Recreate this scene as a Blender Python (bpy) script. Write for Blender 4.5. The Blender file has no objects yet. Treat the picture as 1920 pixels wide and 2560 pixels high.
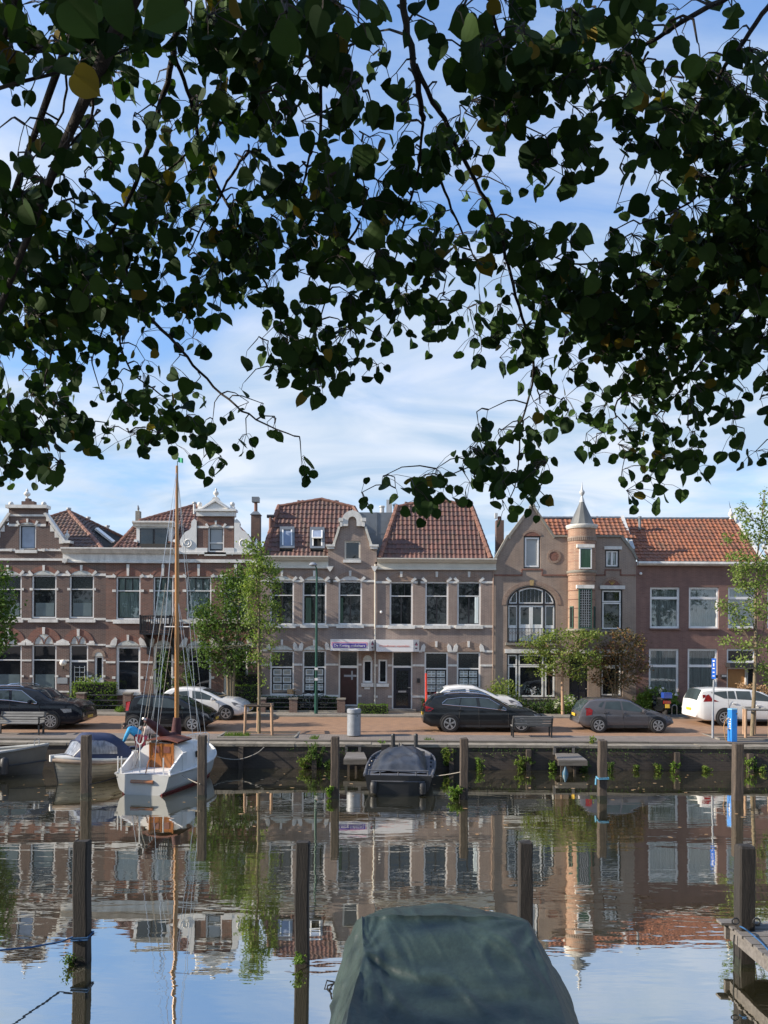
import bpy, bmesh, math, random
from mathutils import Vector, Matrix
from mathutils import noise as mnz
from mathutils.geometry import tessellate_polygon
R = math.radians
sin, cos, pi = math.sin, math.cos, math.pi
scene = bpy.context.scene
COL = scene.collection

# ------------------------------------------------------------------ camera
HC = 4.7            # eye height above the water
F = 1923.0          # focal length in photo pixels (photo 1920 x 2560)
HOR = 1600.0        # photo row of the horizon
TR = 0.0055         # tan of the photo's slight roll
cam_d = bpy.data.cameras.new('camera')
cam = bpy.data.objects.new('camera', cam_d)
COL.objects.link(cam)
cam_d.sensor_fit = 'VERTICAL'
cam_d.sensor_height = 36.0
cam_d.lens = 36.0 * F / 2560
cam_d.shift_y = (HOR - 1280) / 2560
cam_d.clip_start = 0.05
cam_d.clip_end = 3000
cam.matrix_world = Matrix.Translation((0, 0, HC)) @ Matrix.Rotation(R(90), 4, 'X') @ Matrix.Rotation(math.atan(TR), 4, 'Z')
scene.camera = cam

# ------------------------------------------------------------------ light
SUN_EL = 27.0
SUN_AZ = -99.0      # degrees clockwise from +Y (view direction): -90 is left, beyond it is towards the camera side
sdir = Vector((sin(R(SUN_AZ)) * cos(R(SUN_EL)), cos(R(SUN_AZ)) * cos(R(SUN_EL)), sin(R(SUN_EL))))
sl = bpy.data.lights.new('sun', 'SUN')
sl.energy = 4.6
sl.angle = R(0.6)
sl.color = (1.0, 0.89, 0.75)
so = bpy.data.objects.new('sun', sl)
COL.objects.link(so)
so.location = sdir * 60
so.rotation_euler = sdir.to_track_quat('Z', 'Y').to_euler()

w = bpy.data.worlds.new('World')
scene.world = w
w.use_nodes = True
nt = w.node_tree
for n in list(nt.nodes):
    nt.nodes.remove(n)
N = nt.nodes.new
L = nt.links.new
wo = N('ShaderNodeOutputWorld')
bg = N('ShaderNodeBackground')
bg.inputs['Strength'].default_value = 0.15
sky = N('ShaderNodeTexSky')
sky.sky_type = 'NISHITA'
sky.sun_disc = False
sky.sun_elevation = R(SUN_EL)
sky.sun_rotation = R(SUN_AZ)
sky.altitude = 0
sky.air_density = 1.0
sky.dust_density = 0.15
sky.ozone_density = 2.2
tc = N('ShaderNodeTexCoord')
sep = N('ShaderNodeSeparateXYZ')
L(tc.outputs['Generated'], sep.inputs[0])
def mnode(op, a, b=None, c=None, clamp=False):
    m = N('ShaderNodeMath'); m.operation = op; m.use_clamp = clamp
    for i, v in enumerate((a, b, c)):
        if v is None: continue
        if isinstance(v, (int, float)): m.inputs[i].default_value = v
        else: L(v, m.inputs[i])
    return m.outputs[0]
zc = mnode('MAXIMUM', sep.outputs['Z'], 0.0)
zd = mnode('ADD', zc, 0.16)
cx = mnode('DIVIDE', sep.outputs['X'], zd)
cy = mnode('DIVIDE', sep.outputs['Y'], zd)
cmb = N('ShaderNodeCombineXYZ')
L(cx, cmb.inputs[0]); L(cy, cmb.inputs[1])
mp = N('ShaderNodeMapping')
mp.inputs['Rotation'].default_value = (0, 0, R(24))
mp.inputs['Scale'].default_value = (0.75, 1.15, 1)
mp.inputs['Location'].default_value = (3.1, 1.7, 0)
L(cmb.outputs[0], mp.inputs[0])
nz = N('ShaderNodeTexNoise')
nz.inputs['Scale'].default_value = 1.1
nz.inputs['Detail'].default_value = 9
nz.inputs['Roughness'].default_value = 0.58
nz.inputs['Distortion'].default_value = 0.7
L(mp.outputs[0], nz.inputs['Vector'])
# more cloud low down, open blue higher up
low = N('ShaderNodeMapRange')
low.inputs[1].default_value = 0.39; low.inputs[2].default_value = 0.74
low.inputs[3].default_value = 0.17; low.inputs[4].default_value = -0.05
L(zc, low.inputs[0])
cs = mnode('ADD', nz.outputs['Fac'], low.outputs[0])
cf = N('ShaderNodeMapRange')
cf.interpolation_type = 'SMOOTHSTEP'
cf.inputs[1].default_value = 0.40; cf.inputs[2].default_value = 0.72
cf.inputs[3].default_value = 0.0; cf.inputs[4].default_value = 0.88
L(cs, cf.inputs[0])
skyg = N('ShaderNodeMix'); skyg.data_type = 'RGBA'; skyg.blend_type = 'MULTIPLY'
skyg.inputs[0].default_value = 1.0
skyg.inputs[7].default_value = (0.95, 1.07, 1.2, 1)
L(sky.outputs[0], skyg.inputs[6])
skyh = N('ShaderNodeMix'); skyh.data_type = 'RGBA'; skyh.blend_type = 'MULTIPLY'
skyh.inputs[0].default_value = 1.0
hz = N('ShaderNodeMix'); hz.data_type = 'RGBA'
hr = N('ShaderNodeMapRange'); hr.inputs[1].default_value = 0.05; hr.inputs[2].default_value = 0.6
L(zc, hr.inputs[0]); L(hr.outputs[0], hz.inputs[0])
hz.inputs[6].default_value = (0.42, 0.50, 0.56, 1); hz.inputs[7].default_value = (1.0, 1.0, 1.0, 1)
L(skyg.outputs[2], skyh.inputs[6]); L(hz.outputs[2], skyh.inputs[7])
mx = N('ShaderNodeMix'); mx.data_type = 'RGBA'
L(cf.outputs[0], mx.inputs[0]); L(skyh.outputs[2], mx.inputs[6])
L(mx.outputs[2], bg.inputs['Color'])
nz2 = N('ShaderNodeTexNoise'); nz2.inputs['Scale'].default_value = 2.6; nz2.inputs['Detail'].default_value = 7; nz2.inputs['Distortion'].default_value = 1.0
L(mp.outputs[0], nz2.inputs['Vector'])
c2r = N('ShaderNodeMapRange'); c2r.inputs[1].default_value = 0.36; c2r.inputs[2].default_value = 0.64
L(nz2.outputs['Fac'], c2r.inputs[0])
cc = N('ShaderNodeMix'); cc.data_type = 'RGBA'
cc.inputs[6].default_value = (2.0, 2.55, 3.2, 1); cc.inputs[7].default_value = (3.3, 3.5, 3.8, 1)
L(c2r.outputs[0], cc.inputs[0]); L(cc.outputs[2], mx.inputs[7])
L(bg.outputs[0], wo.inputs[0])

vs = scene.view_settings
vs.view_transform = 'Standard'
vs.look = 'None'
vs.exposure = 0.85
vs.gamma = 1.0
scene.cycles.max_bounces = 8
scene.cycles.transparent_max_bounces = 12
scene.cycles.diffuse_bounces = 3
scene.cycles.glossy_bounces = 4
scene.cycles.transmission_bounces = 4
scene.cycles.caustics_reflective = False
scene.cycles.caustics_refractive = False
scene.cycles.sample_clamp_indirect = 4.0
scene.cycles.use_denoising = True

# ------------------------------------------------------------------ photo -> place
D = 38.2                      # distance of the house fronts
def dr(px, py):
    dx = px - 960; dy = py - HOR
    return 960 + dx + dy * TR, HOR + dy - dx * TR
def W(px, py, d):
    x, y = dr(px, py)
    return Vector(((x - 960) * d / F, d, HC - (y - HOR) * d / F))
def wx(px, d, py=1800):
    return W(px, py, d).x
def rect(x0, y0, x1, y1, d=D):
    """photo rectangle -> X0, X1, Z0, Z1 at distance d"""
    c = W((x0 + x1) / 2, (y0 + y1) / 2, d)
    hw = abs(x1 - x0) / 2 * d / F; hh = abs(y1 - y0) / 2 * d / F
    return c.x - hw, c.x + hw, c.z - hh, c.z + hh
def fz(px, py, d=D):
    v = W(px, py, d); return (v.x, v.z)
KPX = D / F

# ------------------------------------------------------------------ meshes
ROOT = {}
class MB:
    def __init__(s):
        s.v = []; s.f = []; s.m = []; s.uv = []; s.cm = 0
    def add(s, vs, fs, uvs=None):
        o = len(s.v)
        s.v += [tuple(v) for v in vs]
        for i, f in enumerate(fs):
            s.f.append(tuple(o + k for k in f)); s.m.append(s.cm)
            s.uv.append(uvs[i] if uvs else None)
    def box(s, x0, x1, y0, y1, z0, z1):
        s.add([(x0, y0, z0), (x1, y0, z0), (x1, y1, z0), (x0, y1, z0), (x0, y0, z1), (x1, y0, z1), (x1, y1, z1), (x0, y1, z1)],
              [(0, 3, 2, 1), (4, 5, 6, 7), (0, 1, 5, 4), (1, 2, 6, 5), (2, 3, 7, 6), (3, 0, 4, 7)])
        return s
    def obox(s, c, ux, uy, uz, hx, hy, hz):
        c = Vector(c); ux = Vector(ux).normalized(); uy = Vector(uy).normalized(); uz = Vector(uz).normalized()
        vs = []
        for k in (-1, 1):
            for a, b in ((-1, -1), (1, -1), (1, 1), (-1, 1)):
                vs.append(c + ux * hx * a + uy * hy * b + uz * hz * k)
        s.add(vs, [(0, 3, 2, 1), (4, 5, 6, 7), (0, 1, 5, 4), (1, 2, 6, 5), (2, 3, 7, 6), (3, 0, 4, 7)])
        return s
    def bar(s, p, q, w, h):
        p = Vector(p); q = Vector(q); d = q - p
        up = Vector((0, 0, 1)) if abs(d.normalized().z) < 0.95 else Vector((0, 1, 0))
        sx = d.cross(up).normalized(); uz = sx.cross(d).normalized()
        return s.obox((p + q) / 2, d, sx, uz, d.length / 2, w / 2, h / 2)
    def prism(s, pts, y0, y1):
        n = len(pts)
        s.add([(x, y0, z) for x, z in pts] + [(x, y1, z) for x, z in pts],
              [tuple(range(n)), tuple(range(2 * n - 1, n - 1, -1))] + [(i, n + i, n + (i + 1) % n, (i + 1) % n) for i in range(n)])
        return s
    def prismx(s, pts, x0, x1):
        """pts are (y, z), extruded along x"""
        n = len(pts)
        s.add([(x0, y, z) for y, z in pts] + [(x1, y, z) for y, z in pts],
              [tuple(range(n)), tuple(range(2 * n - 1, n - 1, -1))] + [(i, n + i, n + (i + 1) % n, (i + 1) % n) for i in range(n)])
        return s
    def prismz(s, pts, z0, z1):
        n = len(pts)
        s.add([(x, y, z0) for x, y in pts] + [(x, y, z1) for x, y in pts],
              [tuple(range(n)), tuple(range(2 * n - 1, n - 1, -1))] + [(i, n + i, n + (i + 1) % n, (i + 1) % n) for i in range(n)])
        return s
    def tube(s, pts, r, n=6, caps=True):
        pts = [Vector(p) for p in pts]; m = len(pts)
        rs = r if isinstance(r, (list, tuple)) else [r] * m
        vs = []; prev = None
        for i, p in enumerate(pts):
            t = (pts[min(i + 1, m - 1)] - pts[max(i - 1, 0)])
            if t.length < 1e-9: t = Vector((0, 0, 1))
            t.normalize()
            if prev is None:
                a = Vector((0, 0, 1)) if abs(t.z) < 0.9 else Vector((1, 0, 0))
                u = t.cross(a).normalized()
            else:
                u = (prev - t * prev.dot(t))
                if u.length < 1e-6: u = t.cross(Vector((0.3, 0.5, 0.8)))
                u.normalize()
            prev = u; v = t.cross(u)
            for k in range(n):
                a = 2 * pi * k / n
                vs.append(p + (u * cos(a) + v * sin(a)) * rs[i])
        fs = [(i * n + k, i * n + (k + 1) % n, (i + 1) * n + (k + 1) % n, (i + 1) * n + k) for i in range(m - 1) for k in range(n)]
        if caps:
            fs.append(tuple(range(n - 1, -1, -1))); fs.append(tuple((m - 1) * n + k for k in range(n)))
        s.add(vs, fs)
        return s
    def lathe(s, prof, cx, cy, n=14, cz=0.0, a0=0.0, a1=2 * pi, axis='z'):
        full = abs(a1 - a0 - 2 * pi) < 1e-6
        cols = n if full else n + 1
        vs = []
        for r, z in prof:
            for k in range(cols):
                a = a0 + (a1 - a0) * k / n
                if axis == 'z': vs.append((cx + r * cos(a), cy + r * sin(a), cz + z))
                else: vs.append((cx + r * cos(a), cy + z, cz + r * sin(a)))   # axis along y
        fs = []
        for i in range(len(prof) - 1):
            for k in range(n):
                k2 = (k + 1) % cols
                fs.append((i * cols + k, i * cols + k2, (i + 1) * cols + k2, (i + 1) * cols + k))
        if full and prof[0][0] > 1e-5: fs.append(tuple(range(n - 1, -1, -1)))
        if full and prof[-1][0] > 1e-5: fs.append(tuple((len(prof) - 1) * cols + k for k in range(n)))
        s.add(vs, fs)
        return s
    def sphere(s, c, r, n=10):
        m = max(4, n // 2)
        prof = [(max(1e-6, sin(pi * i / m)) * r, -cos(pi * i / m) * r) for i in range(m + 1)]
        return s.lathe(prof, c[0], c[1], n, c[2])
    def grid(s, P, uv=False):
        """P[i][j] points"""
        a = len(P); b = len(P[0])
        s.add([p for row in P for p in row], [(i * b + j, i * b + j + 1, (i + 1) * b + j + 1, (i + 1) * b + j) for i in range(a - 1) for j in range(b - 1)])
        return s
    def build(s, name, mat, parent=None, smooth=None, recalc=True, label=None):
        me = bpy.data.meshes.new(name)
        off = ROOT.get(parent.name, Vector((0, 0, 0))) if parent else Vector((0, 0, 0))
        me.from_pydata([(v[0] - off[0], v[1] - off[1], v[2] - off[2]) for v in s.v], [], s.f)
        for m in (mat if isinstance(mat, (list, tuple)) else [mat]):
            me.materials.append(m)
        if any(s.m): me.polygons.foreach_set('material_index', s.m)
        if any(u is not None for u in s.uv):
            ul = me.uv_layers.new(name='UVMap')
            for p, u in zip(me.polygons, s.uv):
                if u is None: continue
                for li, c in zip(p.loop_indices, u): ul.data[li].uv = c
        if recalc:
            bm = bmesh.new(); bm.from_mesh(me)
            bmesh.ops.remove_doubles(bm, verts=bm.verts, dist=1e-5) if smooth else None
            bmesh.ops.recalc_face_normals(bm, faces=bm.faces)
            bm.to_mesh(me); bm.free()
        if smooth:
            me.polygons.foreach_set('use_smooth', [True] * len(me.polygons))
            me.set_sharp_from_angle(angle=R(smooth))
        me.update()
        o = bpy.data.objects.new(name, me)
        COL.objects.link(o)
        if parent:
            o.parent = parent
            ROOT[o.name] = off
        if label: o['label'] = label
        return o

def thing(name, label, cat, loc=(0, 0, 0), group=None, rz=0.0):
    o = bpy.data.objects.new(name, None)
    o.empty_display_size = 0.3
    COL.objects.link(o)
    o.location = loc
    o.rotation_euler = (0, 0, rz)
    o['label'] = label; o['category'] = cat
    if group: o['group'] = group
    ROOT[o.name] = Vector(loc)
    return o
def tag(o, label, cat, group=None):
    o['label'] = label; o['category'] = cat
    if group: o['group'] = group
    return o
def struct(o, kind='structure'):
    o['kind'] = kind; return o
def copy_tree(o, parent=None):
    c = o.copy(); COL.objects.link(c); c.parent = parent
    for ch in list(o.children): copy_tree(ch, c)
    return c
def place(o, loc, rz=0.0, label=None):
    o.location = loc; o.rotation_euler = (0, 0, rz)
    ROOT[o.name] = Vector(loc)
    if label: o['label'] = label
    return o

# ------------------------------------------------------------------ materials
def nodes(name):
    m = bpy.data.materials.new(name); m.use_nodes = True
    t = m.node_tree; b = t.nodes['Principled BSDF']
    return m, t, b
def rgba(c): return (c[0], c[1], c[2], 1)
def mixc(t, fac, a, b, blend='MIX'):
    m = t.nodes.new('ShaderNodeMix'); m.data_type = 'RGBA'; m.blend_type = blend
    for k, v in ((0, fac), (6, a), (7, b)):
        if hasattr(v, 'links'): t.links.new(v, m.inputs[k])
        elif k == 0: m.inputs[0].default_value = v
        else: m.inputs[k].default_value = rgba(v)
    return m.outputs[2]
def noise(t, scale, detail=4, vec=None, rough=0.55, stretch=None):
    n = t.nodes.new('ShaderNodeTexNoise'); n.inputs['Scale'].default_value = scale; n.inputs['Detail'].default_value = detail
    n.inputs['Roughness'].default_value = rough
    if vec is None: vec = t.nodes.new('ShaderNodeTexCoord').outputs['Object']
    if stretch:
        mpn = t.nodes.new('ShaderNodeMapping'); mpn.inputs['Scale'].default_value = stretch
        t.links.new(vec, mpn.inputs[0]); vec = mpn.outputs[0]
    t.links.new(vec, n.inputs['Vector'])
    return n.outputs['Fac']
def ramp(t, v, a, b, lo=0.0, hi=1.0):
    r = t.nodes.new('ShaderNodeMapRange'); r.inputs[1].default_value = a; r.inputs[2].default_value = b
    r.inputs[3].default_value = lo; r.inputs[4].default_value = hi
    t.links.new(v, r.inputs[0]); return r.outputs[0]
def bump(t, b, h, strength=0.3, dist=0.02):
    n = t.nodes.new('ShaderNodeBump'); n.inputs['Strength'].default_value = strength; n.inputs['Distance'].default_value = dist
    t.links.new(h, n.inputs['Height']); t.links.new(n.outputs[0], b.inputs['Normal'])
def mat(name, c, rough=0.6, var=0.25, scale=6.0, c2=None, metal=0.0, bmp=0.0, stretch=None, coat=0.0, spec=0.5, fine=0.0):
    """one colour, broken up by noise towards c2 (or a darker tone)"""
    m, t, b = nodes(name)
    c2 = c2 or tuple(x * (1 - var) for x in c)
    n1 = noise(t, scale, 6, stretch=stretch)
    f = ramp(t, n1, 0.33, 0.68)
    col = mixc(t, f, c, c2)
    if fine:
        n2 = noise(t, scale * 9, 3)
        col = mixc(t, fine, col, mixc(t, ramp(t, n2, 0.3, 0.7), (0.55, 0.55, 0.55), (1.3, 1.3, 1.3)), 'MULTIPLY')
    t.links.new(col, b.inputs['Base Color'])
    b.inputs['Roughness'].default_value = rough
    b.inputs['Metallic'].default_value = metal
    b.inputs['Coat Weight'].default_value = coat
    b.inputs['Coat Roughness'].default_value = 0.04
    b.inputs['Specular IOR Level'].default_value = spec
    if bmp: bump(t, b, noise(t, scale * 5, 5, stretch=stretch), bmp, 0.03)
    return m
def brick(name, c1, c2, mortar, dark, bw=0.21, bh=0.062, ms=0.011, plane='xz', rough=0.85, stain=0.5, pat=0.0):
    m, t, b = nodes(name)
    tcn = t.nodes.new('ShaderNodeTexCoord')
    sp = t.nodes.new('ShaderNodeSeparateXYZ'); t.links.new(tcn.outputs['Object'], sp.inputs[0])
    cb = t.nodes.new('ShaderNodeCombineXYZ')
    ad = t.nodes.new('ShaderNodeMath'); ad.operation = 'ADD'
    t.links.new(sp.outputs['X'], ad.inputs[0])
    if plane == 'xz': t.links.new(sp.outputs['Y'], ad.inputs[1]); t.links.new(sp.outputs['Z'], cb.inputs[1])
    else: ad.inputs[1].default_value = 0; t.links.new(sp.outputs['Y'], cb.inputs[1])
    t.links.new(ad.outputs[0], cb.inputs[0])
    br = t.nodes.new('ShaderNodeTexBrick')
    br.inputs['Scale'].default_value = 1.0
    br.inputs['Brick Width'].default_value = bw; br.inputs['Row Height'].default_value = bh
    br.inputs['Mortar Size'].default_value = ms; br.inputs['Mortar Smooth'].default_value = 0.2
    br.inputs['Bias'].default_value = 0.0
    br.inputs['Color1'].default_value = rgba(c1); br.inputs['Color2'].default_value = rgba(c2); br.inputs['Mortar'].default_value = rgba(mortar)
    t.links.new(cb.outputs[0], br.inputs['Vector'])
    col = br.outputs['Color']
    if pat:
        # light headers: a coarser second bond of pale bricks laid through the wall
        b2 = t.nodes.new('ShaderNodeTexBrick'); b2.inputs['Scale'].default_value = 1.0
        b2.inputs['Brick Width'].default_value = 0.32; b2.inputs['Row Height'].default_value = bh
        b2.inputs['Mortar Size'].default_value = 0.028; b2.inputs['Mortar Smooth'].default_value = 0.1
        b2.inputs['Color1'].default_value = (0, 0, 0, 1); b2.inputs['Color2'].default_value = (0.12, 0.12, 0.12, 1); b2.inputs['Mortar'].default_value = (1, 1, 1, 1)
        t.links.new(cb.outputs[0], b2.inputs['Vector'])
        fm = t.nodes.new('ShaderNodeMath'); fm.operation = 'MULTIPLY'; fm.inputs[1].default_value = pat
        t.links.new(b2.outputs['Color'], fm.inputs[0])
        col = mixc(t, fm.outputs[0], col, (0.37, 0.31, 0.27))
    st = ramp(t, noise(t, 0.55, 6), 0.42, 0.75, 0.0, stain)
    col = mixc(t, st, col, dark)
    st2 = noise(t, 3.2, 4, stretch=(1, 1, 0.35))
    col = mixc(t, 0.55, col, mixc(t, ramp(t, st2, 0.3, 0.7), (0.72, 0.72, 0.74), (1.22, 1.2, 1.16)), 'MULTIPLY')
    t.links.new(col, b.inputs['Base Color'])
    b.inputs['Roughness'].default_value = rough
    bump(t, b, br.outputs['Fac'], -0.4, 0.01)
    return m
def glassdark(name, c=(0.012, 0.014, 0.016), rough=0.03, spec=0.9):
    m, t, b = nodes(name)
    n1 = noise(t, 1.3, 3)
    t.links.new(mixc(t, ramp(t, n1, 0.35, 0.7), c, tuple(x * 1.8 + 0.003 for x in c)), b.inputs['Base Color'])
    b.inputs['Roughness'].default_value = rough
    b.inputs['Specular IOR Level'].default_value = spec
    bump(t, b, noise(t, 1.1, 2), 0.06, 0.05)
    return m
def glassclear(name, alpha=0.25, tint=(0.93, 0.96, 0.96)):
    m, t, b = nodes(name)
    out = t.nodes['Material Output']
    tr = t.nodes.new('ShaderNodeBsdfTransparent'); tr.inputs[0].default_value = rgba(tint)
    gl = t.nodes.new('ShaderNodeBsdfGlossy'); gl.inputs['Roughness'].default_value = 0.02
    fr = t.nodes.new('ShaderNodeFresnel'); fr.inputs[0].default_value = 1.55
    ad = t.nodes.new('ShaderNodeMath'); ad.operation = 'ADD'; ad.use_clamp = True; ad.inputs[1].default_value = alpha * 0.25
    t.links.new(fr.outputs[0], ad.inputs[0])
    ms = t.nodes.new('ShaderNodeMixShader')
    t.links.new(ad.outputs[0], ms.inputs[0]); t.links.new(tr.outputs[0], ms.inputs[1]); t.links.new(gl.outputs[0], ms.inputs[2])
    t.links.new(ms.outputs[0], out.inputs[0])
    t.nodes.remove(b)
    return m
def tilemat(name, c1, c2, c3, moss=0.25):
    """roof tiles: every tile its own tone, taken from its UV cell"""
    m, t, b = nodes(name)
    uv = t.nodes.new('ShaderNodeUVMap')
    fl = t.nodes.new('ShaderNodeVectorMath'); fl.operation = 'FLOOR'
    t.links.new(uv.outputs[0], fl.inputs[0])
    wn = t.nodes.new('ShaderNodeTexWhiteNoise'); wn.noise_dimensions = '2D'
    t.links.new(fl.outputs[0], wn.inputs['Vector'])
    col = mixc(t, wn.outputs['Value'], c1, c2)
    col = mixc(t, ramp(t, noise(t, 0.9, 5), 0.45, 0.7, 0, 0.7), col, c3)
    col = mixc(t, ramp(t, noise(t, 2.6, 5), 0.52, 0.72, 0, moss), col, (0.055, 0.06, 0.035))
    t.links.new(col, b.inputs['Base Color'])
    b.inputs['Roughness'].default_value = 0.62
    bump(t, b, noise(t, 30, 3), 0.25, 0.01)
    return m
def leafmat(name, c1, c2, c3=None, odd=0.04, trans=0.3, rough=0.5):
    m, t, b = nodes(name)
    out = t.nodes['Material Output']
    g = t.nodes.new('ShaderNodeNewGeometry')
    col = mixc(t, g.outputs['Random Per Island'], c1, c2)
    if c3:
        wn = t.nodes.new('ShaderNodeTexWhiteNoise'); wn.noise_dimensions = '1D'
        t.links.new(g.outputs['Random Per Island'], wn.inputs['W'])
        gt = t.nodes.new('ShaderNodeMath'); gt.operation = 'GREATER_THAN'; gt.inputs[1].default_value = 1 - odd
        t.links.new(wn.outputs['Value'], gt.inputs[0])
        col = mixc(t, gt.outputs[0], col, c3)
    col = mixc(t, 0.4, col, mixc(t, noise(t, 9, 4), (0.5, 0.5, 0.5), (1.4, 1.4, 1.3)), 'MULTIPLY')
    t.links.new(col, b.inputs['Base Color'])
    b.inputs['Roughness'].default_value = rough
    b.inputs['Specular IOR Level'].default_value = 0.15
    tl = t.nodes.new('ShaderNodeBsdfTranslucent')
    t.links.new(mixc(t, 1.0, col, (1.1, 1.25, 0.5), 'MULTIPLY'), tl.inputs[0])
    ms = t.nodes.new('ShaderNodeMixShader'); ms.inputs[0].default_value = trans
    t.links.new(b.outputs[0], ms.inputs[1]); t.links.new(tl.outputs[0], ms.inputs[2])
    t.links.new(ms.outputs[0], out.inputs[0])
    return m
def emit(name, c, s):
    m, t, b = nodes(name)
    b.inputs['Emission Color'].default_value = rgba(c); b.inputs['Emission Strength'].default_value = s
    return m

M = {}
M['brickA'] = brick('brick_purple', (0.145, 0.082, 0.066), (0.092, 0.056, 0.049), (0.19, 0.16, 0.14), (0.085, 0.06, 0.052))
M['brickB'] = brick('brick_red', (0.205, 0.092, 0.066), (0.135, 0.065, 0.05), (0.22, 0.17, 0.14), (0.115, 0.067, 0.053))
M['brickC'] = brick('brick_mauve', (0.185, 0.110, 0.100), (0.115, 0.068, 0.064), (0.34, 0.28, 0.22), (0.105, 0.072, 0.065), pat=0.6)
M['brickE'] = brick('brick_buff', (0.225, 0.137, 0.085), (0.15, 0.088, 0.058), (0.36, 0.27, 0.18), (0.125, 0.087, 0.063), pat=0.7)
M['brickT'] = brick('brick_turret', (0.31, 0.18, 0.12), (0.235, 0.135, 0.095), (0.36, 0.27, 0.2), (0.28, 0.16, 0.11), stain=0.3)
M['brickF'] = brick('brick_plain', (0.215, 0.118, 0.098), (0.165, 0.088, 0.074), (0.21, 0.14, 0.118), (0.165, 0.095, 0.082), stain=0.3)
M['brickR'] = brick('brick_arch', (0.24, 0.09, 0.06), (0.17, 0.068, 0.05), (0.22, 0.15, 0.12), (0.2, 0.09, 0.07), stain=0.2)
M['brickM'] = brick('brick_arch_pale', (0.27, 0.18, 0.14), (0.20, 0.13, 0.10), (0.34, 0.27, 0.21), (0.18, 0.12, 0.1), stain=0.2)
M['brickW'] = brick('brick_quay', (0.07, 0.05, 0.04), (0.042, 0.033, 0.028), (0.075, 0.064, 0.054), (0.025, 0.025, 0.02), stain=0.8)
M['brickP'] = brick('brick_pillar', (0.19, 0.10, 0.075), (0.13, 0.075, 0.06), (0.22, 0.18, 0.15), (0.1, 0.07, 0.06))
M['chim'] = brick('brick_chimney', (0.16, 0.085, 0.065), (0.11, 0.065, 0.055), (0.15, 0.11, 0.09), (0.06, 0.045, 0.04))
M['white'] = mat('white_paint', (0.78, 0.76, 0.71), 0.5, 0.28, 2.5, fine=0.25, stretch=(1.6, 1, .5))
M['white2'] = mat('white_frame', (0.78, 0.78, 0.76), 0.4, 0.08, 3)
M['cream'] = mat('cream_paint', (0.70, 0.66, 0.57), 0.5, 0.15, 2.0, fine=0.12)
M['tymp'] = mat('tympanum_tiles', (0.60, 0.62, 0.58), 0.4, 0.3, 14)
M['black'] = mat('black_paint', (0.018, 0.018, 0.022), 0.35, 0.3, 3)
M['navy'] = mat('navy_door', (0.015, 0.018, 0.032), 0.3, 0.3, 3)
M['maroon'] = mat('maroon_door', (0.045, 0.012, 0.012), 0.35, 0.4, 3)
M['wood_door'] = mat('oak_door', (0.42, 0.20, 0.06), 0.45, 0.25, 3, stretch=(12, 12, 1))
M['green_fr'] = mat('green_frame', (0.05, 0.12, 0.09), 0.4, 0.3, 4)
M['pane'] = glassdark('window_pane')
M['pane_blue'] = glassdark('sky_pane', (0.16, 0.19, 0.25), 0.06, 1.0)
M['pane_grey'] = mat('blind_pane', (0.34, 0.36, 0.37), 0.15, 0.08, 2, spec=0.7)
M['frost'] = mat('frosted_pane', (0.12, 0.16, 0.17), 0.2, 0.2, 3, spec=0.7)
M['lead'] = mat('leaded_pane', (0.03, 0.035, 0.035), 0.12, 0.6, 18, spec=0.8)
M['clear'] = glassclear('clear_glass')
M['curtain'] = mat('teal_curtain', (0.80, 0.88, 0.87), 0.85, 0.22, 2, stretch=(14, 1, 0.6))
M['net'] = mat('net_curtain', (0.80, 0.82, 0.83), 0.85, 0.42, 2.2, stretch=(16, 1, 0.4))
M['gcurt'] = mat('green_curtain', (0.05, 0.11, 0.07), 0.1, 0.5, 3, stretch=(16, 1, 0.5))
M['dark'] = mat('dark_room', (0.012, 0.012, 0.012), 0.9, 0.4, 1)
M['tileA'] = tilemat('tiles_brown', (0.17, 0.095, 0.07), (0.10, 0.065, 0.055), (0.075, 0.06, 0.05), 0.5)
M['tileC'] = tilemat('tiles_rust', (0.175, 0.078, 0.058), (0.10, 0.055, 0.047), (0.10, 0.065, 0.053), 0.5)
M['tileF'] = tilemat('tiles_orange', (0.34, 0.125, 0.06), (0.18, 0.075, 0.046), (0.22, 0.105, 0.066), 0.5)
M['ridge'] = mat('ridge_tile', (0.24, 0.115, 0.08), 0.65, 0.4, 4, fine=0.3)
M['zinc'] = mat('zinc', (0.20, 0.22, 0.24), 0.45, 0.25, 2.0, metal=0.3)
M['lead_roof'] = mat('lead_cone', (0.13, 0.135, 0.13), 0.5, 0.3, 5, stretch=(1, 1, 0.25))
M['leadw'] = mat('lead_pale', (0.52, 0.53, 0.53), 0.5, 0.2, 6)
M['stone'] = mat('grey_stone', (0.28, 0.26, 0.22), 0.8, 0.3, 4, fine=0.3)
M['road'] = brick('road_bricks', (0.33, 0.19, 0.11), (0.25, 0.145, 0.088), (0.22, 0.15, 0.10), (0.24, 0.15, 0.10), 0.2, 0.1, 0.01, 'xy', stain=0.6)
M['paving'] = brick('quay_paving', (0.22, 0.185, 0.16), (0.18, 0.155, 0.14), (0.14, 0.12, 0.10), (0.17, 0.145, 0.12), 0.2, 0.1, 0.012, 'xy', stain=0.6)
M['slabs'] = brick('pavement_slabs', (0.25, 0.225, 0.19), (0.21, 0.19, 0.165), (0.13, 0.115, 0.10), (0.17, 0.15, 0.125), 0.3, 0.3, 0.012, 'xy', stain=0.6)
M['soil'] = mat('soil', (0.11, 0.085, 0.06), 0.95, 0.4, 6, bmp=0.6, fine=0.5)
M['coping'] = mat('quay_coping', (0.30, 0.265, 0.21), 0.85, 0.45, 3.0, fine=0.4, bmp=0.3)
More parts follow.
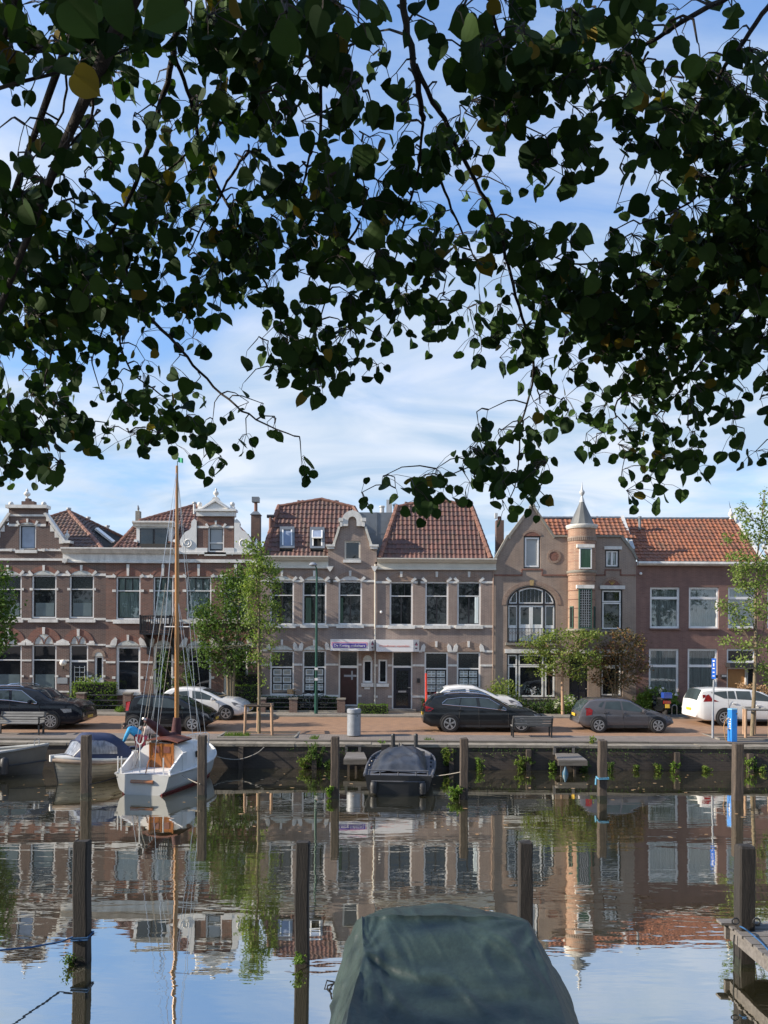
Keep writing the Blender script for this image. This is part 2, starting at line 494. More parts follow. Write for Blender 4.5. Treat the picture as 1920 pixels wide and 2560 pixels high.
M['beam'] = mat('edge_beam', (0.17, 0.15, 0.125), 0.85, 0.4, 4, stretch=(0.4, 3, 3), fine=0.3)
M['ground'] = mat('land', (0.10, 0.10, 0.075), 0.95, 0.4, 0.2)
M['pile_shaded'] = mat('shaded_pile', (0.032, 0.027, 0.023), 0.85, 0.6, 3.5, c2=(0.010, 0.009, 0.008), stretch=(6, 6, 0.5), bmp=0.5, fine=0.35)  # pile wood darkened for the near row: tree shade put into the colour
M['algae'] = mat('wet_algae', (0.018, 0.022, 0.010), 0.6, 0.5, 8, bmp=0.5)
M['plank'] = mat('grey_planks', (0.19, 0.175, 0.16), 0.85, 0.4, 3.5, stretch=(0.6, 5, 5), bmp=0.3, fine=0.35)
M['board'] = mat('bench_slats', (0.26, 0.255, 0.24), 0.75, 0.35, 5, stretch=(0.5, 4, 4), fine=0.3)
M['post_wood'] = mat('peeled_post', (0.42, 0.27, 0.17), 0.8, 0.35, 4, stretch=(5, 5, 0.7), fine=0.25)
M['bark'] = mat('young_bark', (0.24, 0.19, 0.12), 0.85, 0.45, 6, stretch=(3, 3, 0.8), bmp=0.4)
M['bark_dk'] = mat('dark_bark', (0.045, 0.036, 0.03), 0.9, 0.45, 10, stretch=(3, 3, 0.8), bmp=0.5)
M['grey_met'] = mat('grey_metal', (0.30, 0.32, 0.35), 0.5, 0.2, 5, metal=0.2)
M['dk_met'] = mat('dark_metal', (0.03, 0.032, 0.035), 0.45, 0.3, 5)
M['steel'] = mat('steel', (0.55, 0.56, 0.57), 0.3, 0.15, 8, metal=0.8)
M['lamp_green'] = mat('green_paint', (0.012, 0.075, 0.055), 0.4, 0.25, 4)
M['blue'] = mat('bright_blue', (0.02, 0.20, 0.62), 0.38, 0.12, 3)
M['signblue'] = mat('sign_blue', (0.015, 0.12, 0.55), 0.4, 0.1, 3)
M['red'] = mat('red_paint', (0.60, 0.045, 0.025), 0.5, 0.2, 3)
M['tyre'] = mat('tyre', (0.016, 0.016, 0.017), 0.8, 0.3, 20)
M['rim'] = mat('alloy', (0.60, 0.61, 0.63), 0.3, 0.12, 12, metal=0.75)
M['chrome'] = mat('chrome', (0.75, 0.75, 0.76), 0.15, 0.05, 4, metal=0.95)
M['plastic'] = mat('black_plastic', (0.022, 0.022, 0.024), 0.55, 0.25, 9)
M['cglass'] = glassdark('car_glass', (0.028, 0.04, 0.044), 0.02, 0.5)
M['tail'] = mat('tail_red', (0.30, 0.012, 0.014), 0.15, 0.5, 14)
M['head'] = mat('headlight', (0.26, 0.28, 0.31), 0.06, 0.6, 16, spec=1.0)
M['plate'] = mat('yellow_plate', (0.70, 0.46, 0.05), 0.4, 0.1, 20)
# ------------------------------------------------------------------ setting
WALL = 28.05           # front of the far quay wall
def ground_z(y):
    tab = [(28.0, 0.90), (28.9, 0.925), (30.2, 0.98), (35.9, 1.07), (37.0, 1.17), (60, 1.2)]
    for (a, za), (b, zb) in zip(tab, tab[1:]):
        if y <= b: return za + (zb - za) * max(0.0, (y - a)) / (b - a)
    return tab[-1][1]
def gpt(px, py_guess, d):
    return Vector((wx(px, d, py_guess), d, ground_z(d)))

# water: dark, slightly brown, mirror-like with low ripples
m, t, b = nodes('canal_water')
out = t.nodes['Material Output']
tcw = t.nodes.new('ShaderNodeTexCoord').outputs['Object']
r1 = noise(t, 1.0, 3, tcw, 0.5, (0.75, 2.3, 1))
r2 = noise(t, 1.0, 2, tcw, 0.5, (2.6, 7.0, 1))
r3 = noise(t, 0.22, 4, tcw, 0.5, (0.5, 2.0, 1))
patch = ramp(t, r3, 0.40, 0.66, 0.12, 1.0)
s1 = t.nodes.new('ShaderNodeMath'); s1.operation = 'MULTIPLY_ADD'; s1.inputs[1].default_value = 0.20
t.links.new(r2, s1.inputs[0]); t.links.new(r1, s1.inputs[2])
hm = t.nodes.new('ShaderNodeMath'); hm.operation = 'MULTIPLY'
t.links.new(s1.outputs[0], hm.inputs[0]); t.links.new(patch, hm.inputs[1])
bp = t.nodes.new('ShaderNodeBump'); bp.inputs['Strength'].default_value = 0.25; bp.inputs['Distance'].default_value = 0.028
t.links.new(hm.outputs[0], bp.inputs['Height'])
df = t.nodes.new('ShaderNodeBsdfDiffuse'); df.inputs[0].default_value = (0.045, 0.042, 0.022, 1)
gl = t.nodes.new('ShaderNodeBsdfGlossy'); gl.inputs['Roughness'].default_value = 0.015; gl.inputs[0].default_value = (0.93, 0.91, 0.85, 1)
t.links.new(bp.outputs[0], gl.inputs['Normal'])
fr = t.nodes.new('ShaderNodeFresnel'); fr.inputs[0].default_value = 1.33
ff = ramp(t, fr.outputs[0], 0.0, 0.5, 0.72, 0.90)
ms = t.nodes.new('ShaderNodeMixShader')
t.links.new(ff, ms.inputs[0]); t.links.new(df.outputs[0], ms.inputs[1]); t.links.new(gl.outputs[0], ms.inputs[2])
t.links.new(ms.outputs[0], out.inputs[0])
t.nodes.remove(b)
M['water'] = m

g = MB(); g.add([(-600, 1.0, 0), (600, 1.0, 0), (600, 28.5, 0), (-600, 28.5, 0)], [(0, 1, 2, 3)])
struct(g.build('water', M['water'], recalc=False))

# land: one sheet from the quay back to the horizon, lying under the paving
ys = [28.3, 28.9, 30.2, 35.9, 37.0, 60, 1500]
g = MB()
for a, c in zip(ys, ys[1:]):
    g.add([(-900, a, ground_z(a) - 0.06), (900, a, ground_z(a) - 0.06), (900, c, ground_z(c) - 0.06), (-900, c, ground_z(c) - 0.06)], [(0, 1, 2, 3)])
struct(g.build('ground', M['ground'], recalc=False))
def sheet(name, mt, y0, y1, x0=-120, x1=120, dz=0.0):
    g = MB()
    yy = [y0] + [y for y in ys if y0 < y < y1] + [y1]
    for a, c in zip(yy, yy[1:]):
        g.add([(x0, a, ground_z(a) + dz), (x1, a, ground_z(a) + dz), (x1, c, ground_z(c) + dz), (x0, c, ground_z(c) + dz)], [(0, 1, 2, 3)])
    return struct(g.build(name, mt, recalc=False))
sheet('quay_pavement', M['paving'], 28.95, 30.25)
sheet('road', M['road'], 30.25, 36.0)
g = MB(); g.box(-120, 120, 36.0, 36.18, 0.9, 1.155)
struct(g.build('kerb', M['stone']))
g = MB()
g.add([(-120, 36.18, 1.15), (120, 36.18, 1.15), (120, 37.15, 1.19), (-120, 37.15, 1.19)], [(0, 1, 2, 3)])
struct(g.build('pavement', M['slabs'], recalc=False))
g = MB()
g.add([(-120, 37.15, 1.17), (120, 37.15, 1.17), (120, 38.3, 1.2), (-120, 38.3, 1.2)], [(0, 1, 2, 3)])
struct(g.build('front_garden', M['soil'], recalc=False))

# far quay wall: rough brick face, stone coping, timber edge beam
wl = thing('quay_wall', 'mossy dark brick quay wall with worn stone coping along the far side of the canal', 'quay wall', (0, WALL, 0))
random.seed(3)
g = MB()
g.box(-120, 120, WALL, WALL + 0.5, -1.0, 0.80)
g.build('wall_face', M['brickW'], wl)
g = MB()
x = -60.0
while x < 60:
    l = random.uniform(1.1, 1.7); dz = random.uniform(-0.012, 0.012)
    g.box(x, x + l - 0.012, WALL - 0.05 + random.uniform(-.01, .01), WALL + 0.56, 0.80, 0.90 + dz)
    x += l
g.build('coping', M['coping'], wl)
g = MB()
x = -60.0
while x < 60:
    l = random.uniform(3.0, 4.2)
    g.box(x, x + l - 0.02, WALL + 0.60, WALL + 0.88, 0.7, 0.955 + random.uniform(-.008, .008))
    x += l
g.build('edge_beam', M['beam'], wl)
g = MB(); g.box(-60, 60, WALL + 0.52, WALL + 0.66, 0.6, 0.872)
g.build('gutter', M['soil'], wl)

# near bank the photographer stands on
g = MB()
g.add([(-600, -800, 3.05), (600, -800, 3.05), (600, 2.0, 3.05), (-600, 2.0, 3.05)], [(0, 1, 2, 3)])
struct(g.build('near_bank', M['paving'], recalc=False))
nw = MB(); nw.box(-120, 120, 1.6, 2.0, -1.0, 3.1)
tag(nw.build('bank_wall', M['brickW']), 'brick retaining wall of the near bank under the camera', 'wall')
# ------------------------------------------------------------------ houses
BASEZ = 1.2
class House:
    def __init__(s, name, label, x0, x1, brickm, d=D, group='row houses along the far quay'):
        s.x0, s.x1, s.d, s.bm = x0, x1, d, brickm
        c = W((x0 + x1) / 2, 1775, d)
        s.root = thing(name, label, 'house', (c.x, d, BASEZ - 0.05), group)
        s.holes = []
    def hole(s, x0, y0, x1, y1):
        a = rect(x0, y0, x1, y1, s.d)
        s.holes.append([(a[0], a[2]), (a[1], a[2]), (a[1], a[3]), (a[0], a[3])])
        return a
    def p(s, px, py): return fz(px, py, s.d)
    def wall(s, outline, name='wall', thick=0.28, mt=None, y=None, eave=None):
        """outline in photo px; front face with holes, reveals and outer sides"""
        y = s.d if y is None else y
        o = [s.p(*q) for q in outline]
        loops = [o] + s.holes
        flat = [v for lp in loops for v in lp]
        tris = tessellate_polygon([[Vector((v[0], v[1], 0)) for v in lp] for lp in loops])
        g = MB()
        n = len(flat)
        vs = [(v[0], y, v[1]) for v in flat] + [(v[0], y + thick, v[1]) for v in flat]
        fs = [tuple(t_) for t_ in tris] + [tuple(n + k for k in reversed(t_)) for t_ in tris]
        k = 0
        for lp in loops:
            m_ = len(lp)
            for i in range(m_):
                a, b_ = k + i, k + (i + 1) % m_
                fs.append((a, b_, n + b_, n + a))
            k += m_
        g.add(vs, fs)
        if eave:   # the body of the house behind its front
            xs = [v[0] for v in o]
            z1 = s.p((s.x0 + s.x1) / 2, eave)[1]
            xa, xb = min(xs) + 0.006, max(xs) - 0.006
            yb = y + 7.5
            g.add([(xa, y + thick, BASEZ - .1), (xa, yb, BASEZ - .1), (xb, yb, BASEZ - .1), (xb, y + thick, BASEZ - .1),
                   (xa, y + thick, z1), (xa, yb, z1), (xb, yb, z1), (xb, y + thick, z1)],
                  [(0, 1, 5, 4), (1, 2, 6, 5), (2, 3, 7, 6)])
        return g.build(name, mt or s.bm, s.root)
    def block(s, name, x0, y0, x1, y1, out, mt, back=0.02, label=None, parent=None):
        a = rect(x0, y0, x1, y1, s.d)
        return MB().box(a[0], a[1], s.d - out, s.d + back, a[2], a[3]).build(name, mt, parent or s.root, label=label)
    def poly(s, name, pts, out, mt, back=0.02, parent=None):
        q = [s.p(*v) for v in pts]
        return MB().prism(q, s.d - out, s.d + back).build(name, mt, parent or s.root)
    def band(s, x0, x1, y0, y1, out=0.03, mt=None, name='string_course'):
        return s.block(name, x0, y0, x1, y1, out, mt or M['white'], parent=s.root)
    def window(s, x0, y0, x1, y1, frame='white2', fw=4.0, transoms=(), mulls=(), pane='pane', sill=None, curtain=None,
               rec=0.11, inner=None, top_pane=None, toplights=0, hole=True, bead=1.2, posters=None, cw=None, frost=None, sillmat='white'):
        """frame in photo px with transoms [y], mullions [(x, y0, y1)]; an inner dark sash if asked"""
        a = s.hole(x0, y0, x1, y1) if hole else rect(x0, y0, x1, y1, s.d)
        k = s.d / F
        X0, X1, Z0, Z1 = a
        y = s.d + rec
        g = MB()
        f = fw * k
        def zz(py): return Z1 - (py - y0) * k
        def xx(px): return X0 + (px - x0) * k
        g.box(X0, X0 + f, y - 0.05, y + 0.05, Z0, Z1); g.box(X1 - f, X1, y - 0.05, y + 0.05, Z0, Z1)
        g.box(X0 + f, X1 - f, y - 0.05, y + 0.05, Z1 - f, Z1); g.box(X0 + f, X1 - f, y - 0.05, y + 0.05, Z0, Z0 + f)
        for ty in transoms: g.box(X0 + f, X1 - f, y - 0.044, y + 0.044, zz(ty + bead), zz(ty - bead))
        for mxp, ya, yb in mulls: g.box(xx(mxp - bead), xx(mxp + bead), y - 0.038, y + 0.038, zz(yb), zz(ya))
        fo = g.build('window', M[frame], s.root)
        if inner:
            gi = MB(); q = f; w_ = 1.9 * k
            gi.box(X0 + q, X0 + q + w_, y - 0.03, y + 0.045, Z0 + q, Z1 - q); gi.box(X1 - q - w_, X1 - q, y - 0.03, y + 0.045, Z0 + q, Z1 - q)
            gi.box(X0 + q + w_, X1 - q - w_, y - 0.03, y + 0.045, Z1 - q - w_, Z1 - q); gi.box(X0 + q + w_, X1 - q - w_, y - 0.03, y + 0.045, Z0 + q, Z0 + q + w_)
            gi.build('sash', M[inner], fo)
        zt = zz(transoms[0]) if transoms else None
        if top_pane and zt:
            MB().box(X0 + f, X1 - f, y + 0.012, y + 0.02, zt, Z1 - f).build('pane', M[top_pane], fo)
            MB().box(X0 + f, X1 - f, y + 0.012, y + 0.02, Z0 + f, zt).build('pane', M[pane], fo)
        elif frost:
            zf = zz(frost)
            MB().box(X0 + f, X1 - f, y + 0.012, y + 0.02, zf, Z1 - f).build('pane', M[pane], fo)
            MB().box(X0 + f, X1 - f, y + 0.012, y + 0.02, Z0 + f, zf).build('pane', M['frost'], fo)
        else:
            MB().box(X0 + f, X1 - f, y + 0.012, y + 0.02, Z0 + f, Z1 - f).build('pane', M[pane], fo)
        if toplights and zt:
            gt = MB()
            for i in range(1, toplights):
                xm = X0 + f + (X1 - X0 - 2 * f) * i / toplights
                gt.box(xm - 0.022, xm + 0.022, y - 0.03, y + 0.01, zt + bead * k, Z1 - f)
            gt.build('glazing_bar', M[inner or frame], fo)
        if curtain:
            cx0, cx1 = (X0 + f, X1 - f)
            n = 40; rows = []
            for zq in (Z0 + f, Z1 - f):
                rows.append([(cx0 + (cx1 - cx0) * i / n, y + 0.085 + 0.035 * sin(i * 1.9 + x0) + 0.012 * sin(i * 4.3), zq) for i in range(n + 1)])
            MB().grid(rows).build('curtain', M[curtain], fo, smooth=60)
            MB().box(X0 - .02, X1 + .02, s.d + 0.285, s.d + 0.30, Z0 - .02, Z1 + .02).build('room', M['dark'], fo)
        if posters:
            rows, cols, py0, py1 = posters
            wpx = (x1 - x0 - 2 * fw - 4) / cols; hpx = (py1 - py0) / rows
            for i in range(rows):
                for j in range(cols):
                    qx = x0 + fw + 2 + j * wpx; qy = py0 + i * hpx
                    xa, xb, za, zb = xx(qx + 1.6), xx(qx + wpx - 1.6), zz(qy + hpx - 1.6), zz(qy + 1.6)
                    po = MB().box(xa, xb, y - 0.004, y + 0.010, za, zb).build('poster', M['paper'], fo)
                    gp = MB()
                    two = (x0 > 900 or (x0 > 750 and i > 0))
                    nn = 2 if two else 1
                    ww = (xb - xa); hh = (zb - za)
                    for u in range(nn):
                        for v in range(nn):
                            gp.box(xa + ww * (u + 0.12) / nn, xa + ww * (u + 0.88) / nn, y - 0.010, y - 0.003, za + hh * (v + (0.3 if two else 0.2)) / nn, za + hh * (v + 0.88) / nn)
                    gp.build('photograph', M['photo'], po)
        if sill:
            s.block('sill', *sill, 0.10, M[sillmat], parent=fo)
        return fo
    def arch(s, xc, ys_, hw, rise, thick, mt, keys=(5, 7), tym=None, keymat='white', side=True, kout=0.055, kup=4):
        """segmental brick arch over an opening: xc, spring row, half width, rise and thickness in photo px"""
        Rr = (hw * hw + rise * rise) / (2 * rise)
        cyp = ys_ + (Rr - rise)
        th = math.asin(min(1.0, hw / Rr))
        if rise > hw: th = pi - th
        n = 14
        def pt(r, a): return (xc + r * sin(a), cyp - r * cos(a))
        inn = [pt(Rr, -th + 2 * th * i / n) for i in range(n + 1)]
        outr = [pt(Rr + thick, -th + 2 * th * i / n) for i in range(n + 1)]
        q0 = [s.p(*v) for v in inn]; q1 = [s.p(*v) for v in outr]
        g = MB()
        for i in range(n):
            g.prism([q0[i], q0[i + 1], q1[i + 1], q1[i]], s.d - 0.022, s.d + 0.01)
        ao = g.build('window_arch', mt, s.root)
        if tym:
            pts = inn + [(xc + hw, ys_), (xc - hw, ys_)]
            MB().prism([s.p(*v) for v in inn], s.d - 0.012, s.d + 0.012).build('tympanum', tym, ao)
        if keys:
            kw, kh = keys
            MB().prism([s.p(*v) for v in ((xc - kw / 2, cyp - Rr - thick - kup), (xc + kw / 2, cyp - Rr - thick - kup), (xc + kw * .42, cyp - Rr + 1), (xc - kw * .42, cyp - Rr + 1))],
                       s.d - kout, s.d + 0.01).build('keystone', M[keymat], ao)
            if side:
                for sg in (-1, 1):
                    a0 = sg * th * 0.94; a1 = sg * (th * 0.94 + (kw * 1.1) / (Rr + thick))
                    pts = [pt(Rr - 1.5, a0), pt(Rr + thick + 2, a0), pt(Rr + thick + 2, a1), pt(Rr - 1.5, a1)]
                    MB().prism([s.p(*v) for v in pts], s.d - kout, s.d + 0.01).build('springer', M[keymat], ao)
        return ao

def plane_tiles(name, root, poly, y_e, d_e, slope, mt, cw=0.22, rh=0.30, amp=0.035, skip=()):
    """pantiles over a photo polygon lying on a roof plane: at eave row y_e the plane is at depth d_e and leans back slope metres per metre of height"""
    Ze = W(960, y_e, d_e).z
    def hit(px, py):
        x, y = dr(px, py)
        d_ = (d_e + slope * (HC - Ze)) / (1 + slope * (y - HOR) / F)
        return Vector(((x - 960) * d_ / F, d_, HC - (y - HOR) * d_ / F))
    sl_ = math.sqrt(1 + slope * slope)
    P2 = [(h.x, (h.z - Ze) * sl_) for h in (hit(*q) for q in poly)]
    def to3(u, v, h=0.0):
        zz_ = v / sl_
        return (u, d_e + slope * zz_ - h / sl_, Ze + zz_ + h * slope / sl_)
    def inside(u, v, pl=P2):
        c = False; n = len(pl)
        for i in range(n):
            (x1, y1), (x2, y2) = pl[i], pl[(i + 1) % n]
            if (y1 > v) != (y2 > v) and u < (x2 - x1) * (v - y1) / (y2 - y1) + x1: c = not c
        return c
    us = [q[0] for q in P2]; vs_ = [q[1] for q in P2]
    u0, v0 = min(us), min(vs_)
    prof = [(0.0, 0.25), (0.18, 1.0), (0.42, 0.72), (0.66, 0.05), (0.86, 0.0), (1.0, 0.25)]
    g = MB()
    rnd = random.Random(len(name) * 7 + int(abs(u0) * 10))
    sk = [[(h.x, (h.z - Ze) * sl_) for h in (hit(*q) for q in s_)] for s_ in skip]
    for j in range(int((max(vs_) - v0) / rh) + 1):
        for i in range(int((max(us) - u0) / cw) + 1):
            ua, va = u0 + i * cw, v0 + j * rh
            uc, vc = ua + cw / 2, va + rh / 2
            if not inside(uc, min(vc, max(vs_) - 0.01)): continue
            if any(inside(uc, vc, q) for q in sk): continue
            jz = rnd.uniform(-0.006, 0.006); jv = rnd.uniform(-0.012, 0.012)
            lo = [to3(ua + a * cw, va + jv, amp * hh + 0.035 + jz) for a, hh in prof]
            up = [to3(ua + a * cw, va + rh + 0.02 + jv, amp * hh + 0.0 + jz) for a, hh in prof]
            lip = [to3(ua + a * cw, va + jv, amp * hh + 0.008 + jz) for a, hh in prof]
            n = len(prof)
            uvq = [((i + .1, j + .1), (i + .9, j + .1), (i + .9, j + .9), (i + .1, j + .9))] * (2 * (n - 1))
            g.add(lo + up + lip, [(k, k + 1, n + k + 1, n + k) for k in range(n - 1)] + [(2 * n + k, 2 * n + k + 1, k + 1, k) for k in range(n - 1)], uvq)
    ro = g.build(name, mt, root, recalc=False)
    # boarding under the tiles
    gb = MB()
    gb.add([to3(u, v, -0.02) for u, v in P2], [tuple(range(len(P2)))])
    gb.build('roof_boarding', M['dark'], ro, recalc=False)
    return ro, hit
def ridge(parent, pts, r=0.11, seg=0.34, mt=None, name='ridge_tile'):
    g = MB()
    for p, q in zip(pts, pts[1:]):
        p = Vector(p); q = Vector(q); n = max(1, int((q - p).length / seg))
        for i in range(n):
            a = p.lerp(q, i / n); b_ = p.lerp(q, (i + 1) / n + 0.02)
            g.tube([a, b_], [r * 1.12, r * 0.94], 7)
    return g.build(name, mt or M['ridge'], parent, smooth=50)
def cornice(h, x0, x1, yt, yb, mt, out=0.34, frieze=0.06):
    k = h.d / F
    c = h.p((x0 + x1) / 2, (yt + yb) / 2)
    X0, X1 = c[0] - (x1 - x0) / 2 * k, c[0] + (x1 - x0) / 2 * k
    Z1 = c[1] + (yb - yt) / 2 * k; Z0 = c[1] - (yb - yt) / 2 * k
    H = Z1 - Z0; y = h.d
    prof = [(y + .02, Z1), (y - out, Z1), (y - out, Z1 - H * .10), (y - out * .82, Z1 - H * .16), (y - out * .6, Z1 - H * .3), (y - out * .5, Z1 - H * .36), (y - frieze, Z1 - H * .40),
            (y - frieze, Z0 + H * .16), (y - frieze - .06, Z0 + H * .12), (y - frieze - .06, Z0), (y + .02, Z0)]
    return MB().prismx(prof, X0, X1).build('cornice', mt, h.root)
def ball(h, name, px, py, rpx, dy=-0.05, mt=None):
    c = W(px, py, h.d + dy)
    return MB().sphere(c, rpx * h.d / F, 12).build(name, mt or M['white'], h.root, smooth=60)
def urn(h, px, y0, y1, wpx, dy=0.1, mt=None, name='finial'):
    c = W(px, y1, h.d + dy); k = h.d / F
    H = (y1 - y0) * k; w_ = wpx * k
    prof = [(.55, 0), (.55, .06), (.3, .1), (.3, .2), (.9, .34), (1.0, .45), (.85, .56), (.35, .68), (.3, .74), (.42, .8), (.3, .86), (.12, .92), (.02, 1.0)]
    return MB().lathe([(r_ * w_, z_ * H) for r_, z_ in prof], c.x, c.y, 12, c.z).build(name, mt or M['white'], h.root, smooth=50)

M['paper'] = mat('poster_paper', (0.62, 0.66, 0.66), 0.35, 0.06, 8)
M['photo'] = mat('poster_photo', (0.16, 0.22, 0.24), 0.35, 0.75, 7, c2=(0.42, 0.36, 0.28))
M['stucco'] = mat('white_stucco', (0.76, 0.75, 0.72), 0.6, 0.12, 2.2, fine=0.12)

# ---- house A: stepped gable, purple brick ------------------------------------
A = House('stepped_gable_house', 'purple brick house with stepped gable and white bands at the far left', -150, 265, M['brickA'])
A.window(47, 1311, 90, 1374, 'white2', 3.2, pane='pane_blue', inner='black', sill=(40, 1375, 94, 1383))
A.arch(69, 1311, 20, 5, 8, M['brickR'], (5, 7), M['tymp'], kup=1)
for x0, x1 in ((-92, -28), (-14, 54), (79, 141), (173, 235)):
    A.window(x0, 1437, x1, 1546, 'white2', 4, transoms=(1473,), pane='pane', inner='black', top_pane='lead', frost=None, sill=(x0 - 7, 1548, x1 + 5, 1556))
    xc = (x0 + x1) / 2
    A.arch(xc, 1437, (x1 - x0) / 2 - 3, 11, 11, M['brickR'], (6, 10), M['tymp'], kup=2)
    g_ = rect(x0 + 8, 1507, x1 - 8, 1541)
    MB().box(g_[0], g_[1], D + .105, D + .115, g_[2], g_[3]).build('window_film', M['frost'], A.root)
for x0, x1 in ((-40, -14), (54, 79), (141, 173), (235, 265)):
    A.band(x0, x1, 1434, 1440); A.band(x0, x1, 1545, 1550.5, 0.025)
for x in (52, 75, 138, 169, 232): A.block('impost', x, 1470, x + 8, 1476, 0.035, M['white'])
for x0, x1, y1 in ((-92, -28, 1727), (-14, 54, 1727), (79, 141, 1727)):
    A.window(x0, 1611, x1, y1, 'white2', 4, transoms=(1650,), pane='pane', inner='black', sill=(x0 - 3, y1, x1 + 3, y1 + 5))
    g_ = rect(x0 + 7, 1686, x1 - 7, y1 - 6)
    MB().box(g_[0], g_[1], D + .105, D + .115, g_[2], g_[3]).build('window_film', M['frost'], A.root)
A.window(173, 1611, 220, 1752, 'white2', 4, transoms=(1653,), pane='navy', top_pane='pane', bead=2.5)
dg = MB()
a = rect(180, 1660, 214, 1746)
kx = KPX
dg.box(a[0] + 4 * kx, a[1] - 4 * kx, D + .10, D + .12, a[2] + 30 * kx, a[3] - 5 * kx)
dgo = dg.build('door_glass', M['lead'], A.root)
g = MB()
for i in range(5):
    zq = a[2] + (30 + i * 11.6) * kx
    g.box(a[0] + 4 * kx, a[1] - 4 * kx, D + .09, D + .125, zq, zq + 1.0 * kx)
for i in range(3):
    xq = a[0] + (4 + i * 12.5) * kx
    g.box(xq, xq + 1.0 * kx, D + .088, D + .126, a[2] + 30 * kx, a[3] - 5 * kx)
g.build('glazing_bar', M['white2'], dgo)
for xc in (-60, 20, 110, 196.5):
    hw = 27 if xc < 150 else 22
    A.arch(xc, 1610, hw, hw * 0.93, 17, M['brickR'], (7, 12), M['tymp'], kup=0)
    for sg in (-1, 1):   # two pointed lights drawn in brick across the tympanum
        pts = [W(xc + sg * hw * .93, 1610, D - .02), W(xc + sg * hw * .80, 1598, D - .02), W(xc + sg * hw * .48, 1589, D - .02), W(xc + sg * hw * .16, 1598, D - .02), W(xc + sg * .6, 1609, D - .02)]
        MB().tube(pts, 0.03, 5).build('tracery', M['brickR'], A.root)
for x0, x1 in ((-40, -14), (54, 79), (141, 173)):
    A.poly('impost', [(x0, 1614), (x1, 1614), (x1, 1604), ((x0 + x1) / 2, 1597), (x0, 1604)], 0.03, M['white'])
A.poly('impost', [(220, 1614), (235, 1614), (235, 1602), (224, 1602)], 0.03, M['white'])
for x0, x1 in ((54, 79), (141, 173), (220, 236), (258, 265)):
    A.band(x0, x1, 1649, 1653)
A.band(235, 265, 1610, 1614)
for x in (52, 75, 138, 166, 222, 256): A.block('impost', x, 1688, x + 8, 1693, 0.035, M['white'])
A.band(54, 79, 1727, 1731); A.band(141, 173, 1727, 1731)
A.window(236, 1640, 258, 1699, 'white2', 4.5, pane='pane', sill=(230, 1699, 261, 1706))
A.arch(247, 1641, 10, 11, 7, M['brickM'], None, M['tymp'])
A.wall([(-150, 1790), (265, 1790), (265, 1376), (172, 1376), (172, 1357), (158, 1357), (158, 1342), (144, 1342), (144, 1327), (130, 1327), (130, 1312), (115, 1312),
        (115, 1271), (22, 1271), (22, 1312), (7, 1312), (7, 1327), (-7, 1327), (-7, 1342), (-21, 1342), (-21, 1357), (-35, 1357), (-35, 1376), (-150, 1376)], eave=1385)
A.block('gable_cap', 17, 1263, 120, 1271, 0.16, M['white'], 0.34)
A.block('gable_cap', 54, 1253, 85, 1263, 0.02, M['chim'], 0.30)
A.block('gable_cap', 63, 1246, 73, 1253, 0.0, M['chim'], 0.28)
urn(A, 68, 1220, 1247, 8)
ball(A, 'gable_ball', 28, 1260, 6.2); ball(A, 'gable_ball', 110, 1260, 6.2)
A.band(22, 115, 1286, 1291); A.band(22, 46, 1310, 1316); A.band(91, 115, 1310, 1316)
for sg in (1, -1):
    X = lambda v: 69 + sg * (v - 69)
    A.poly('gable_coping', [(X(110), 1284), (X(116), 1282), (X(164), 1351), (X(160), 1356)], 0.10, M['white'], 0.30)
    for xs_, ya in ((116, 1286), (126, 1312), (137, 1327), (148, 1342)):
        A.poly('gable_step', [(X(xs_), ya + 2), (X(xs_ + 2), ya), (X(xs_ + 12), ya + 17), (X(xs_), ya + 17)], 0.03, M['white'])
    A.block('gable_shoulder', min(X(157), X(178)), 1352, max(X(157), X(178)), 1358, 0.14, M['white'], 0.32)
    urn(A, X(168), 1324, 1352, 6)
    A.poly('corbel', [(X(23), 1372), (X(33), 1372), (X(30), 1379), (X(26), 1379)], 0.08, M['white'])
A.band(-40, 39, 1372, 1378, 0.05); A.band(95, 158, 1372, 1378, 0.05)
A.band(-40, 171, 1396, 1401.5, 0.07)
cornice(A, 158, 265, 1370, 1407, M['white'])
A.poly('corbel', [(158, 1397), (172, 1397), (170, 1405), (165, 1409), (160, 1405)], 0.18, M['white'])
# wall lamp, nameplate
c = W(158, 1657, D - .22)
lampo = MB().sphere(c, 8.5 * KPX, 14).build('wall_lamp', mat('globe', (0.85, 0.8, 0.72), 0.3, 0.05), A.root, smooth=60)
MB().tube([W(158, 1663, D - .22), W(158, 1670, D - .22), W(158, 1672, D - .02)], 0.03, 6).build('bracket', M['dk_met'], lampo)
npo = A.block('nameplate', 143, 1694, 169, 1709, 0.02, M['pane_grey'])
# roof: pyramid end with an oblique hip
def roofpt(px, py, d_): return W(px, py, d_)
ra, hitA = plane_tiles('roof', A.root, [(60, 1374), (258, 1374), (172, 1278), (60, 1312)], 1374, D + .1, 1.05, M['tileA'], 0.21, 0.27, skip=[[(44, 1380), (93, 1380), (93, 1300), (44, 1300)]])
ap = hitA(172, 1278); bl = hitA(256, 1372); br_ = W(306, 1342, ap.y + 3.0)
ridge(ra, [bl, ap], 0.10)
ridge(ra, [hitA(60, 1312), ap], 0.09)
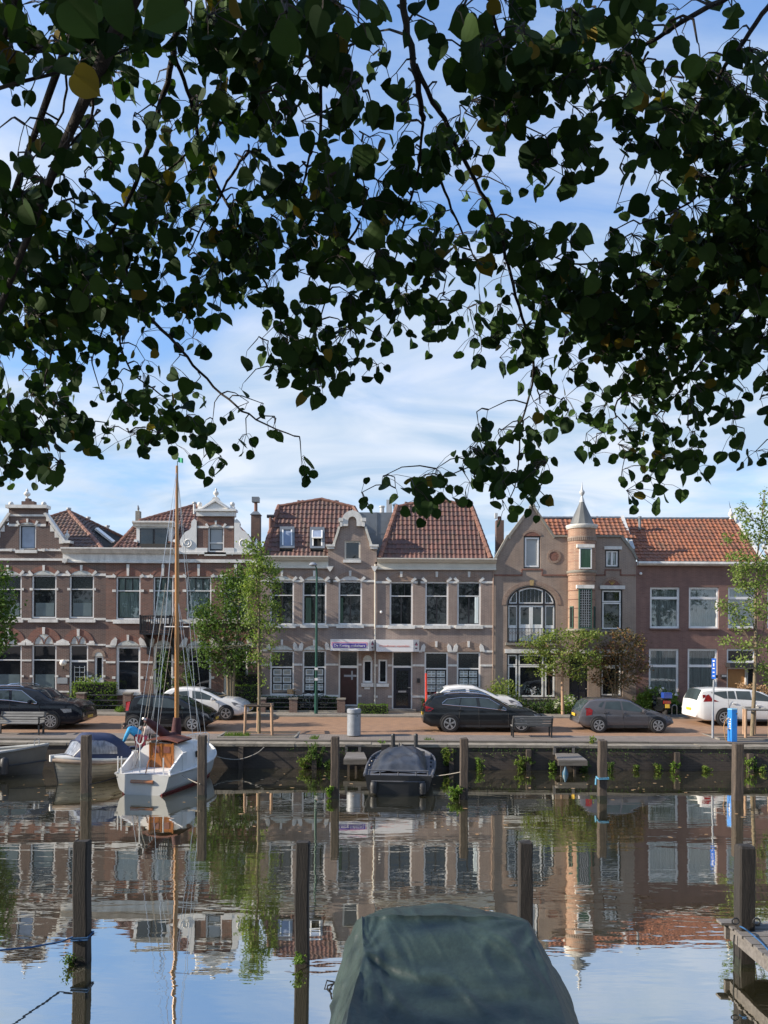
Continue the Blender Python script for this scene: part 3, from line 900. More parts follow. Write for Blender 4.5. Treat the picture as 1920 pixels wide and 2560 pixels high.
# right-hand face of the hip
g = MB()
nn, mm = 14, 12
for j in range(mm):
    p0 = bl.lerp(ap, j / mm); p1 = bl.lerp(ap, (j + 1) / mm)
    q0 = W(300, 1376, D + 5.5).lerp(br_, j / mm); q1 = W(300, 1376, D + 5.5).lerp(br_, (j + 1) / mm)
    for i in range(nn):
        a_ = [p0.lerp(q0, i / nn), p0.lerp(q0, (i + 1) / nn), p1.lerp(q1, (i + 1) / nn), p1.lerp(q1, i / nn)]
        md = p0.lerp(q0, (i + .5) / nn) + Vector((0.05, -0.02, 0.06)); mu = p1.lerp(q1, (i + .5) / nn) + Vector((0.03, 0, 0.03))
        uvq = [((i + .2, j + .2), (i + .8, j + .2), (i + .8, j + .8), (i + .2, j + .8))] * 2
        g.add([a_[0], md, a_[1], a_[2], mu, a_[3]], [(0, 1, 4, 5), (1, 2, 3, 4)], uvq)
g.build('roof', M['tileA'], A.root, recalc=False)
g = MB(); z_ = Vector((0, 0, -.05)); g.add([bl + z_, W(300, 1376, D + 5.5) + z_, br_ + z_, ap + z_], [(0, 1, 2, 3)]); g.build('roof_boarding', M['dark'], A.root, recalc=False)
ridge(ra, [ap, br_], 0.09)
for px, y0, y1, d_ in ((172, 1268, 1281, ap.y), (221, 1289, 1303, ap.y + 1.2), (269, 1305, 1324, ap.y + 2.2)):
    c = W(px, y1 + 4, d_)
    MB().lathe([(.08, 0), (.08, .22), (.13, .24), (.13, .32), (.05, .34)], c.x, c.y, 8, c.z).build('roof_vent', M['leadw'], A.root)
# skylight lying on the hip face
c = W(262, 1338, ap.y + .2)
MB().obox(c, (0.75, 0.2, -0.62), (-.1, 1, .2), (.6, -.2, .75), .55, .3, .05).build('skylight', M['white2'], A.root)

# ---- house B: red brick with white scrolled gable --------------------------------
B = House('scrolled_gable_house', 'red brick house with white scrolled gable, black balcony and curtained windows', 265, 652, M['brickB'])
for i, (x0, x1) in enumerate(((290, 351), (383, 433), (466, 528), (559, 620))):
    B.window(x0, 1441, x1, 1549, 'white2', 3.5, transoms=(1477,), pane='clear', inner='black', curtain='curtain' if i != 2 else 'curtain', toplights=3, sill=(x0 - 6, 1549, x1 + 6, 1559))
    xc = (x0 + x1) / 2
    B.arch(xc, 1441, (x1 - x0) / 2 + 1, 17, 6, M['brickR'], (7, 12), M['brickR'], kup=3)
    B.poly('keystone', [(xc - 3.5, 1411), (xc + 3.5, 1411), (xc + 2.5, 1440), (xc - 2.5, 1440)], 0.06, M['white'])
    for x in (x0 - 9, x1): B.block('impost', x, 1474, x + 9, 1480, 0.035, M['white'])
for x0, x1 in ((265, 289), (352, 382), (434, 465), (529, 558), (621, 652)):
    B.band(x0, x1, 1438.5, 1444); B.band(x0, x1, 1549, 1554, 0.025)
for i, (x0, x1, y1) in enumerate(((290, 351, 1730), (383, 433, 1752), (466, 528, 1730), (559, 620, 1730))):
    B.window(x0, 1615, x1, y1, 'white2', 4, transoms=(1654,), pane='pane', inner='white2', sill=(x0 - 3, y1, x1 + 3, y1 + 8) if i != 1 else None)
    xc = (x0 + x1) / 2
    hw = (x1 - x0) / 2 - 2
    B.arch(xc, 1614, hw, 13, 14, M['brickR'], (6, 8), M['tymp'], kup=0, side=False)
    for sg in (-1, 1):
        B.poly('springer', [(xc + sg * (hw - 2), 1598), (xc + sg * (hw + 3), 1593), (xc + sg * (hw + 12), 1601), (xc + sg * (hw + 18), 1614), (xc + sg * (hw + 1), 1614)], 0.05, M['white'])
for x0, x1 in ((265, 289), (352, 382), (434, 465), (529, 558), (621, 652)):
    B.band(x0, x1, 1612, 1618); B.band(x0, x1, 1653, 1658)
for x in (281, 351, 375, 433, 457, 528): B.block('impost', x, 1691, x + 8, 1697, 0.035, M['white'])
# gable
B.window(520, 1317, 560, 1380, 'white2', 3.5, transoms=(1357,), pane='pane_grey', inner='black', sill=(512, 1381, 566, 1390))
B.arch(540, 1317, 18, 6, 8, M['brickR'], (5, 6), M['white'], kup=1)
B.wall([(265, 1790), (652, 1790), (652, 1380), (584, 1380), (584, 1288), (494, 1288), (494, 1380), (265, 1380)], eave=1385)
B.block('gable_cap', 488, 1274, 592, 1279, 0.22, M['stucco'], 0.34)
B.block('gable_cap', 492, 1279, 588, 1291, 0.12, M['stucco'], 0.30)
B.poly('pediment', [(498, 1274), (582, 1274), (558, 1258), (549, 1251), (546, 1244), (534, 1244), (531, 1251), (522, 1258)], 0.14, M['stucco'], 0.30)
B.poly('pediment_moulding', [(505, 1273), (511, 1273), (540, 1255), (540, 1251)], 0.22, M['stucco'])
B.poly('pediment_moulding', [(575, 1273), (569, 1273), (540, 1255), (540, 1251)], 0.22, M['stucco'])
urn(B, 540, 1218, 1245, 7)
for x in (499.5, 581):
    ball(B, 'gable_ball', x, 1261, 6.4, 0.05)
    B.block('ball_plinth', x - 5, 1266, x + 5, 1274, 0.04, M['stucco'], 0.2)
B.band(494, 520, 1315, 1320.5); B.band(560, 584, 1315, 1320.5)
B.block('gable_plinth', 492, 1370, 519, 1383, 0.07, M['stucco']); B.block('gable_plinth', 561, 1370, 586, 1383, 0.07, M['stucco'])
for sg in (1, -1):
    X = lambda v: 539 + sg * (v - 539)
    vol = [(586, 1383), (586, 1302), (592, 1297), (598, 1303), (600, 1309), (599, 1317), (604, 1325), (614, 1330), (622, 1340), (628, 1352), (627, 1362), (622, 1368), (634, 1372), (640, 1383)]
    vo = B.poly('volute', [(X(a_), b_) for a_, b_ in vol], 0.05, M['stucco'], 0.25)
    sp = []
    for i in range(26):
        a_ = i * 0.42; r_ = 13 - i * 0.42
        sp.append(W(X(609 + r_ * cos(a_)), 1357 + r_ * sin(a_), D - .06))
    MB().tube(sp, 0.03, 5).build('scroll', M['stucco'], vo, smooth=60)
    B.poly('corbel', [(X(576), 1383), (X(586), 1383), (X(581), 1389)], 0.08, M['white'])
urn(B, 641, 1345, 1374, 6); B.block('gable_shoulder', 632, 1374, 652, 1381, 0.10, M['stucco'], 0.25)
B.band(437, 652, 1381, 1386, 0.10); B.band(437, 652, 1399, 1407, 0.09)
cornice(B, 265, 437, 1371, 1408, M['white'])
# dormer
dw = rect(341, 1316, 430, 1372, D + .5)
do = MB().box(dw[0], dw[1], D + .5, D + 3.0, dw[2], dw[3]).build('dormer', M['white2'], B.root)
MB().prismx([(D + .3, dw[3] + .24), (D + .22, dw[3] + .24), (D + .22, dw[3] + .16), (D + .36, dw[3] + .08), (D + .40, dw[3] - .02), (D + 3.0, dw[3] - .02), (D + 3.0, dw[3] + .24)], dw[0] - .14, dw[1] + .14).build('cornice', M['white'], do)
for x0, x1 in ((350, 385), (386, 421)):
    q = rect(x0, 1321, x1, 1368, D + .5)
    wo_ = MB()
    wo_.box(q[0], q[1], D + .455, D + .49, q[2], q[3])
    wn_ = wo_.build('window', M['black'], do)
    MB().box(q[0] + .05, q[1] - .05, D + .447, D + .454, q[2] + .05, q[3] - .05).build('pane', M['pane'], wn_)
for x in (337, 434):
    MB().lathe([(.09, -.05), (.09, .05)], wx(x, D + .5), D + .5, 12, W(x, 1353, D + .5).z, axis='y').build('scroll', M['white2'], do)
rb, hitB = plane_tiles('roof', B.root, [(284, 1374), (650, 1374), (600, 1322), (488, 1263), (350, 1302)], 1374, D + .12, 1.1, M['tileC'], 0.215, 0.27,
                       skip=[[(346, 1380), (425, 1380), (425, 1323), (346, 1323)], [(514, 1380), (566, 1380), (566, 1308), (514, 1308)]])
ridge(rb, [hitB(284, 1373), hitB(350, 1302), hitB(488, 1263), hitB(600, 1322), hitB(652, 1374)], 0.10)
# short chimney with bird, vents, tall chimney with cowl
c0 = W(345, 1306, D + 2.2)
cs_ = MB().box(c0.x - .11, c0.x + .11, D + 2.1, D + 2.4, c0.z - 1.0, W(345, 1278, D + 2.2).z).build('chimney', M['stone'], B.root)
c0 = W(486, 1262, D + 2.4)
MB().lathe([(.07, -.5), (.07, .05), (.12, .07), (.12, .14), (.04, .17)], c0.x, c0.y, 8, c0.z).build('roof_vent', M['leadw'], B.root)
q = rect(629, 1288, 651, 1380, D + 1.2)
ch = MB().box(q[0], q[1], D + 1.0, D + 1.45, q[2], q[3]).build('chimney', M['chim'], B.root)
g = MB(); cxm = (q[0] + q[1]) / 2; hx = (q[1] - q[0]) / 2
g.add([(cxm - hx - .05, D + .95, q[3]), (cxm + hx + .05, D + .95, q[3]), (cxm + hx + .05, D + 1.5, q[3]), (cxm - hx - .05, D + 1.5, q[3]),
       (cxm - .12, D + 1.1, q[3] + .18), (cxm + .12, D + 1.1, q[3] + .18), (cxm + .12, D + 1.35, q[3] + .18), (cxm - .12, D + 1.35, q[3] + .18)],
      [(0, 1, 5, 4), (1, 2, 6, 5), (2, 3, 7, 6), (3, 0, 4, 7), (4, 5, 6, 7), (0, 3, 2, 1)])
g.build('chimney_cap', M['zinc'], ch)
pt_ = MB().lathe([(.09, 0), (.085, .55)], cxm - .02, D + 1.22, 10, q[3] + .16).build('chimney_pot', M['ridge'], ch)
MB().box(cxm - .2, cxm + .16, D + 1.04, D + 1.4, q[3] + .66, q[3] + .92).build('cowl', M['zinc'], ch)
# balcony
bq = rect(362, 1583, 438, 1587)
bal = MB().box(bq[0], bq[1], D - .85, D, bq[2], bq[3] + .02).build('balcony', M['black'], B.root)
g = MB()
zt_ = bq[3] + 43 * KPX
for x in (bq[0] + .03, bq[1] - .03):
    g.box(x - .03, x + .03, D - .85, D - .79, bq[3], zt_ + .03)
g.box(bq[0], bq[1], D - .85, D - .79, zt_ - .05, zt_); g.box(bq[0], bq[1], D - .85, D - .79, bq[3] + .06, bq[3] + .1)
for i in range(13):
    x = bq[0] + .08 + (bq[1] - bq[0] - .16) * i / 12
    g.box(x - .018, x + .018, D - .84, D - .80, bq[3], zt_ - .02)
for x in (bq[0], bq[1] - .05):
    g.box(x, x + .05, D - .79, D, zt_ - .05, zt_); g.box(x, x + .05, D - .79, D, bq[3] + .06, bq[3] + .1)
    for i in range(5): g.box(x + .01, x + .04, D - .75 + i * .16, D - .72 + i * .16, bq[3], zt_ - .02)
g.build('railing', M['black'], bal)
for px in (372, 433):
    x = wx(px, D, 1600)
    MB().prismx([(D - .75, bq[2]), (D, bq[2]), (D, bq[2] - .98), (D - .12, bq[2] - .95), (D - .10, bq[2] - .6), (D - .45, bq[2] - .18)], x - .07, x + .07).build('bracket', M['black'], bal)
# ---- houses C and D: the estate agent's twin ---------------------------------
def text_mesh(name, s, size, loc, mt, parent, bold=0.0, rot=(R(90), 0, 0), width=None):
    cu = bpy.data.curves.new(name, 'FONT'); cu.body = s; cu.size = size; cu.align_x = 'CENTER'; cu.align_y = 'CENTER'
    cu.extrude = 0.004; cu.offset = bold; cu.resolution_u = 3
    tmp = bpy.data.objects.new(name + '_tmp', cu); COL.objects.link(tmp)
    bpy.context.view_layer.update()
    me = bpy.data.meshes.new_from_object(tmp.evaluated_get(bpy.context.evaluated_depsgraph_get()))
    bpy.data.objects.remove(tmp); bpy.data.curves.remove(cu)
    xs = [v.co.x for v in me.vertices]
    if width and xs:
        f = width / (max(xs) - min(xs))
        for v in me.vertices: v.co.x *= f
    rm = Matrix.Translation(Vector(loc) - ROOT.get(parent.name, Vector((0, 0, 0)))) @ __import__('mathutils').Euler(rot).to_matrix().to_4x4()
    me.transform(rm)
    me.materials.clear(); me.materials.append(mt)
    o = bpy.data.objects.new(name, me); COL.objects.link(o); o.parent = parent
    ROOT[o.name] = ROOT.get(parent.name, Vector((0, 0, 0)))
    return o
M['s_purple'] = mat('sign_purple', (0.10, 0.06, 0.34), 0.35, 0.05, 4)
M['s_pink'] = mat('sign_pink', (0.80, 0.16, 0.30), 0.35, 0.05, 4)
M['s_orange'] = mat('sign_orange', (0.80, 0.30, 0.22), 0.35, 0.05, 4)
M['s_white'] = mat('sign_white', (0.80, 0.79, 0.78), 0.3, 0.05, 2)
M['s_dark'] = mat('sign_dark', (0.10, 0.05, 0.09), 0.35, 0.1, 4)

C = House('bell_gable_house', 'mauve patterned brick house with small white arched bell gable and two roof windows', 652, 938, M['brickC'])
DD = House('hipped_roof_house', 'mauve patterned brick house with steep rust tiled hipped roof, between bell gable and turret', 938, 1233, M['brickC'])
def upper(H, x0, x1, yo, tym):
    H.window(x0, 1452 + yo, x1, 1562 + yo, 'white2', 4, transoms=(1488 + yo,), pane='pane', inner='black', toplights=3, mulls=(((x0 + x1) / 2, 1490 + yo, 1556 + yo),) if False else (),
             sill=(x0 - 5, 1562 + yo, x1 + 5, 1570 + yo))
    xc = (x0 + x1) / 2
    H.arch(xc, 1451 + yo, (x1 - x0) / 2 - 3, 11, 11, M['brickM'], (6.5, 9), tym, kup=2)
    c = rect(x0 + 4, 1488 + yo, x1 - 4, 1558 + yo)
    xm = (c[0] + c[1]) / 2
    MB().box(xm - .035, xm + .035, D + .085, D + .125, c[2], c[3]).build('mullion', M['black'], H.root)
def lower(H, x0, x1, yo, tym):
    H.window(x0, 1626 + yo, x1, 1738 + yo, 'white2', 4, transoms=(1668 + yo,), pane='pane', inner='black', top_pane='lead', posters=(3, 2, 1672 + yo, 1727 + yo), bead=1.6, sill=(x0 - 3, 1738 + yo, x1 + 3, 1744 + yo))
    xc = (x0 + x1) / 2; hw = (x1 - x0) / 2 - 2
    H.arch(xc, 1625 + yo, hw, 12, 13, M['brickM'], (6, 9), tym, kup=1, side=False)
    for sg in (-1, 1):
        H.poly('springer', [(xc + sg * (hw - 1), 1612 + yo), (xc + sg * (hw + 3), 1605 + yo), (xc + sg * (hw + 9), 1611 + yo), (xc + sg * (hw + 13), 1625 + yo), (xc + sg * (hw + 1), 1625 + yo)], 0.05, M['white'])
for x0, x1 in ((675, 735), (756, 816), (846, 905)): upper(C, x0, x1, 0, M['tymp'] if x0 < 800 else M['white'])
for x0, x1 in ((974, 1032), (1063, 1121), (1143, 1202)): upper(DD, x0, x1, 2, M['brickM'])
for x0, x1 in ((675, 735), (756, 815)): lower(C, x0, x1, 0, M['tymp'])
for x0, x1 in ((1061, 1120), (1142, 1201)): lower(DD, x0, x1, 4, M['brickM'])
for H, segs, yo in ((C, ((652, 675), (735, 756), (816, 846), (905, 937)), 0), (DD, ((938, 974), (1032, 1063), (1121, 1143), (1202, 1232)), 3)):
    for a_, b_ in segs:
        H.band(a_, b_, 1450 + yo, 1455.5 + yo); H.band(a_, b_, 1560 + yo, 1566 + yo, 0.025)
for a_, b_ in ((652, 675), (735, 756), (815, 846), (896, 904), (935, 938)):
    C.band(a_, b_, 1659, 1664); C.band(a_, b_, 1737, 1742)
for a_, b_ in ((938, 944), (970, 980), (1031, 1061), (1120, 1142), (1201, 1232)):
    DD.band(a_, b_, 1661, 1666); DD.band(a_, b_, 1739, 1744)
for a_, b_ in ((652, 668), (735, 756)): C.band(a_, b_, 1623, 1628)
for a_, b_ in ((1047, 1055), (1120, 1140), (1207, 1232)): DD.band(a_, b_, 1626, 1631)
# doors
C.window(846, 1626, 896, 1766, 'white2', 4, transoms=(1667,), pane='maroon', top_pane='lead', bead=3)
q = rect(852, 1672, 890, 1762)
g = MB(); g.box(q[0] + .08, q[1] - .10, D + .07, D + .125, q[2] + 1.0, q[3] - .25)
pn = g.build('door_panel', M['maroon'], C.root)
g = MB(); xm = q[0] + .45; zm = q[3] - .35
g.box(xm - .30, xm + .32, D + .066, D + .075, zm - .05, zm + .05); g.box(xm + .06, xm + .14, D + .064, D + .073, zm - .2, zm + .25)
g.build('glazing_bar', M['grey_met'], pn)
q2 = rect(846, 1764, 896, 1774); MB().box(q2[0] - .1, q2[1] + .1, D - .35, D + .1, BASEZ - .05, q2[3]).build('doorstep', M['stone'], C.root)
DD.window(980, 1628, 1031, 1774, 'white2', 3.5, transoms=(1667,), pane='navy', top_pane='lead', bead=2.5)
q = rect(984, 1670, 1027, 1771)
g = MB(); w6 = 6.5 * KPX
for a_ in ((q[0], q[0] + w6), (q[1] - w6, q[1])): g.box(a_[0], a_[1], D + .05, D + .10, q[2], q[3])
for z0, z1 in ((q[3] - w6, q[3]), (q[2], q[2] + w6), (q[2] + 38 * KPX, q[2] + 46 * KPX)): g.box(q[0] + w6, q[1] - w6, D + .052, D + .10, z0, z1)
dr_ = g.build('door', M['navy'], DD.root)
MB().box(q[0] + w6, q[1] - w6, D + .09, D + .11, q[2] + w6, q[3] - w6).build('door_glass', M['lead'], dr_)
MB().box(q[0] + w6 + .1, q[1] - w6 - .1, D + .04, D + .06, q[2] + 40 * KPX, q[2] + 44 * KPX).build('letter_plate', M['steel'], dr_)
MB().box(q[1] - .14, q[1] - .02, D + .01, D + .05, q[2] + 51 * KPX, q[2] + 53 * KPX).build('door_handle', M['steel'], dr_)
q2 = rect(978, 1772, 1034, 1784); MB().box(q2[0] - .1, q2[1] + .1, D - .4, D + .1, BASEZ - .05, q2[3]).build('doorstep', M['stone'], DD.root)
DD.window(946, 1649, 968, 1708, 'white2', 4, pane='pane', sill=(941, 1709, 972, 1717))
DD.arch(957, 1648, 12, 10, 6, M['brickM'], None, M['brickM'])
C.window(907, 1650, 931, 1707, 'white2', 4.5, pane='pane', sill=(903, 1708, 934, 1717))
C.arch(919, 1650, 11, 12, 6, M['brickM'], None, M['tymp'])
C.block('nameplate', 911, 1718, 925, 1723, 0.02, M['white2'])
DD.block('intercom', 1043, 1696, 1050, 1707, 0.06, M['plastic'])
DD.block('intercom', 1044, 1448, 1051, 1461, 0.08, M['plastic'])
C.block('intercom', 826, 1448, 833, 1458, 0.08, M['plastic'])
c = W(953, 1530, D - .1); MB().sphere(c, .07, 8).build('outdoor_lamp', M['white2'], DD.root)
g = MB(); g.tube([W(938, 1410, D - .05), W(937.3, 1765, D - .05)], .035, 8); g.build('downpipe', M['cream'], C.root)
g = MB(); g.tube([W(1233.5, 1425, D - .05), W(1232.4, 1765, D - .05)], .03, 8); g.build('downpipe', M['brickM'], DD.root)
# bell gable of C
C.window(861, 1352, 901, 1400, 'cream', 4.2, pane='pane', sill=(858, 1400, 903, 1407), sillmat='white')
bell = [(850, 1318), (849, 1326), (846, 1338), (841, 1352), (837, 1362)]
outl = [(652, 1790), (938, 1790), (938, 1405), (942, 1405), (942, 1366), (926, 1366)] + [(881 * 2 - a_, b_) for a_, b_ in reversed(bell)] + \
       [(904, 1318), (904, 1300), (893, 1284), (881, 1280), (869, 1284), (858, 1300), (858, 1318)] + bell + [(836, 1366), (820, 1366), (820, 1405), (652, 1405)]
C.wall(outl, eave=1405)
arcp = [(855, 1316)] + [(881 + 25 * cos(pi - pi * i / 14), 1301 - 24 * sin(pi * i / 14)) for i in range(15)] + [(907, 1316), (892, 1316)] + [(881 + 10.5 * cos(pi * i / 10), 1303 - 11 * sin(pi * i / 10)) for i in range(11)] + [(870, 1316)]
C.poly('gable_arch', arcp, 0.14, M['white'], 0.32)
for sg in (1, -1):
    X = lambda v: 881 + sg * (v - 881)
    C.block('gable_cap', min(X(904), X(915)), 1296, max(X(904), X(915)), 1304, 0.18, M['white'], 0.33)
    C.block('gable_cap', min(X(906), X(912)), 1304, max(X(906), X(912)), 1317, 0.15, M['white'], 0.325)
    cp = [(X(1762 - a_ if False else 881 * 2 - a_), b_) for a_, b_ in bell]
    pin = [(X(a_ + 0), b_) for a_, b_ in ((911, 1317), (914, 1328), (918, 1341), (923, 1356), (925, 1365))]
    pout = [(X(a_), b_) for a_, b_ in ((932, 1365), (928, 1353), (923, 1339), (919, 1326), (917, 1317))]
    C.poly('gable_coping', pin + pout, 0.10, M['cream'], 0.31)
    C.block('gable_shoulder', min(X(924), X(947)), 1362, max(X(924), X(947)), 1367, 0.17, M['white'], 0.33)
    C.block('gable_shoulder', min(X(926), X(944)), 1367, max(X(926), X(944)), 1373, 0.13, M['white'], 0.31)
    C.poly('corbel', [(X(928), 1416), (X(945), 1416), (X(942), 1423), (X(936.5), 1430), (X(931), 1423)], 0.2, M['white'])
cornice(C, 640, 821, 1391, 1421, M['cream'])
cornice(DD, 943, 1240, 1397, 1425, M['cream'])
rc, hitC = plane_tiles('roof', C.root, [(654, 1392), (846, 1392), (882, 1268), (803, 1247), (697, 1265)], 1392, D + .1, 0.62, M['tileC'], 0.219, 0.31,
                       skip=[[(701, 1374), (737, 1374), (737, 1322), (701, 1322)], [(776, 1375), (812, 1375), (812, 1323), (776, 1323)], [(857, 1402), (905, 1402), (905, 1345), (857, 1345)]])
ridge(rc, [hitC(656, 1391), hitC(697, 1266)], 0.12)
ridge(rc, [hitC(697, 1266), hitC(803, 1248), hitC(884, 1268)], 0.095)
ridge(rc, [hitC(884, 1268), hitC(893, 1282)], 0.11)
for i, (x0, x1, y0, y1) in enumerate(((700, 737, 1320, 1373), (775, 812, 1321, 1374))):
    P_ = [hitC(x0, y1), hitC(x1, y1), hitC(x1, y0), hitC(x0, y0)]
    cc = sum(P_, Vector()) / 4; ux = (P_[1] - P_[0]).normalized(); uv_ = (P_[3] - P_[0]).normalized(); un = ux.cross(uv_).normalized()
    hx, hv = (P_[1] - P_[0]).length / 2, (P_[3] - P_[0]).length / 2
    g = MB()
    for sx in (-1, 1): g.obox(cc + ux * sx * (hx - .06) + un * .05, ux, uv_, un, .06, hv, .07)
    for sv in (-1, 1): g.obox(cc + uv_ * sv * (hv - (.06 if sv < 0 else .10)) + un * .052, ux, uv_, un, hx - .12, .06 if sv < 0 else .10, .07)
    sk_ = g.build('skylight', M['zinc'], rc)
    g = MB()
    for sx in (-1, 1): g.obox(cc + ux * sx * (hx - .15) + un * .07, ux, uv_, un, .03, hv - .16, .05)
    g.build('sash', M['white2'], sk_)
    if i == 0:
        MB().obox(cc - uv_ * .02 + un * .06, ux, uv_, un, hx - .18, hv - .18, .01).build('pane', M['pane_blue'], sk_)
    else:
        MB().obox(cc - uv_ * .02 + un * .03, ux, uv_, un, hx - .14, hv - .16, .01).build('opening', M['dark'], sk_)
        p0 = cc + uv_ * .22 + un * .16
        uo = (uv_ - un * .28).normalized()
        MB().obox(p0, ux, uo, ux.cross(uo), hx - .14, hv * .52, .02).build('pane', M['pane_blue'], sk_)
        g = MB()
        for sx in (-1, 1): g.obox(p0 + ux * sx * (hx - .13), ux, uo, ux.cross(uo), .03, hv * .55, .03)
        g.obox(p0 - uo * hv * .54, ux, uo, ux.cross(uo), hx - .1, .03, .031)
        g.build('sash', M['white2'], sk_)
rd, hitD = plane_tiles('roof', DD.root, [(947, 1397), (1228, 1397), (1180, 1266), (1090, 1246), (993, 1266)], 1397, D + .1, 0.62, M['tileC'], 0.219, 0.31)
ridge(rd, [hitD(949, 1396), hitD(993, 1267)], 0.125); ridge(rd, [hitD(1227, 1396), hitD(1179, 1267)], 0.125)
ridge(rd, [hitD(993, 1267), hitD(1090, 1247), hitD(1179, 1267)], 0.095)
q = rect(886, 1281, 992, 1400, D + 1.6)
fl = MB().box(q[0], q[1], D + 1.6, D + 6, q[2], q[3]).build('flat_roof_box', M['zinc'], DD.root)
g = MB(); xs_ = wx(941, D + 1.6, 1300)
g.box(xs_ - .04, xs_ + .04, D + 1.57, D + 1.6, q[2], q[3]); g.box(q[0], q[1], D + 1.585, D + 1.6, q[3] - 1.1, q[3] - 1.06)
g.build('standing_seam', M['zinc'], fl)
for x0, x1, y0, rr in ((949, 961, 1263, 0), (966, 980, 1250, 1), (983, 993, 1258, 0)):
    q = rect(x0, y0, x1, 1282, D + 2.4)
    if rr: o_ = MB().box(q[0], q[1], D + 2.3, D + 2.6, q[2], q[3])
    else: o_ = MB().lathe([((q[1] - q[0]) / 2 * s_, z_) for s_, z_ in ((.9, 0), (.9, (q[3] - q[2]) * .7), (1.25, (q[3] - q[2]) * .75), (1.25, (q[3] - q[2]) * .9), (.3, q[3] - q[2]))], (q[0] + q[1]) / 2, D + 2.45, 10, q[2])
    o_.build('flue', M['leadw'], DD.root)
q = rect(1240, 1301, 1259, 1398, D + 1.0)
ch = MB().box(q[0], q[1], D + .9, D + 1.35, q[2], q[3]).build('chimney', M['chim'], DD.root)
MB().box(q[0] - .02, q[1] + .02, D + .88, D + 1.37, q[2], q[2] + .4).build('flashing', M['zinc'], ch)
MB().lathe([(.11, 0), (.09, .22)], (q[0] + q[1]) / 2, D + 1.12, 10, q[3]).build('chimney_pot', M['ridge'], ch)
MB().box(q[0] - .06, q[0] + .08, D + 1.0, D + 1.2, q[3] + .12, q[3] + .38).build('cowl', M['leadw'], ch)
# vents behind the left hip
for px, y0, y1 in ((676, 1288, 1330),):
    c = W(px, y1, D + 1.0)
    vo = MB().lathe([(.08, 0), (.08, .75)], c.x, c.y, 8, c.z).build('roof_vent', M['ridge'], C.root)
    MB().tube([(c.x - .18, c.y, c.z + .80), (c.x + .18, c.y, c.z + .80)], .09, 8).build('cowl', M['dk_met'], vo)
DD.wall([(938, 1790), (1233, 1790), (1233, 1410), (938, 1410)], eave=1410)

q = rect(1187, 1492, 1197, 1558); rows = [[(q[0] + (q[1] - q[0]) * i / 10, D + .075 + .012 * sin(i * 2.1), z_) for i in range(11)] for z_ in (q[2], q[3])]
MB().grid(rows).build('curtain', M['curtain'], DD.root, smooth=60)
for x0, x1, y0, y1 in ((764, 778, 1494, 1558), (80, 92, 1478, 1508) if False else (850, 858, 1494, 1558)):
    q = rect(x0, y0, x1, y1); rows = [[(q[0] + (q[1] - q[0]) * i / 10, D + .078 + .012 * sin(i * 2.1 + x0), z_) for i in range(11)] for z_ in (q[2], q[3])]
    MB().grid(rows).build('curtain', M['gcurt'], C.root, smooth=60)
# the two sign boxes over the doors
def signbox(name, label, x0, x1, xch, y0, y1, proj):
    a = rect(x0, y0, x1, y1, D - proj)
    xe = wx(xch, D, 1612)
    c = ((a[0] + a[1]) / 2, D - .01, a[2])
    root = thing(name, label, 'shop sign', c)
    g = MB(); g.prismz([(a[0], D - proj), (a[1], D - proj), (xe, D - .03), (a[0] - .02, D - .03)], a[2], a[3])
    body = g.build('sign_box', M['s_white'], root)
    return root, a, xe
s1, a, xe = signbox('shop_sign', 'white shop sign box reading De Koning makelaars on a purple panel', 826, 922, 939.5, 1598, 1627, 0.75)
k1 = (D - .75) / F
pz0, pz1 = a[3] - 21.5 * k1, a[3] - 11 * k1
px0, px1 = a[0] + 6.5 * k1, a[1] - 6.5 * k1
MB().box(px0, px1, D - .765, D - .751, pz0, pz1).build('name_panel', M['s_purple'], s1)
g = MB()
g.box(px0 - 3 * k1, px1 + 3 * k1, D - .758, D - .751, pz1 + 1.6 * k1, pz1 + 3.0 * k1)
for x in (px0 - 3 * k1, px1 + 1.8 * k1): g.box(x, x + 1.2 * k1, D - .758, D - .751, pz1 - 6 * k1, pz1 + 1.6 * k1)
g.build('outline', M['s_pink'], s1)
text_mesh('lettering', 'De Koning makelaars', 0.17, ((px0 + px1) / 2, D - .768, (pz0 + pz1) / 2), M['s_white'], s1, 0.002, width=(px1 - px0) * .93)
def house_icon(root, a, xe, proj, u0):
    # small emblem on the slanted right-hand end: dark roof over a pale house
    p0 = Vector((a[1], D - proj, 0)); p1 = Vector((xe, D - .03, 0)); d_ = (p1 - p0).normalized(); n_ = Vector((d_.y, -d_.x, 0))
    cc = p0.lerp(p1, .5) + n_ * .006
    zc_ = (a[2] + a[3]) / 2
    e = MB()
    def q(u, v): p = cc + d_ * u; return (p.x, p.y, zc_ + v)
    e.add([q(-.17, .02), q(.17, .02), q(0, .20)], [(0, 1, 2)])
    e.add([q(-.10, -.16), q(.10, -.16), q(.10, -.10), q(-.10, -.10)], [(0, 1, 2, 3)])
    em = e.build('emblem', M['s_dark'], root, recalc=False)
    e = MB(); cc = cc + n_ * .004
    e.add([q(-.07, .0), q(.07, .0), q(0, .09)], [(0, 1, 2)])
    e.build('gable', M['s_pink'], em, recalc=False)
house_icon(s1, a, xe, 0.75, 0)
s2, a, xe = signbox('shop_sign', 'white shop sign box reading Woondromen waarmaken over the glazed navy door', 940.5, 1033, 1048, 1599, 1629, 0.55)
text_mesh('lettering', 'Woondromen waarmaken', 0.15, ((a[0] + a[1]) / 2 - .02, D - .556, (a[2] + a[3]) / 2 - .02), M['s_orange'], s2, 0.0, width=(a[1] - a[0]) * .82)
house_icon(s2, a, xe, 0.55, 0)

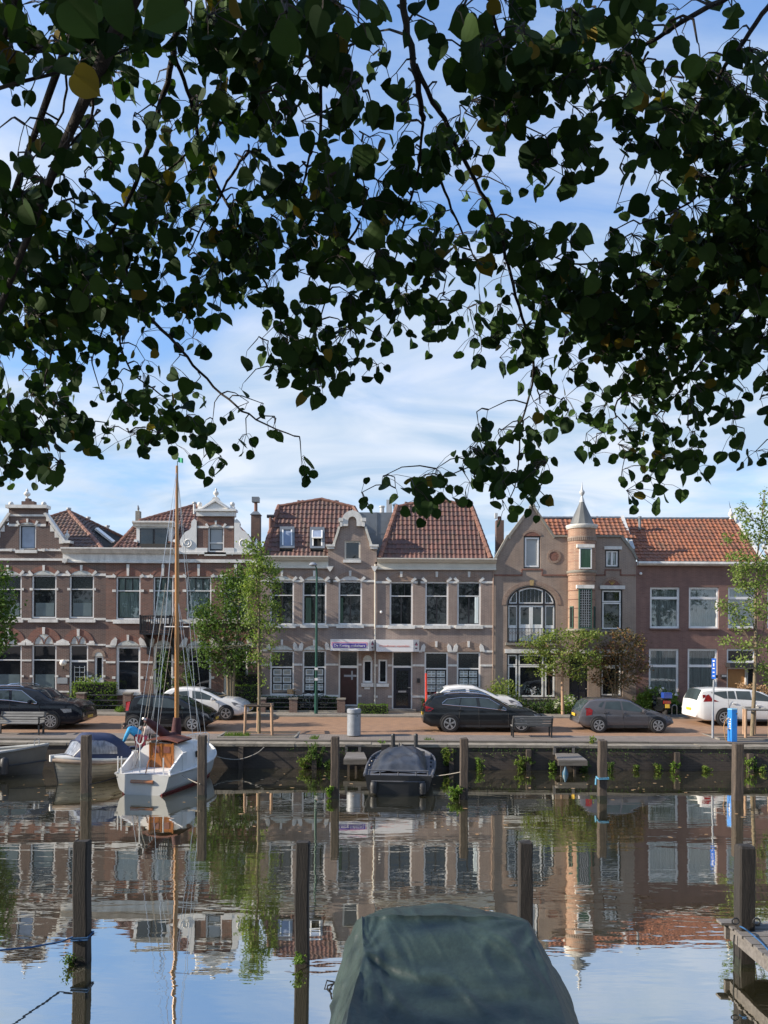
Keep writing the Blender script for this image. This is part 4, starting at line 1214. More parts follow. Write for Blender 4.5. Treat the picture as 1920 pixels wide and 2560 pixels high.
# ---- house E: turret house -----------------------------------------------------
E = House('turret_house', 'buff brick house with round grey-roofed turret, pointed gable and big arched window', 1233, 1590, M['brickE'])
# arched window with black outer frame
arcE = [(1268, 1608), (1268, 1512)] + [(1329 - 61 * cos(pi * i / 18), 1512 - 47 * sin(pi * i / 18)) for i in range(1, 18)] + [(1390, 1512), (1390, 1608)]
E.holes.append([E.p(*q_) for q_ in arcE])
def ring_frame(pts_o, scale_px, cx_, cy_):
    out = []
    for a_, b_ in pts_o:
        dx, dy = a_ - cx_, b_ - cy_; l = math.hypot(dx, dy); out.append((a_ - dx / l * scale_px, b_ - dy / l * scale_px))
    return out
fr_ = MB()
inE = [(1271, 1608), (1271, 1512)] + [(1329 - 58 * cos(pi * i / 18), 1512 - 44 * sin(pi * i / 18)) for i in range(1, 18)] + [(1387, 1512), (1387, 1608)]
for i in range(len(arcE) - 1):
    fr_.prism([E.p(*arcE[i]), E.p(*arcE[i + 1]), E.p(*inE[i + 1]), E.p(*inE[i])], D + .04, D + .2)
for xm in (1295.5, 1360.5):
    q = rect(xm - 2, 1472, xm + 2, 1608); fr_.box(q[0], q[1], D + .05, D + .2, q[2], q[3])
q = rect(1271, 1509.5, 1387, 1512.5); fr_.box(q[0], q[1], D + .056, D + .2, q[2], q[3])
we = fr_.build('window', M['black'], E.root)
def wframe(parent, x0, y0, x1, y1, w_=2.6, mt='white2', y=D + .09, th=.05, dd=D):
    q = rect(x0, y0, x1, y1, dd); k_ = w_ * dd / F
    g = MB(); g.box(q[0], q[0] + k_, y, y + th, q[2], q[3]); g.box(q[1] - k_, q[1], y, y + th, q[2], q[3])
    g.box(q[0] + k_, q[1] - k_, y, y + th, q[2], q[2] + k_); g.box(q[0] + k_, q[1] - k_, y, y + th, q[3] - k_, q[3])
    return g.build('sash', M[mt], parent)
def ell(x0, x1, n, f=1.0, off=0):
    """arc points of the window head between columns x0..x1"""
    r_ = []
    for i in range(n + 1):
        x = x0 + (x1 - x0) * i / n
        r_.append((x, 1512 - (44 - off) * math.sqrt(max(0.0, 1 - ((x - 1329) / (58.0 - off)) ** 2))))
    return r_
for x0, x1 in ((1272.5, 1293), (1298, 1358), (1363, 1385.5)):
    top = ell(x0, x1, 10, off=1.5)
    c_ = (sum(a_ for a_, b_ in top) / 11, 1505)
    ins = [(a_ + (2.2 if a_ < (x0 + x1) / 2 else -2.2) * (1 if abs(a_ - (x0 + x1) / 2) > (x1 - x0) * .25 else .3), min(b_ + 2.6, 1506)) for a_, b_ in top]
    g = MB()
    loop = top + [(x1, 1508.5), (x0, 1508.5)]; li = ins + [(x1 - 2.4, 1506), (x0 + 2.4, 1506)]
    for i in range(len(loop)):
        j = (i + 1) % len(loop)
        g.prism([E.p(*loop[i]), E.p(*loop[j]), E.p(*li[j]), E.p(*li[i])], D + .09, D + .14)
    so_ = g.build('sash', M['white2'], we)
    MB().prism([E.p(*v) for v in loop], D + .125, D + .132).build('pane', M['lead'], so_)
    gq = MB(); nb = 6 if x1 - x0 > 40 else 3
    for i in range(1, nb):
        x = x0 + (x1 - x0) * i / nb; t_ = 1512 - 42 * math.sqrt(max(0, 1 - ((x - 1329) / 57) ** 2)); v0, v1 = E.p(x, 1507), E.p(x, t_ + 3)
        gq.box(v0[0] - .008, v0[0] + .008, D + .115, D + .126, v0[1], v1[1])
    gq.build('leading', M['grey_met'], so_)
for x0, x1 in ((1271, 1294), (1363, 1386.5)):
    s_ = wframe(we, x0, 1513.5, x1, 1604, 3.0)
    q = rect(x0 + 3, 1516, x1 - 3, 1563); MB().box(q[0], q[1], D + .11, D + .12, q[2], q[3]).build('pane', M['pane'], s_)
    q = rect(x0 + 3, 1563, x1 - 3, 1601); MB().box(q[0], q[1], D + .10, D + .13, q[2], q[3]).build('door_panel', M['white2'], s_)
for x0, x1 in ((1298, 1328), (1328.5, 1358.5)):
    s_ = wframe(we, x0, 1513.5, x1, 1604, 4.2)
    q = rect(x0 + 4, 1517, x1 - 4, 1561); MB().box(q[0], q[1], D + .11, D + .12, q[2], q[3]).build('pane', M['pane'], s_)
    q = rect(x0 + 4, 1561, x1 - 4, 1601); MB().box(q[0], q[1], D + .105, D + .13, q[2], q[3]).build('door_panel', M['white2'], s_)
E.block('sill', 1263, 1607, 1393, 1613, 0.12, M['stone'])
q = rect(1269, 1571, 1389, 1606)
g = MB()
g.box(q[0], q[1], D - .03, D, q[3] - .03, q[3]); g.box(q[0], q[1], D - .03, D, q[2] + .05, q[2] + .08)
for i in range(15):
    x = q[0] + .06 + (q[1] - q[0] - .12) * i / 14
    g.box(x - .012, x + .012, D - .025, D - .005, q[2], q[3] + .02)
    if i < 14: g.tube([(x + .03, D - .015, q[3] - .22), (x + .08, D - .015, q[3] - .14), (x + .13, D - .015, q[3] - .22), (x + .08, D - .015, q[3] - .30), (x + .03, D - .015, q[3] - .22)], .009, 4)
g.build('balcony_railing', M['black'], E.root)
# brick arch round it
g = MB()
for i in range(20):
    a0, a1 = pi * i / 20, pi * (i + 1) / 20
    P1 = [(1329 - r_[0] * cos(a_), 1512 - r_[1] * sin(a_)) for r_, a_ in (((64, 50), a0), ((64, 50), a1), ((74, 60), a1), ((74, 60), a0))]
    g.prism([E.p(*v) for v in P1], D - .02, D + .01)
E_arch = g.build('window_arch', M['brickM'], E.root)
E.poly('keystone', [(1324, 1450), (1335, 1450), (1333, 1464), (1326, 1464)], 0.04, mat('gold_brick', (0.45, 0.32, 0.14), 0.7, 0.3, 9))
# attic window with black outline
def blackwin(H, x0, y0, x1, y1, pane, casement=0, bw=3.0, transom=None, curtain=None, lead=False):
    f_ = H.window(x0, y0, x1, y1, 'black', bw, pane=pane if not curtain else 'clear', curtain=curtain)
    m_ = bw + .4
    if casement:
        xm = (x0 + x1) / 2
        wframe(f_, x0 + m_, y0 + m_, xm + .6, y1 - m_, 3.4, y=H.d + .05, dd=H.d); wframe(f_, xm - .6, y0 + m_, x1 - m_, y1 - m_, 3.4, y=H.d + .055, dd=H.d)
    elif transom:
        wframe(f_, x0 + m_, y0 + m_, x1 - m_, transom - .5, 3.2, y=H.d + .05, dd=H.d); wframe(f_, x0 + m_, transom + .5, x1 - m_, y1 - m_, 3.4, y=H.d + .055, dd=H.d)
    else: wframe(f_, x0 + m_, y0 + m_, x1 - m_, y1 - m_, 4.0, y=H.d + .05, dd=H.d)
    return f_
blackwin(E, 1309, 1340, 1351, 1421, 'pane_grey')
E.arch(1330, 1340, 20, 10, 5, M['brickM'], None, M['brickR'])
blackwin(E, 1513, 1374, 1548, 1419, 'clear', casement=1, curtain='net')
E.block('lintel', 1510, 1366, 1554, 1374, 0.07, M['white'])
blackwin(E, 1503, 1473, 1556, 1576, 'pane', transom=1506)
E.block('lintel', 1499, 1464, 1562, 1473, 0.07, M['white'])
E.block('sill', 1500, 1576, 1559, 1581, 0.10, M['stone'])
ao = E.arch(1530, 1464, 20, 15, 7, M['brickM'], None, M['brickR'])
g = MB()
for a_ in (-.7, -.25, .25, .7): g.tube([W(1530, 1462, D - .02), W(1530 + 12 * sin(a_), 1462 - 11 * cos(a_), D - .02)], .018, 4)
g.build('gold_motif', mat('gold', (0.5, 0.34, 0.1), 0.6, 0.2, 9), ao)
# ground floor windows
E.block('lintel', 1262, 1623, 1395, 1633, 0.07, M['white'])
f_ = E.window(1267, 1634, 1390, 1745, 'black', 3, pane='pane', mulls=((1295, 1637, 1742), (1361, 1637, 1742)), bead=2, sill=(1263, 1745, 1394, 1750), sillmat='stone')
for x0, x1 in ((1270, 1293), (1297, 1359), (1363, 1387)):
    wframe(f_, x0, 1637, x1, 1663.5, 3.0, y=D + .05); wframe(f_, x0, 1664.5, x1, 1742, 3.6, y=D + .055)
for xx_, yy_ in ((1318, 1722), (1334, 1726), (1346, 1730)):   # potted plants behind the big pane
    c = W(xx_, 1738, D + .10); g = MB(); rr_ = random.Random(xx_)
    for _ in range(26):
        v = Vector((rr_.gauss(0, .10), 0, abs(rr_.gauss((1738 - yy_) * KPX, .10)))); p = c + v + Vector((0, -.004, 0))
        g.add([p + Vector((-.04, 0, -.02)), p + Vector((.03, 0, -.03)), p + Vector((.04, 0, .03)), p + Vector((-.02, 0, .04))], [(0, 1, 2, 3)])
    g.build('window_plant', M['frost'] if xx_ != 1334 else M['net'], f_, recalc=False)
f_ = blackwin(E, 1501, 1634, 1556, 1742, 'pane', transom=1667)
E.block('lintel', 1497, 1624, 1562, 1633, 0.07, M['white']); E.block('lintel', 1418, 1624, 1480, 1633, 0.07, M['white'])
E.arch(1530, 1624, 22, 15, 7, M['brickM'], None, M['brickR'])
f_ = E.window(1423, 1634, 1470, 1775, 'black', 3, pane='navy', transoms=(1662,), top_pane='lead', bead=2)
g = MB()
for x0, x1 in ((1429, 1444), (1449, 1464)):
    for y0, y1 in ((1672, 1724), (1730, 1768)):
        q = rect(x0, y0, x1, y1); g.box(q[0], q[1], D + .08, D + .13, q[2], q[3])
g.build('door_panel', M['black'], f_)
c = W(1465, 1722, D + .06); MB().sphere(c, .035, 8).build('door_knob', M['chrome'], f_)
# oculus, roundel, string courses
c = W(1385, 1391, D)
oc = MB().lathe([(.02, -.015), (.235, -.015), (.235, .02)], c.x, c.y, 20, c.z, axis='y').build('oculus', M['brickR'], E.root)
MB().lathe([(.24, .01), (.24, -.03), (.34, -.03), (.34, .01)], c.x, c.y, 20, c.z, axis='y').build('oculus_ring', M['brickM'], oc)
c = W(1572, 1599, D)
oc = MB().lathe([(.005, -.05), (.07, -.05), (.10, -.02), (.10, .02)], c.x, c.y, 14, c.z, axis='y').build('roundel', mat('terracotta', (0.45, 0.13, 0.04), 0.6, 0.2, 9), E.root)
MB().prism([(c.x - .19, c.z), (c.x, c.z + .19), (c.x + .19, c.z), (c.x, c.z - .19)], c.y - .015, c.y + .01).build('roundel_frame', M['brickM'], oc)
for x0, y0, x1, y1 in ((1234, 1436, 1304, 1439.5), (1356, 1436, 1418, 1439.5), (1303, 1422, 1357, 1425.5), (1303, 1425, 1306, 1439), (1354, 1425, 1357, 1439),
                       (1486, 1436, 1513, 1439.5), (1551, 1436, 1589, 1439.5), (1512, 1423, 1553, 1426.5), (1511, 1426, 1514, 1439), (1550, 1426, 1553, 1439)):
    E.band(x0, x1, y0, y1, 0.03, M['brickR'])
E.wall([(1233, 1790), (1590, 1790), (1590, 1398), (1578, 1376), (1552, 1342), (1385, 1342), (1336, 1270), (1331, 1266), (1326, 1270), (1276, 1340), (1268, 1341), (1262, 1352), (1240, 1394), (1233, 1398)], eave=1400)
for pts in ([(1384, 1346), (1330, 1266), (1334, 1262), (1389, 1343)], [(1274, 1344), (1270, 1338), (1328, 1262), (1332, 1266)], [(1240, 1398), (1236, 1394), (1266, 1341), (1270, 1344)],
            [(1552, 1345), (1550, 1338), (1556, 1338), (1583, 1374), (1594, 1396), (1590, 1400), (1578, 1378)]):
    E.poly('gable_coping', pts, 0.07, M['stone'], 0.30)
E.block('gable_coping', 1384, 1338, 1420, 1343, 0.08, M['stone'], 0.30); E.block('gable_coping', 1484, 1338, 1553, 1343, 0.08, M['stone'], 0.30)
E.block('gable_shoulder', 1267, 1338, 1277, 1347, 0.06, M['stone'], 0.29)
c = W(1331, 1266, D + .12)
fo = MB().lathe([(.17, 0), (.10, .14), (.07, .26), (.09, .30)], c.x, c.y, 10, c.z).build('finial', M['stone'], E.root, smooth=50)
MB().lathe([(.02, -.10), (.15, -.10), (.185, -.04), (.185, .04), (.15, .10), (.02, .10)], c.x, c.y, 18, W(1331, 1249, D).z, axis='y').build('finial_disc', M['stone'], fo, smooth=50)
re_, hitE = plane_tiles('roof', E.root, [(1340, 1345), (1585, 1345), (1557, 1296), (1340, 1296)], 1345, D + .5, 1.0, M['tileF'], 0.24, 0.26)
ridge(re_, [hitE(1340, 1295), hitE(1556, 1295)], 0.085, mt=M['zinc'])
v0, v1 = hitE(1555, 1293), W(1583, 1376, D + .2)
MB().obox((v0 + v1) / 2 + Vector((.0, 0, .02)), v1 - v0, (1, 0, .25), (v1 - v0).cross(Vector((1, 0, .25))), (v1 - v0).length / 2, .09, .09).build('verge', M['leadw'], re_)

# turret: a drum set half into the front
TX, TY = wx(1451, D, 1450), D - .22
TRD = 33.5 * KPX
zt0 = W(1451, 1576, D).z; zl = W(1451, 1431, D).z; zt1 = W(1451, 1322, D).z
def drum(z0, z1, r_, mt, name, par): return MB().lathe([(r_, z0), (r_, z1)], TX, TY, 40).build(name, mt, par, smooth=60)
tu = MB().lathe([(TRD - .02, zt0), (TRD - .02, zl), ], TX, TY, 48).build('turret', M['brickT'], E.root, smooth=60)
drum(zl, zt1, TRD, M['brickT'], 'turret_drum', tu)
MB().lathe([(.06, zt0 - .95), (.25, zt0 - .72), (.45, zt0 - .36), (TRD - .06, zt0 - .1), (TRD - .02, zt0 - .05)], TX, TY, 32).build('corbel', M['brickE'], tu, smooth=60)
for z_, h_, e_ in ((zt0, .12, .07), (zl - .02, .12, .06), (zl - .14, .10, .02)):
    MB().lathe([(TRD - .1, z_ - h_ / 2), (TRD + e_ * .5, z_ - h_ / 2), (TRD + e_, z_ - h_ * .1), (TRD + e_, z_ + h_ / 2), (TRD - .1, z_ + h_ / 2 + .04)], TX, TY, 40).build('ledge', M['stone'] if e_ > .03 else M['brickT'], tu, smooth=40)
for yb in (1362, 1384, 1406, 1455, 1478, 1500, 1522, 1544):
    z_ = W(1451, yb, D).z
    MB().lathe([(TRD - .05, z_ - .012), (TRD + .005, z_ - .012), (TRD + .005, z_ + .012), (TRD - .05, z_ + .012)], TX, TY, 40).build('brick_course', M['brickR'], tu)
rz_ = W(1451, 1326, D).z
MB().lathe([(TRD - .02, rz_), (TRD + .05, rz_ + .02), (TRD + .08, rz_ + .08), (TRD + .11, rz_ + .12), (TRD + .11, rz_ + .20), (TRD - .1, rz_ + .22)], TX, TY, 40).build('cornice', M['white'], tu, smooth=40)
zc0 = rz_ + .20; zc1 = W(1451, 1250, D).z; H_ = zc1 - zc0
MB().lathe([(TRD - .04, zc0), (TRD - .10, zc0 + .10 * H_), (TRD * .62, zc0 + .38 * H_), (TRD * .40, zc0 + .62 * H_), (TRD * .21, zc0 + .84 * H_), (TRD * .12, zc0 + .96 * H_), (.06, zc1)], TX, TY, 12).build('cone_roof', M['lead_roof'], tu, smooth=20)
zf1 = W(1451, 1208, D).z; HF = zf1 - zc1
MB().lathe([(.135, -.16), (.10, -.02), (.05, .12), (.045, .16), (.06, .18), (.13, .30), (.135, .36), (.06, .46), (.05, .5), (.03, .6), (.012, HF)], TX, TY, 12, zc1).build('finial', M['leadw'], tu, smooth=50)
zk = W(1451, 1352, D).z
g = MB()
gold = M['brickM']
for i in range(22):
    a_ = pi + pi * (i + .5) / 22
    ux = Vector((cos(a_), sin(a_), 0)); us_ = Vector((-sin(a_), cos(a_), 0))
    g.obox(Vector((TX, TY, zk)) + ux * (TRD + .01), us_, ux, (0, 0, 1), .028, .03, .075)
    g.obox(Vector((TX, TY, zk + .10)) + ux * (TRD + .012), us_, ux, (0, 0, 1), .05, .03, .028)
g.build('corbel_table', M['brickE'], tu)
def twin(name, x0, x1, y0, y1, fmat, lead, glassm, curt=None):
    """window set into the front of the drum"""
    q = rect(x0, y0, x1, y1, D - .88); yf = TY - TRD - .02
    xc_ = TX + .02; hw_ = (q[1] - q[0]) / 2
    g = MB(); k_ = .06
    for xa in (xc_ - hw_, xc_ + hw_ - k_): g.box(xa, xa + k_, yf, yf + .2, q[2], q[3])
    g.box(xc_ - hw_ + k_, xc_ + hw_ - k_, yf, yf + .2, q[2], q[2] + k_); g.box(xc_ - hw_ + k_, xc_ + hw_ - k_, yf, yf + .2, q[3] - k_, q[3])
    fo_ = g.build('window', M[fmat], tu)
    MB().box(xc_ - hw_ + k_, xc_ + hw_ - k_, yf + .008, yf + .014, q[2] + k_, q[3] - k_).build('pane', M[glassm], fo_)
    if lead:
        g = MB()
        for i in range(1, 5):
            x = xc_ - hw_ + k_ + (2 * hw_ - 2 * k_) * i / 5; g.box(x - .009, x + .009, yf - .008, yf + .007, q[2] + k_, q[3] - k_)
        for i in range(1, 15):
            z_ = q[2] + k_ + (q[3] - q[2] - 2 * k_) * i / 15; g.box(xc_ - hw_ + k_, xc_ + hw_ - k_, yf - .006, yf + .006, z_ - .009, z_ + .009)
        g.build('leading', M['grey_met'], fo_)
    return fo_, q, yf, xc_
f1, q, yf, xc_ = twin('w', 1439, 1470, 1369, 1422, 'white2', False, 'gcurt')
MB().box(xc_ - .42, xc_ + .42, yf - .03, yf + .18, q[3], q[3] + .16).build('lintel', M['white'], f1)
f1, q, yf, xc_ = twin('w', 1436, 1469, 1471, 1571, 'green_fr', True, 'lead')
MB().box(xc_ - .42, xc_ + .42, yf - .03, yf + .18, q[3], q[3] + .17).build('lintel', M['white'], f1)
for sg in (-1, 1):
    a_ = -pi / 2 + sg * 1.03
    ux = Vector((cos(a_), sin(a_), 0)); us_ = Vector((-sin(a_), cos(a_), 0))
    z0_, z1_ = W(1451, 1571, D).z, W(1451, 1517, D).z
    fw_ = MB().obox(Vector((TX, TY, (z0_ + z1_) / 2)) + ux * (TRD - .01), us_, ux, (0, 0, 1), .11, .03, (z1_ - z0_) / 2).build('window', M['green_fr'], tu)
    MB().obox(Vector((TX, TY, (z0_ + z1_) / 2)) + ux * (TRD + .02), us_, ux, (0, 0, 1), .075, .01, (z1_ - z0_) / 2 - .05).build('pane', M['lead'], fw_)

# ---- house F: plain modern brick house -------------------------------------------
Fh = House('plain_brick_house', 'plain reddish brick house with bright orange tiled roof and large white windows at the right', 1590, 2080, M['brickF'])
for x0, x1 in ((1625, 1699), (1722, 1797), (1820, 1894), (1918, 1992)):
    Fh.window(x0, 1468, x1, 1571, 'white2', 3.4, transoms=(1495,), pane='clear', curtain='net', bead=3.2, inner='white2', sill=(x0 - 1, 1571, x1 + 1, 1574), sillmat='brickF')
    g_ = rect(x0 + 4, 1497, x1 - 4, 1568)
for x0, x1 in ((1622, 1697), (1719, 1794)):
    Fh.window(x0, 1622, x1, 1740, 'white2', 3.6, transoms=(1665,), pane='clear', curtain='net', bead=3.2, inner='white2', sill=(x0 - 1, 1740, x1 + 1, 1743), sillmat='brickF')
Fh.window(1817, 1622, 1890, 1657, 'white2', 3.2, pane='pane', inner='white2')
fd = Fh.window(1817, 1669, 1868, 1780, 'white2', 3.6, pane='wood_door')
Fh.window(1868, 1669, 1890, 1780, 'white2', 3.0, pane='pane')
Fh.block('canopy', 1814, 1657, 1893, 1668, 0.5, M['plastic'])
Fh.block('letter_box', 1801, 1686, 1814, 1696, 0.14, M['plastic'])
Fh.block('house_number', 1802, 1687, 1813, 1692, 0.15, M['grey_met'])
c = W(1602, 1434, D - .1); MB().sphere(c, .075, 10).build('outdoor_lamp', M['white2'], Fh.root)
Fh.wall([(1590, 1790), (2080, 1790), (2080, 1404), (1590, 1404)], eave=1404)
q = rect(1590, 1406, 2080, 1417)
go_ = MB().prismx([(D + .02, q[3]), (D - .30, q[3]), (D - .32, q[3] - .10), (D - .24, q[3] - .18), (D + .02, q[3] - .20)], q[0] + .04, q[1]).build('gutter', M['white'], Fh.root)
MB().box(q[0] + .05, q[1], D - .26, D - .05, q[3] + .002, q[3] + .02).build('gutter_bed', M['dk_met'], go_)
rf, hitF = plane_tiles('roof', Fh.root, [(1594, 1404), (1906, 1404), (1834, 1297), (1560, 1297)], 1404, D - .05, 1.0, M['tileF'], 0.225, 0.26)
ridge(rf, [hitF(1558, 1297), hitF(1836, 1297)], 0.085, mt=M['zinc'])
# snow-white verge with ball finial, then the neighbour's roof beyond
v0, v1 = hitF(1834, 1292), hitF(1908, 1402)
MB().obox((v0 + v1) / 2, v1 - v0, (1, 0, .3), (v1 - v0).cross(Vector((1, 0, .3))), (v1 - v0).length / 2, .08, .10).build('verge', M['leadw'], rf)
urn(Fh, 1827, 1268, 1298, 7, 2.2)
c = W(1826, 1270, D + 2.2); MB().tube([c, c + Vector((-.08, 0, .36))], [.02, .005], 5).build('spike', M['dk_met'], Fh.root)
c = W(1599, 1324, D + 1.7); MB().lathe([(.07, 0), (.07, .55), (.10, .56), (.10, .68)], c.x, c.y, 10, c.z).build('roof_vent', M['zinc'], Fh.root)
gq, hitG = plane_tiles('roof', Fh.root, [(1912, 1404), (2080, 1404), (2080, 1297), (1925, 1340)], 1404, D - .02, 1.0, M['tileA'], 0.225, 0.26)
v0, v1 = hitG(1904, 1366), hitG(1950, 1402)
MB().obox((v0 + v1) / 2 + Vector((0, -.2, 0)), v1 - v0, (1, 0, .3), (v1 - v0).cross(Vector((1, 0, .3))), (v1 - v0).length / 2, .1, .12).build('verge', M['leadw'], gq)
# ------------------------------------------------------------------ cars
def paint(name, c, flake=0.0):
    m, t, b = nodes(name)
    n1 = noise(t, 3, 3)
    t.links.new(mixc(t, ramp(t, n1, 0.3, 0.7), c, tuple(x * 0.9 for x in c)), b.inputs['Base Color'])
    b.inputs['Roughness'].default_value = 0.28
    b.inputs['Metallic'].default_value = flake
    b.inputs['Specular IOR Level'].default_value = 0.2
    b.inputs['Coat Weight'].default_value = 0.5
    b.inputs['Coat Roughness'].default_value = 0.03
    # road dust along the sills
    g_ = t.nodes.new('ShaderNodeTexCoord'); s_ = t.nodes.new('ShaderNodeSeparateXYZ'); t.links.new(g_.outputs['Object'], s_.inputs[0])
    t.links.new(ramp(t, s_.outputs['Z'], 0.2, 0.6, 0.5, 0.16), b.inputs['Roughness'])
    return m
P_ = {'navy': paint('paint_navy', (0.010, 0.012, 0.019), 0.1), 'black': paint('paint_black', (0.009, 0.010, 0.013)), 'graph': paint('paint_graphite', (0.020, 0.022, 0.025), 0.2),
      'grey': paint('paint_grey', (0.115, 0.11, 0.12), 0.35), 'white': paint('paint_white', (0.72, 0.72, 0.71))}
def lerpt(tab, x):
    if x <= tab[0][0]: return tab[0][1]
    for (a, za), (b_, zb) in zip(tab, tab[1:]):
        if x <= b_: return za + (zb - za) * (x - a) / max(1e-6, b_ - a)
    return tab[-1][1]
def make_car(name, label, zx0, zyg, sc, L, Wd, top, wins, wheels, wr, pm, tail, head, spokes=5, chrome=False, group='cars parked along the far quay', ws=None, rails=False, rearg=None, handles=(), mirror=None, seams=()):
    """side profile given in zoomed-photo pixels: zx0 rear bumper, zyg ground row, sc pixels per metre; the car points to +x"""
    cv = lambda p: ((p[0] - zx0) / sc - L / 2, (zyg - p[1]) / sc)
    root = thing(name, label, 'car', (0, 0, 0), group)
    T = [cv(p) for p in top]
    W2 = [[cv(p) for p in w_] for w_ in wins]
    hw = Wd / 2
    gx0 = min(p[0] for w_ in W2 for p in w_) - .12; gx1 = max(p[0] for w_ in W2 for p in w_) + .05
    zb = min(p[1] for w_ in W2 for p in w_) - .02
    xr, xf = -L / 2, L / 2
    H_ = max(p[1] for p in T)
    xs = sorted(set([xr, xr + .03, xr + .08, xr + .16, xr + .28, xf - .3, xf - .18, xf - .09, xf - .03, xf] + [p[0] for p in T if xr < p[0] < xf] + [xr + L * i / 30 for i in range(31)]))
    tum = 0.27 if H_ < 1.55 else 0.22
    def half(x):   # plan shape
        e = min(x - xr, xf - x)
        k = 1 - 0.13 * max(0, 1 - e / 0.5) ** 2.6
        return hw * k
    def ytop(z, x): return half(x) * .97 - max(0, z - zb) * tum
    rows = []
    for x in xs:
        zt = lerpt(T, x); h_ = half(x)
        e = min(x - xr, xf - x)
        zl = 0.20 + 0.16 * max(0, 1 - e / 0.35)
        zt = max(zt, zl + .12)
        zbe = min(zb, zt - .05)
        zm = zl + (zbe - zl) * .45
        ze = zt - min(.07, max(.015, (zt - zbe) * .25))
        ye = max(.2, ytop(ze, x) - .005)
        pr = [(0, zl), (h_ * .86, zl), (h_ * .955, zl + .05), (h_ * .99, zl + (zm - zl) * .5), (h_, zm), (h_ * .992, zm + (zbe - zm) * .6), (h_ * .97, zbe), (ye, ze), (ye - min(.10, ye * .2), zt - .008), (ye * .5, zt + .012), (0, zt + .018)]
        rows.append([(x, -y, z) for y, z in pr] + [(x, y, z) for y, z in reversed(pr[1:-1])])
    g = MB(); n = len(rows[0])
    g.add([p for r_ in rows for p in r_], [(i * n + k, i * n + (k + 1) % n, (i + 1) * n + (k + 1) % n, (i + 1) * n + k) for i in range(len(rows) - 1) for k in range(n)] +
          [tuple(range(n - 1, -1, -1)), tuple((len(rows) - 1) * n + k for k in range(n))])
    body = g.build('body', pm, root, smooth=38)
    for sg in (-1, 1):
        for w_ in W2:
            g = MB(); m_ = len(w_)
            xm_ = sum(p[0] for p in w_) / m_
            q = [(x, sg * (half(xm_) * .97 - max(0, z - zb) * tum + .004), z) for x, z in w_]
            q2 = [(x, y - sg * .03, z) for x, y, z in q]
            g.add(q + q2, [tuple(range(m_))] + [(i, (i + 1) % m_, m_ + (i + 1) % m_, m_ + i) for i in range(m_)])
            wo2 = g.build('side_window', M['cglass'], root)
        if chrome:   # bright strip under and round the side glass
            xa = min(p[0] for p in W2[0]); xb = max(p[0] for p in W2[-1])
            low = [min(w_, key=lambda p: p[1] + p[0] * .0) for w_ in W2]
            pts = []
            for w_ in W2:
                lo2 = sorted(w_, key=lambda p: p[1])[:2]; lo2.sort(); pts += lo2
            pts.sort()
            MB().tube([(x, sg * (half(x) * .97 + .008), z - .02) for x, z in pts], .013, 5).build('chrome_strip', M['chrome'], root)
            up = []
            for w_ in W2:
                hi2 = sorted(w_, key=lambda p: -p[1])[:2]; hi2.sort(); up += hi2
            up.sort()
            up = [pts[0]] + up + [pts[-1]]
            MB().tube([(x, sg * (ytop(z, x) + .008), z + .012) for x, z in up], .011, 5).build('chrome_strip', M['chrome'], root)
        if seams:
            g = MB()
            for sx in seams:
                ln = [cv((q_[0], q_[1])) for q_ in sx]
                g.tube([(x, sg * (half(x) * .995 + .001), z) for x, z in ln], .006, 4)
            g.build('door_seam', M['plastic'], root)
        for hx, hz in handles:
            x, z = cv((hx, hz)); MB().box(x - .09, x + .09, sg * hw - .015, sg * hw + .025, z - .016, z + .016).build('door_handle', pm, root)
        # sill
        MB().box(cv((wheels[0], 0))[0] + wr + .06, cv((wheels[1], 0))[0] - wr - .06, sg * hw * .97 - .02, sg * hw * .97 + .02, .20, .29).build('sill', M['plastic'], root)
        if rails:
            x0_, x1_ = cv((rails[0], 0))[0], cv((rails[1], 0))[0]
            pts = [(x0_ + (x1_ - x0_) * i / 8, sg * (ytop(H_ - .07, 0) - .05), lerpt(T, x0_ + (x1_ - x0_) * i / 8) + (.045 if 0 < i < 8 else .0)) for i in range(9)]
            MB().tube(pts, .018, 6).build('roof_rail', M['chrome'] if chrome else M['plastic'], root)
        mx_, mz_ = cv(mirror) if mirror else (gx1 - .28, zb + .07)
        mo = MB().lathe([(.01, -.10), (.07, -.09), (.09, 0), (.08, .08), (.01, .10)], mx_, sg * (hw + .09), 8, mz_, axis='y').build('wing_mirror', pm, root, smooth=50)
        # lights
        if tail:
            ta = [cv(p) for p in tail]
            x1_ = max(p[0] for p in ta)
            g = MB(); m_ = len(ta)
            q = []
            for x, z in ta:
                yy = half(x) * (.985 if z < zb else .97) - max(0, z - zb) * tum + .012
                q.append((x - .006, sg * yy, z))
            q2 = [(x + .03, y - sg * .10, z) for x, y, z in q]
            g.add(q + q2, [tuple(range(m_)), tuple(range(2 * m_ - 1, m_ - 1, -1))] + [(i, (i + 1) % m_, m_ + (i + 1) % m_, m_ + i) for i in range(m_)])
            zmn, zmx = min(p[1] for p in ta), max(p[1] for p in ta)
            xb_ = [x for x in xs if lerpt(T, x) >= zmx]
            zq = (zmn + zmx) / 2; xe_ = min(p[0] for p in ta)
            g.box(xe_ - .015, xe_ + .10, sg * half(xe_) * .93 - (.26 if sg > 0 else 0), sg * half(xe_) * .93 + (.26 if sg < 0 else 0), zmn + .02, zmx - .02)
            g.build('tail_light', M['tail'], root)
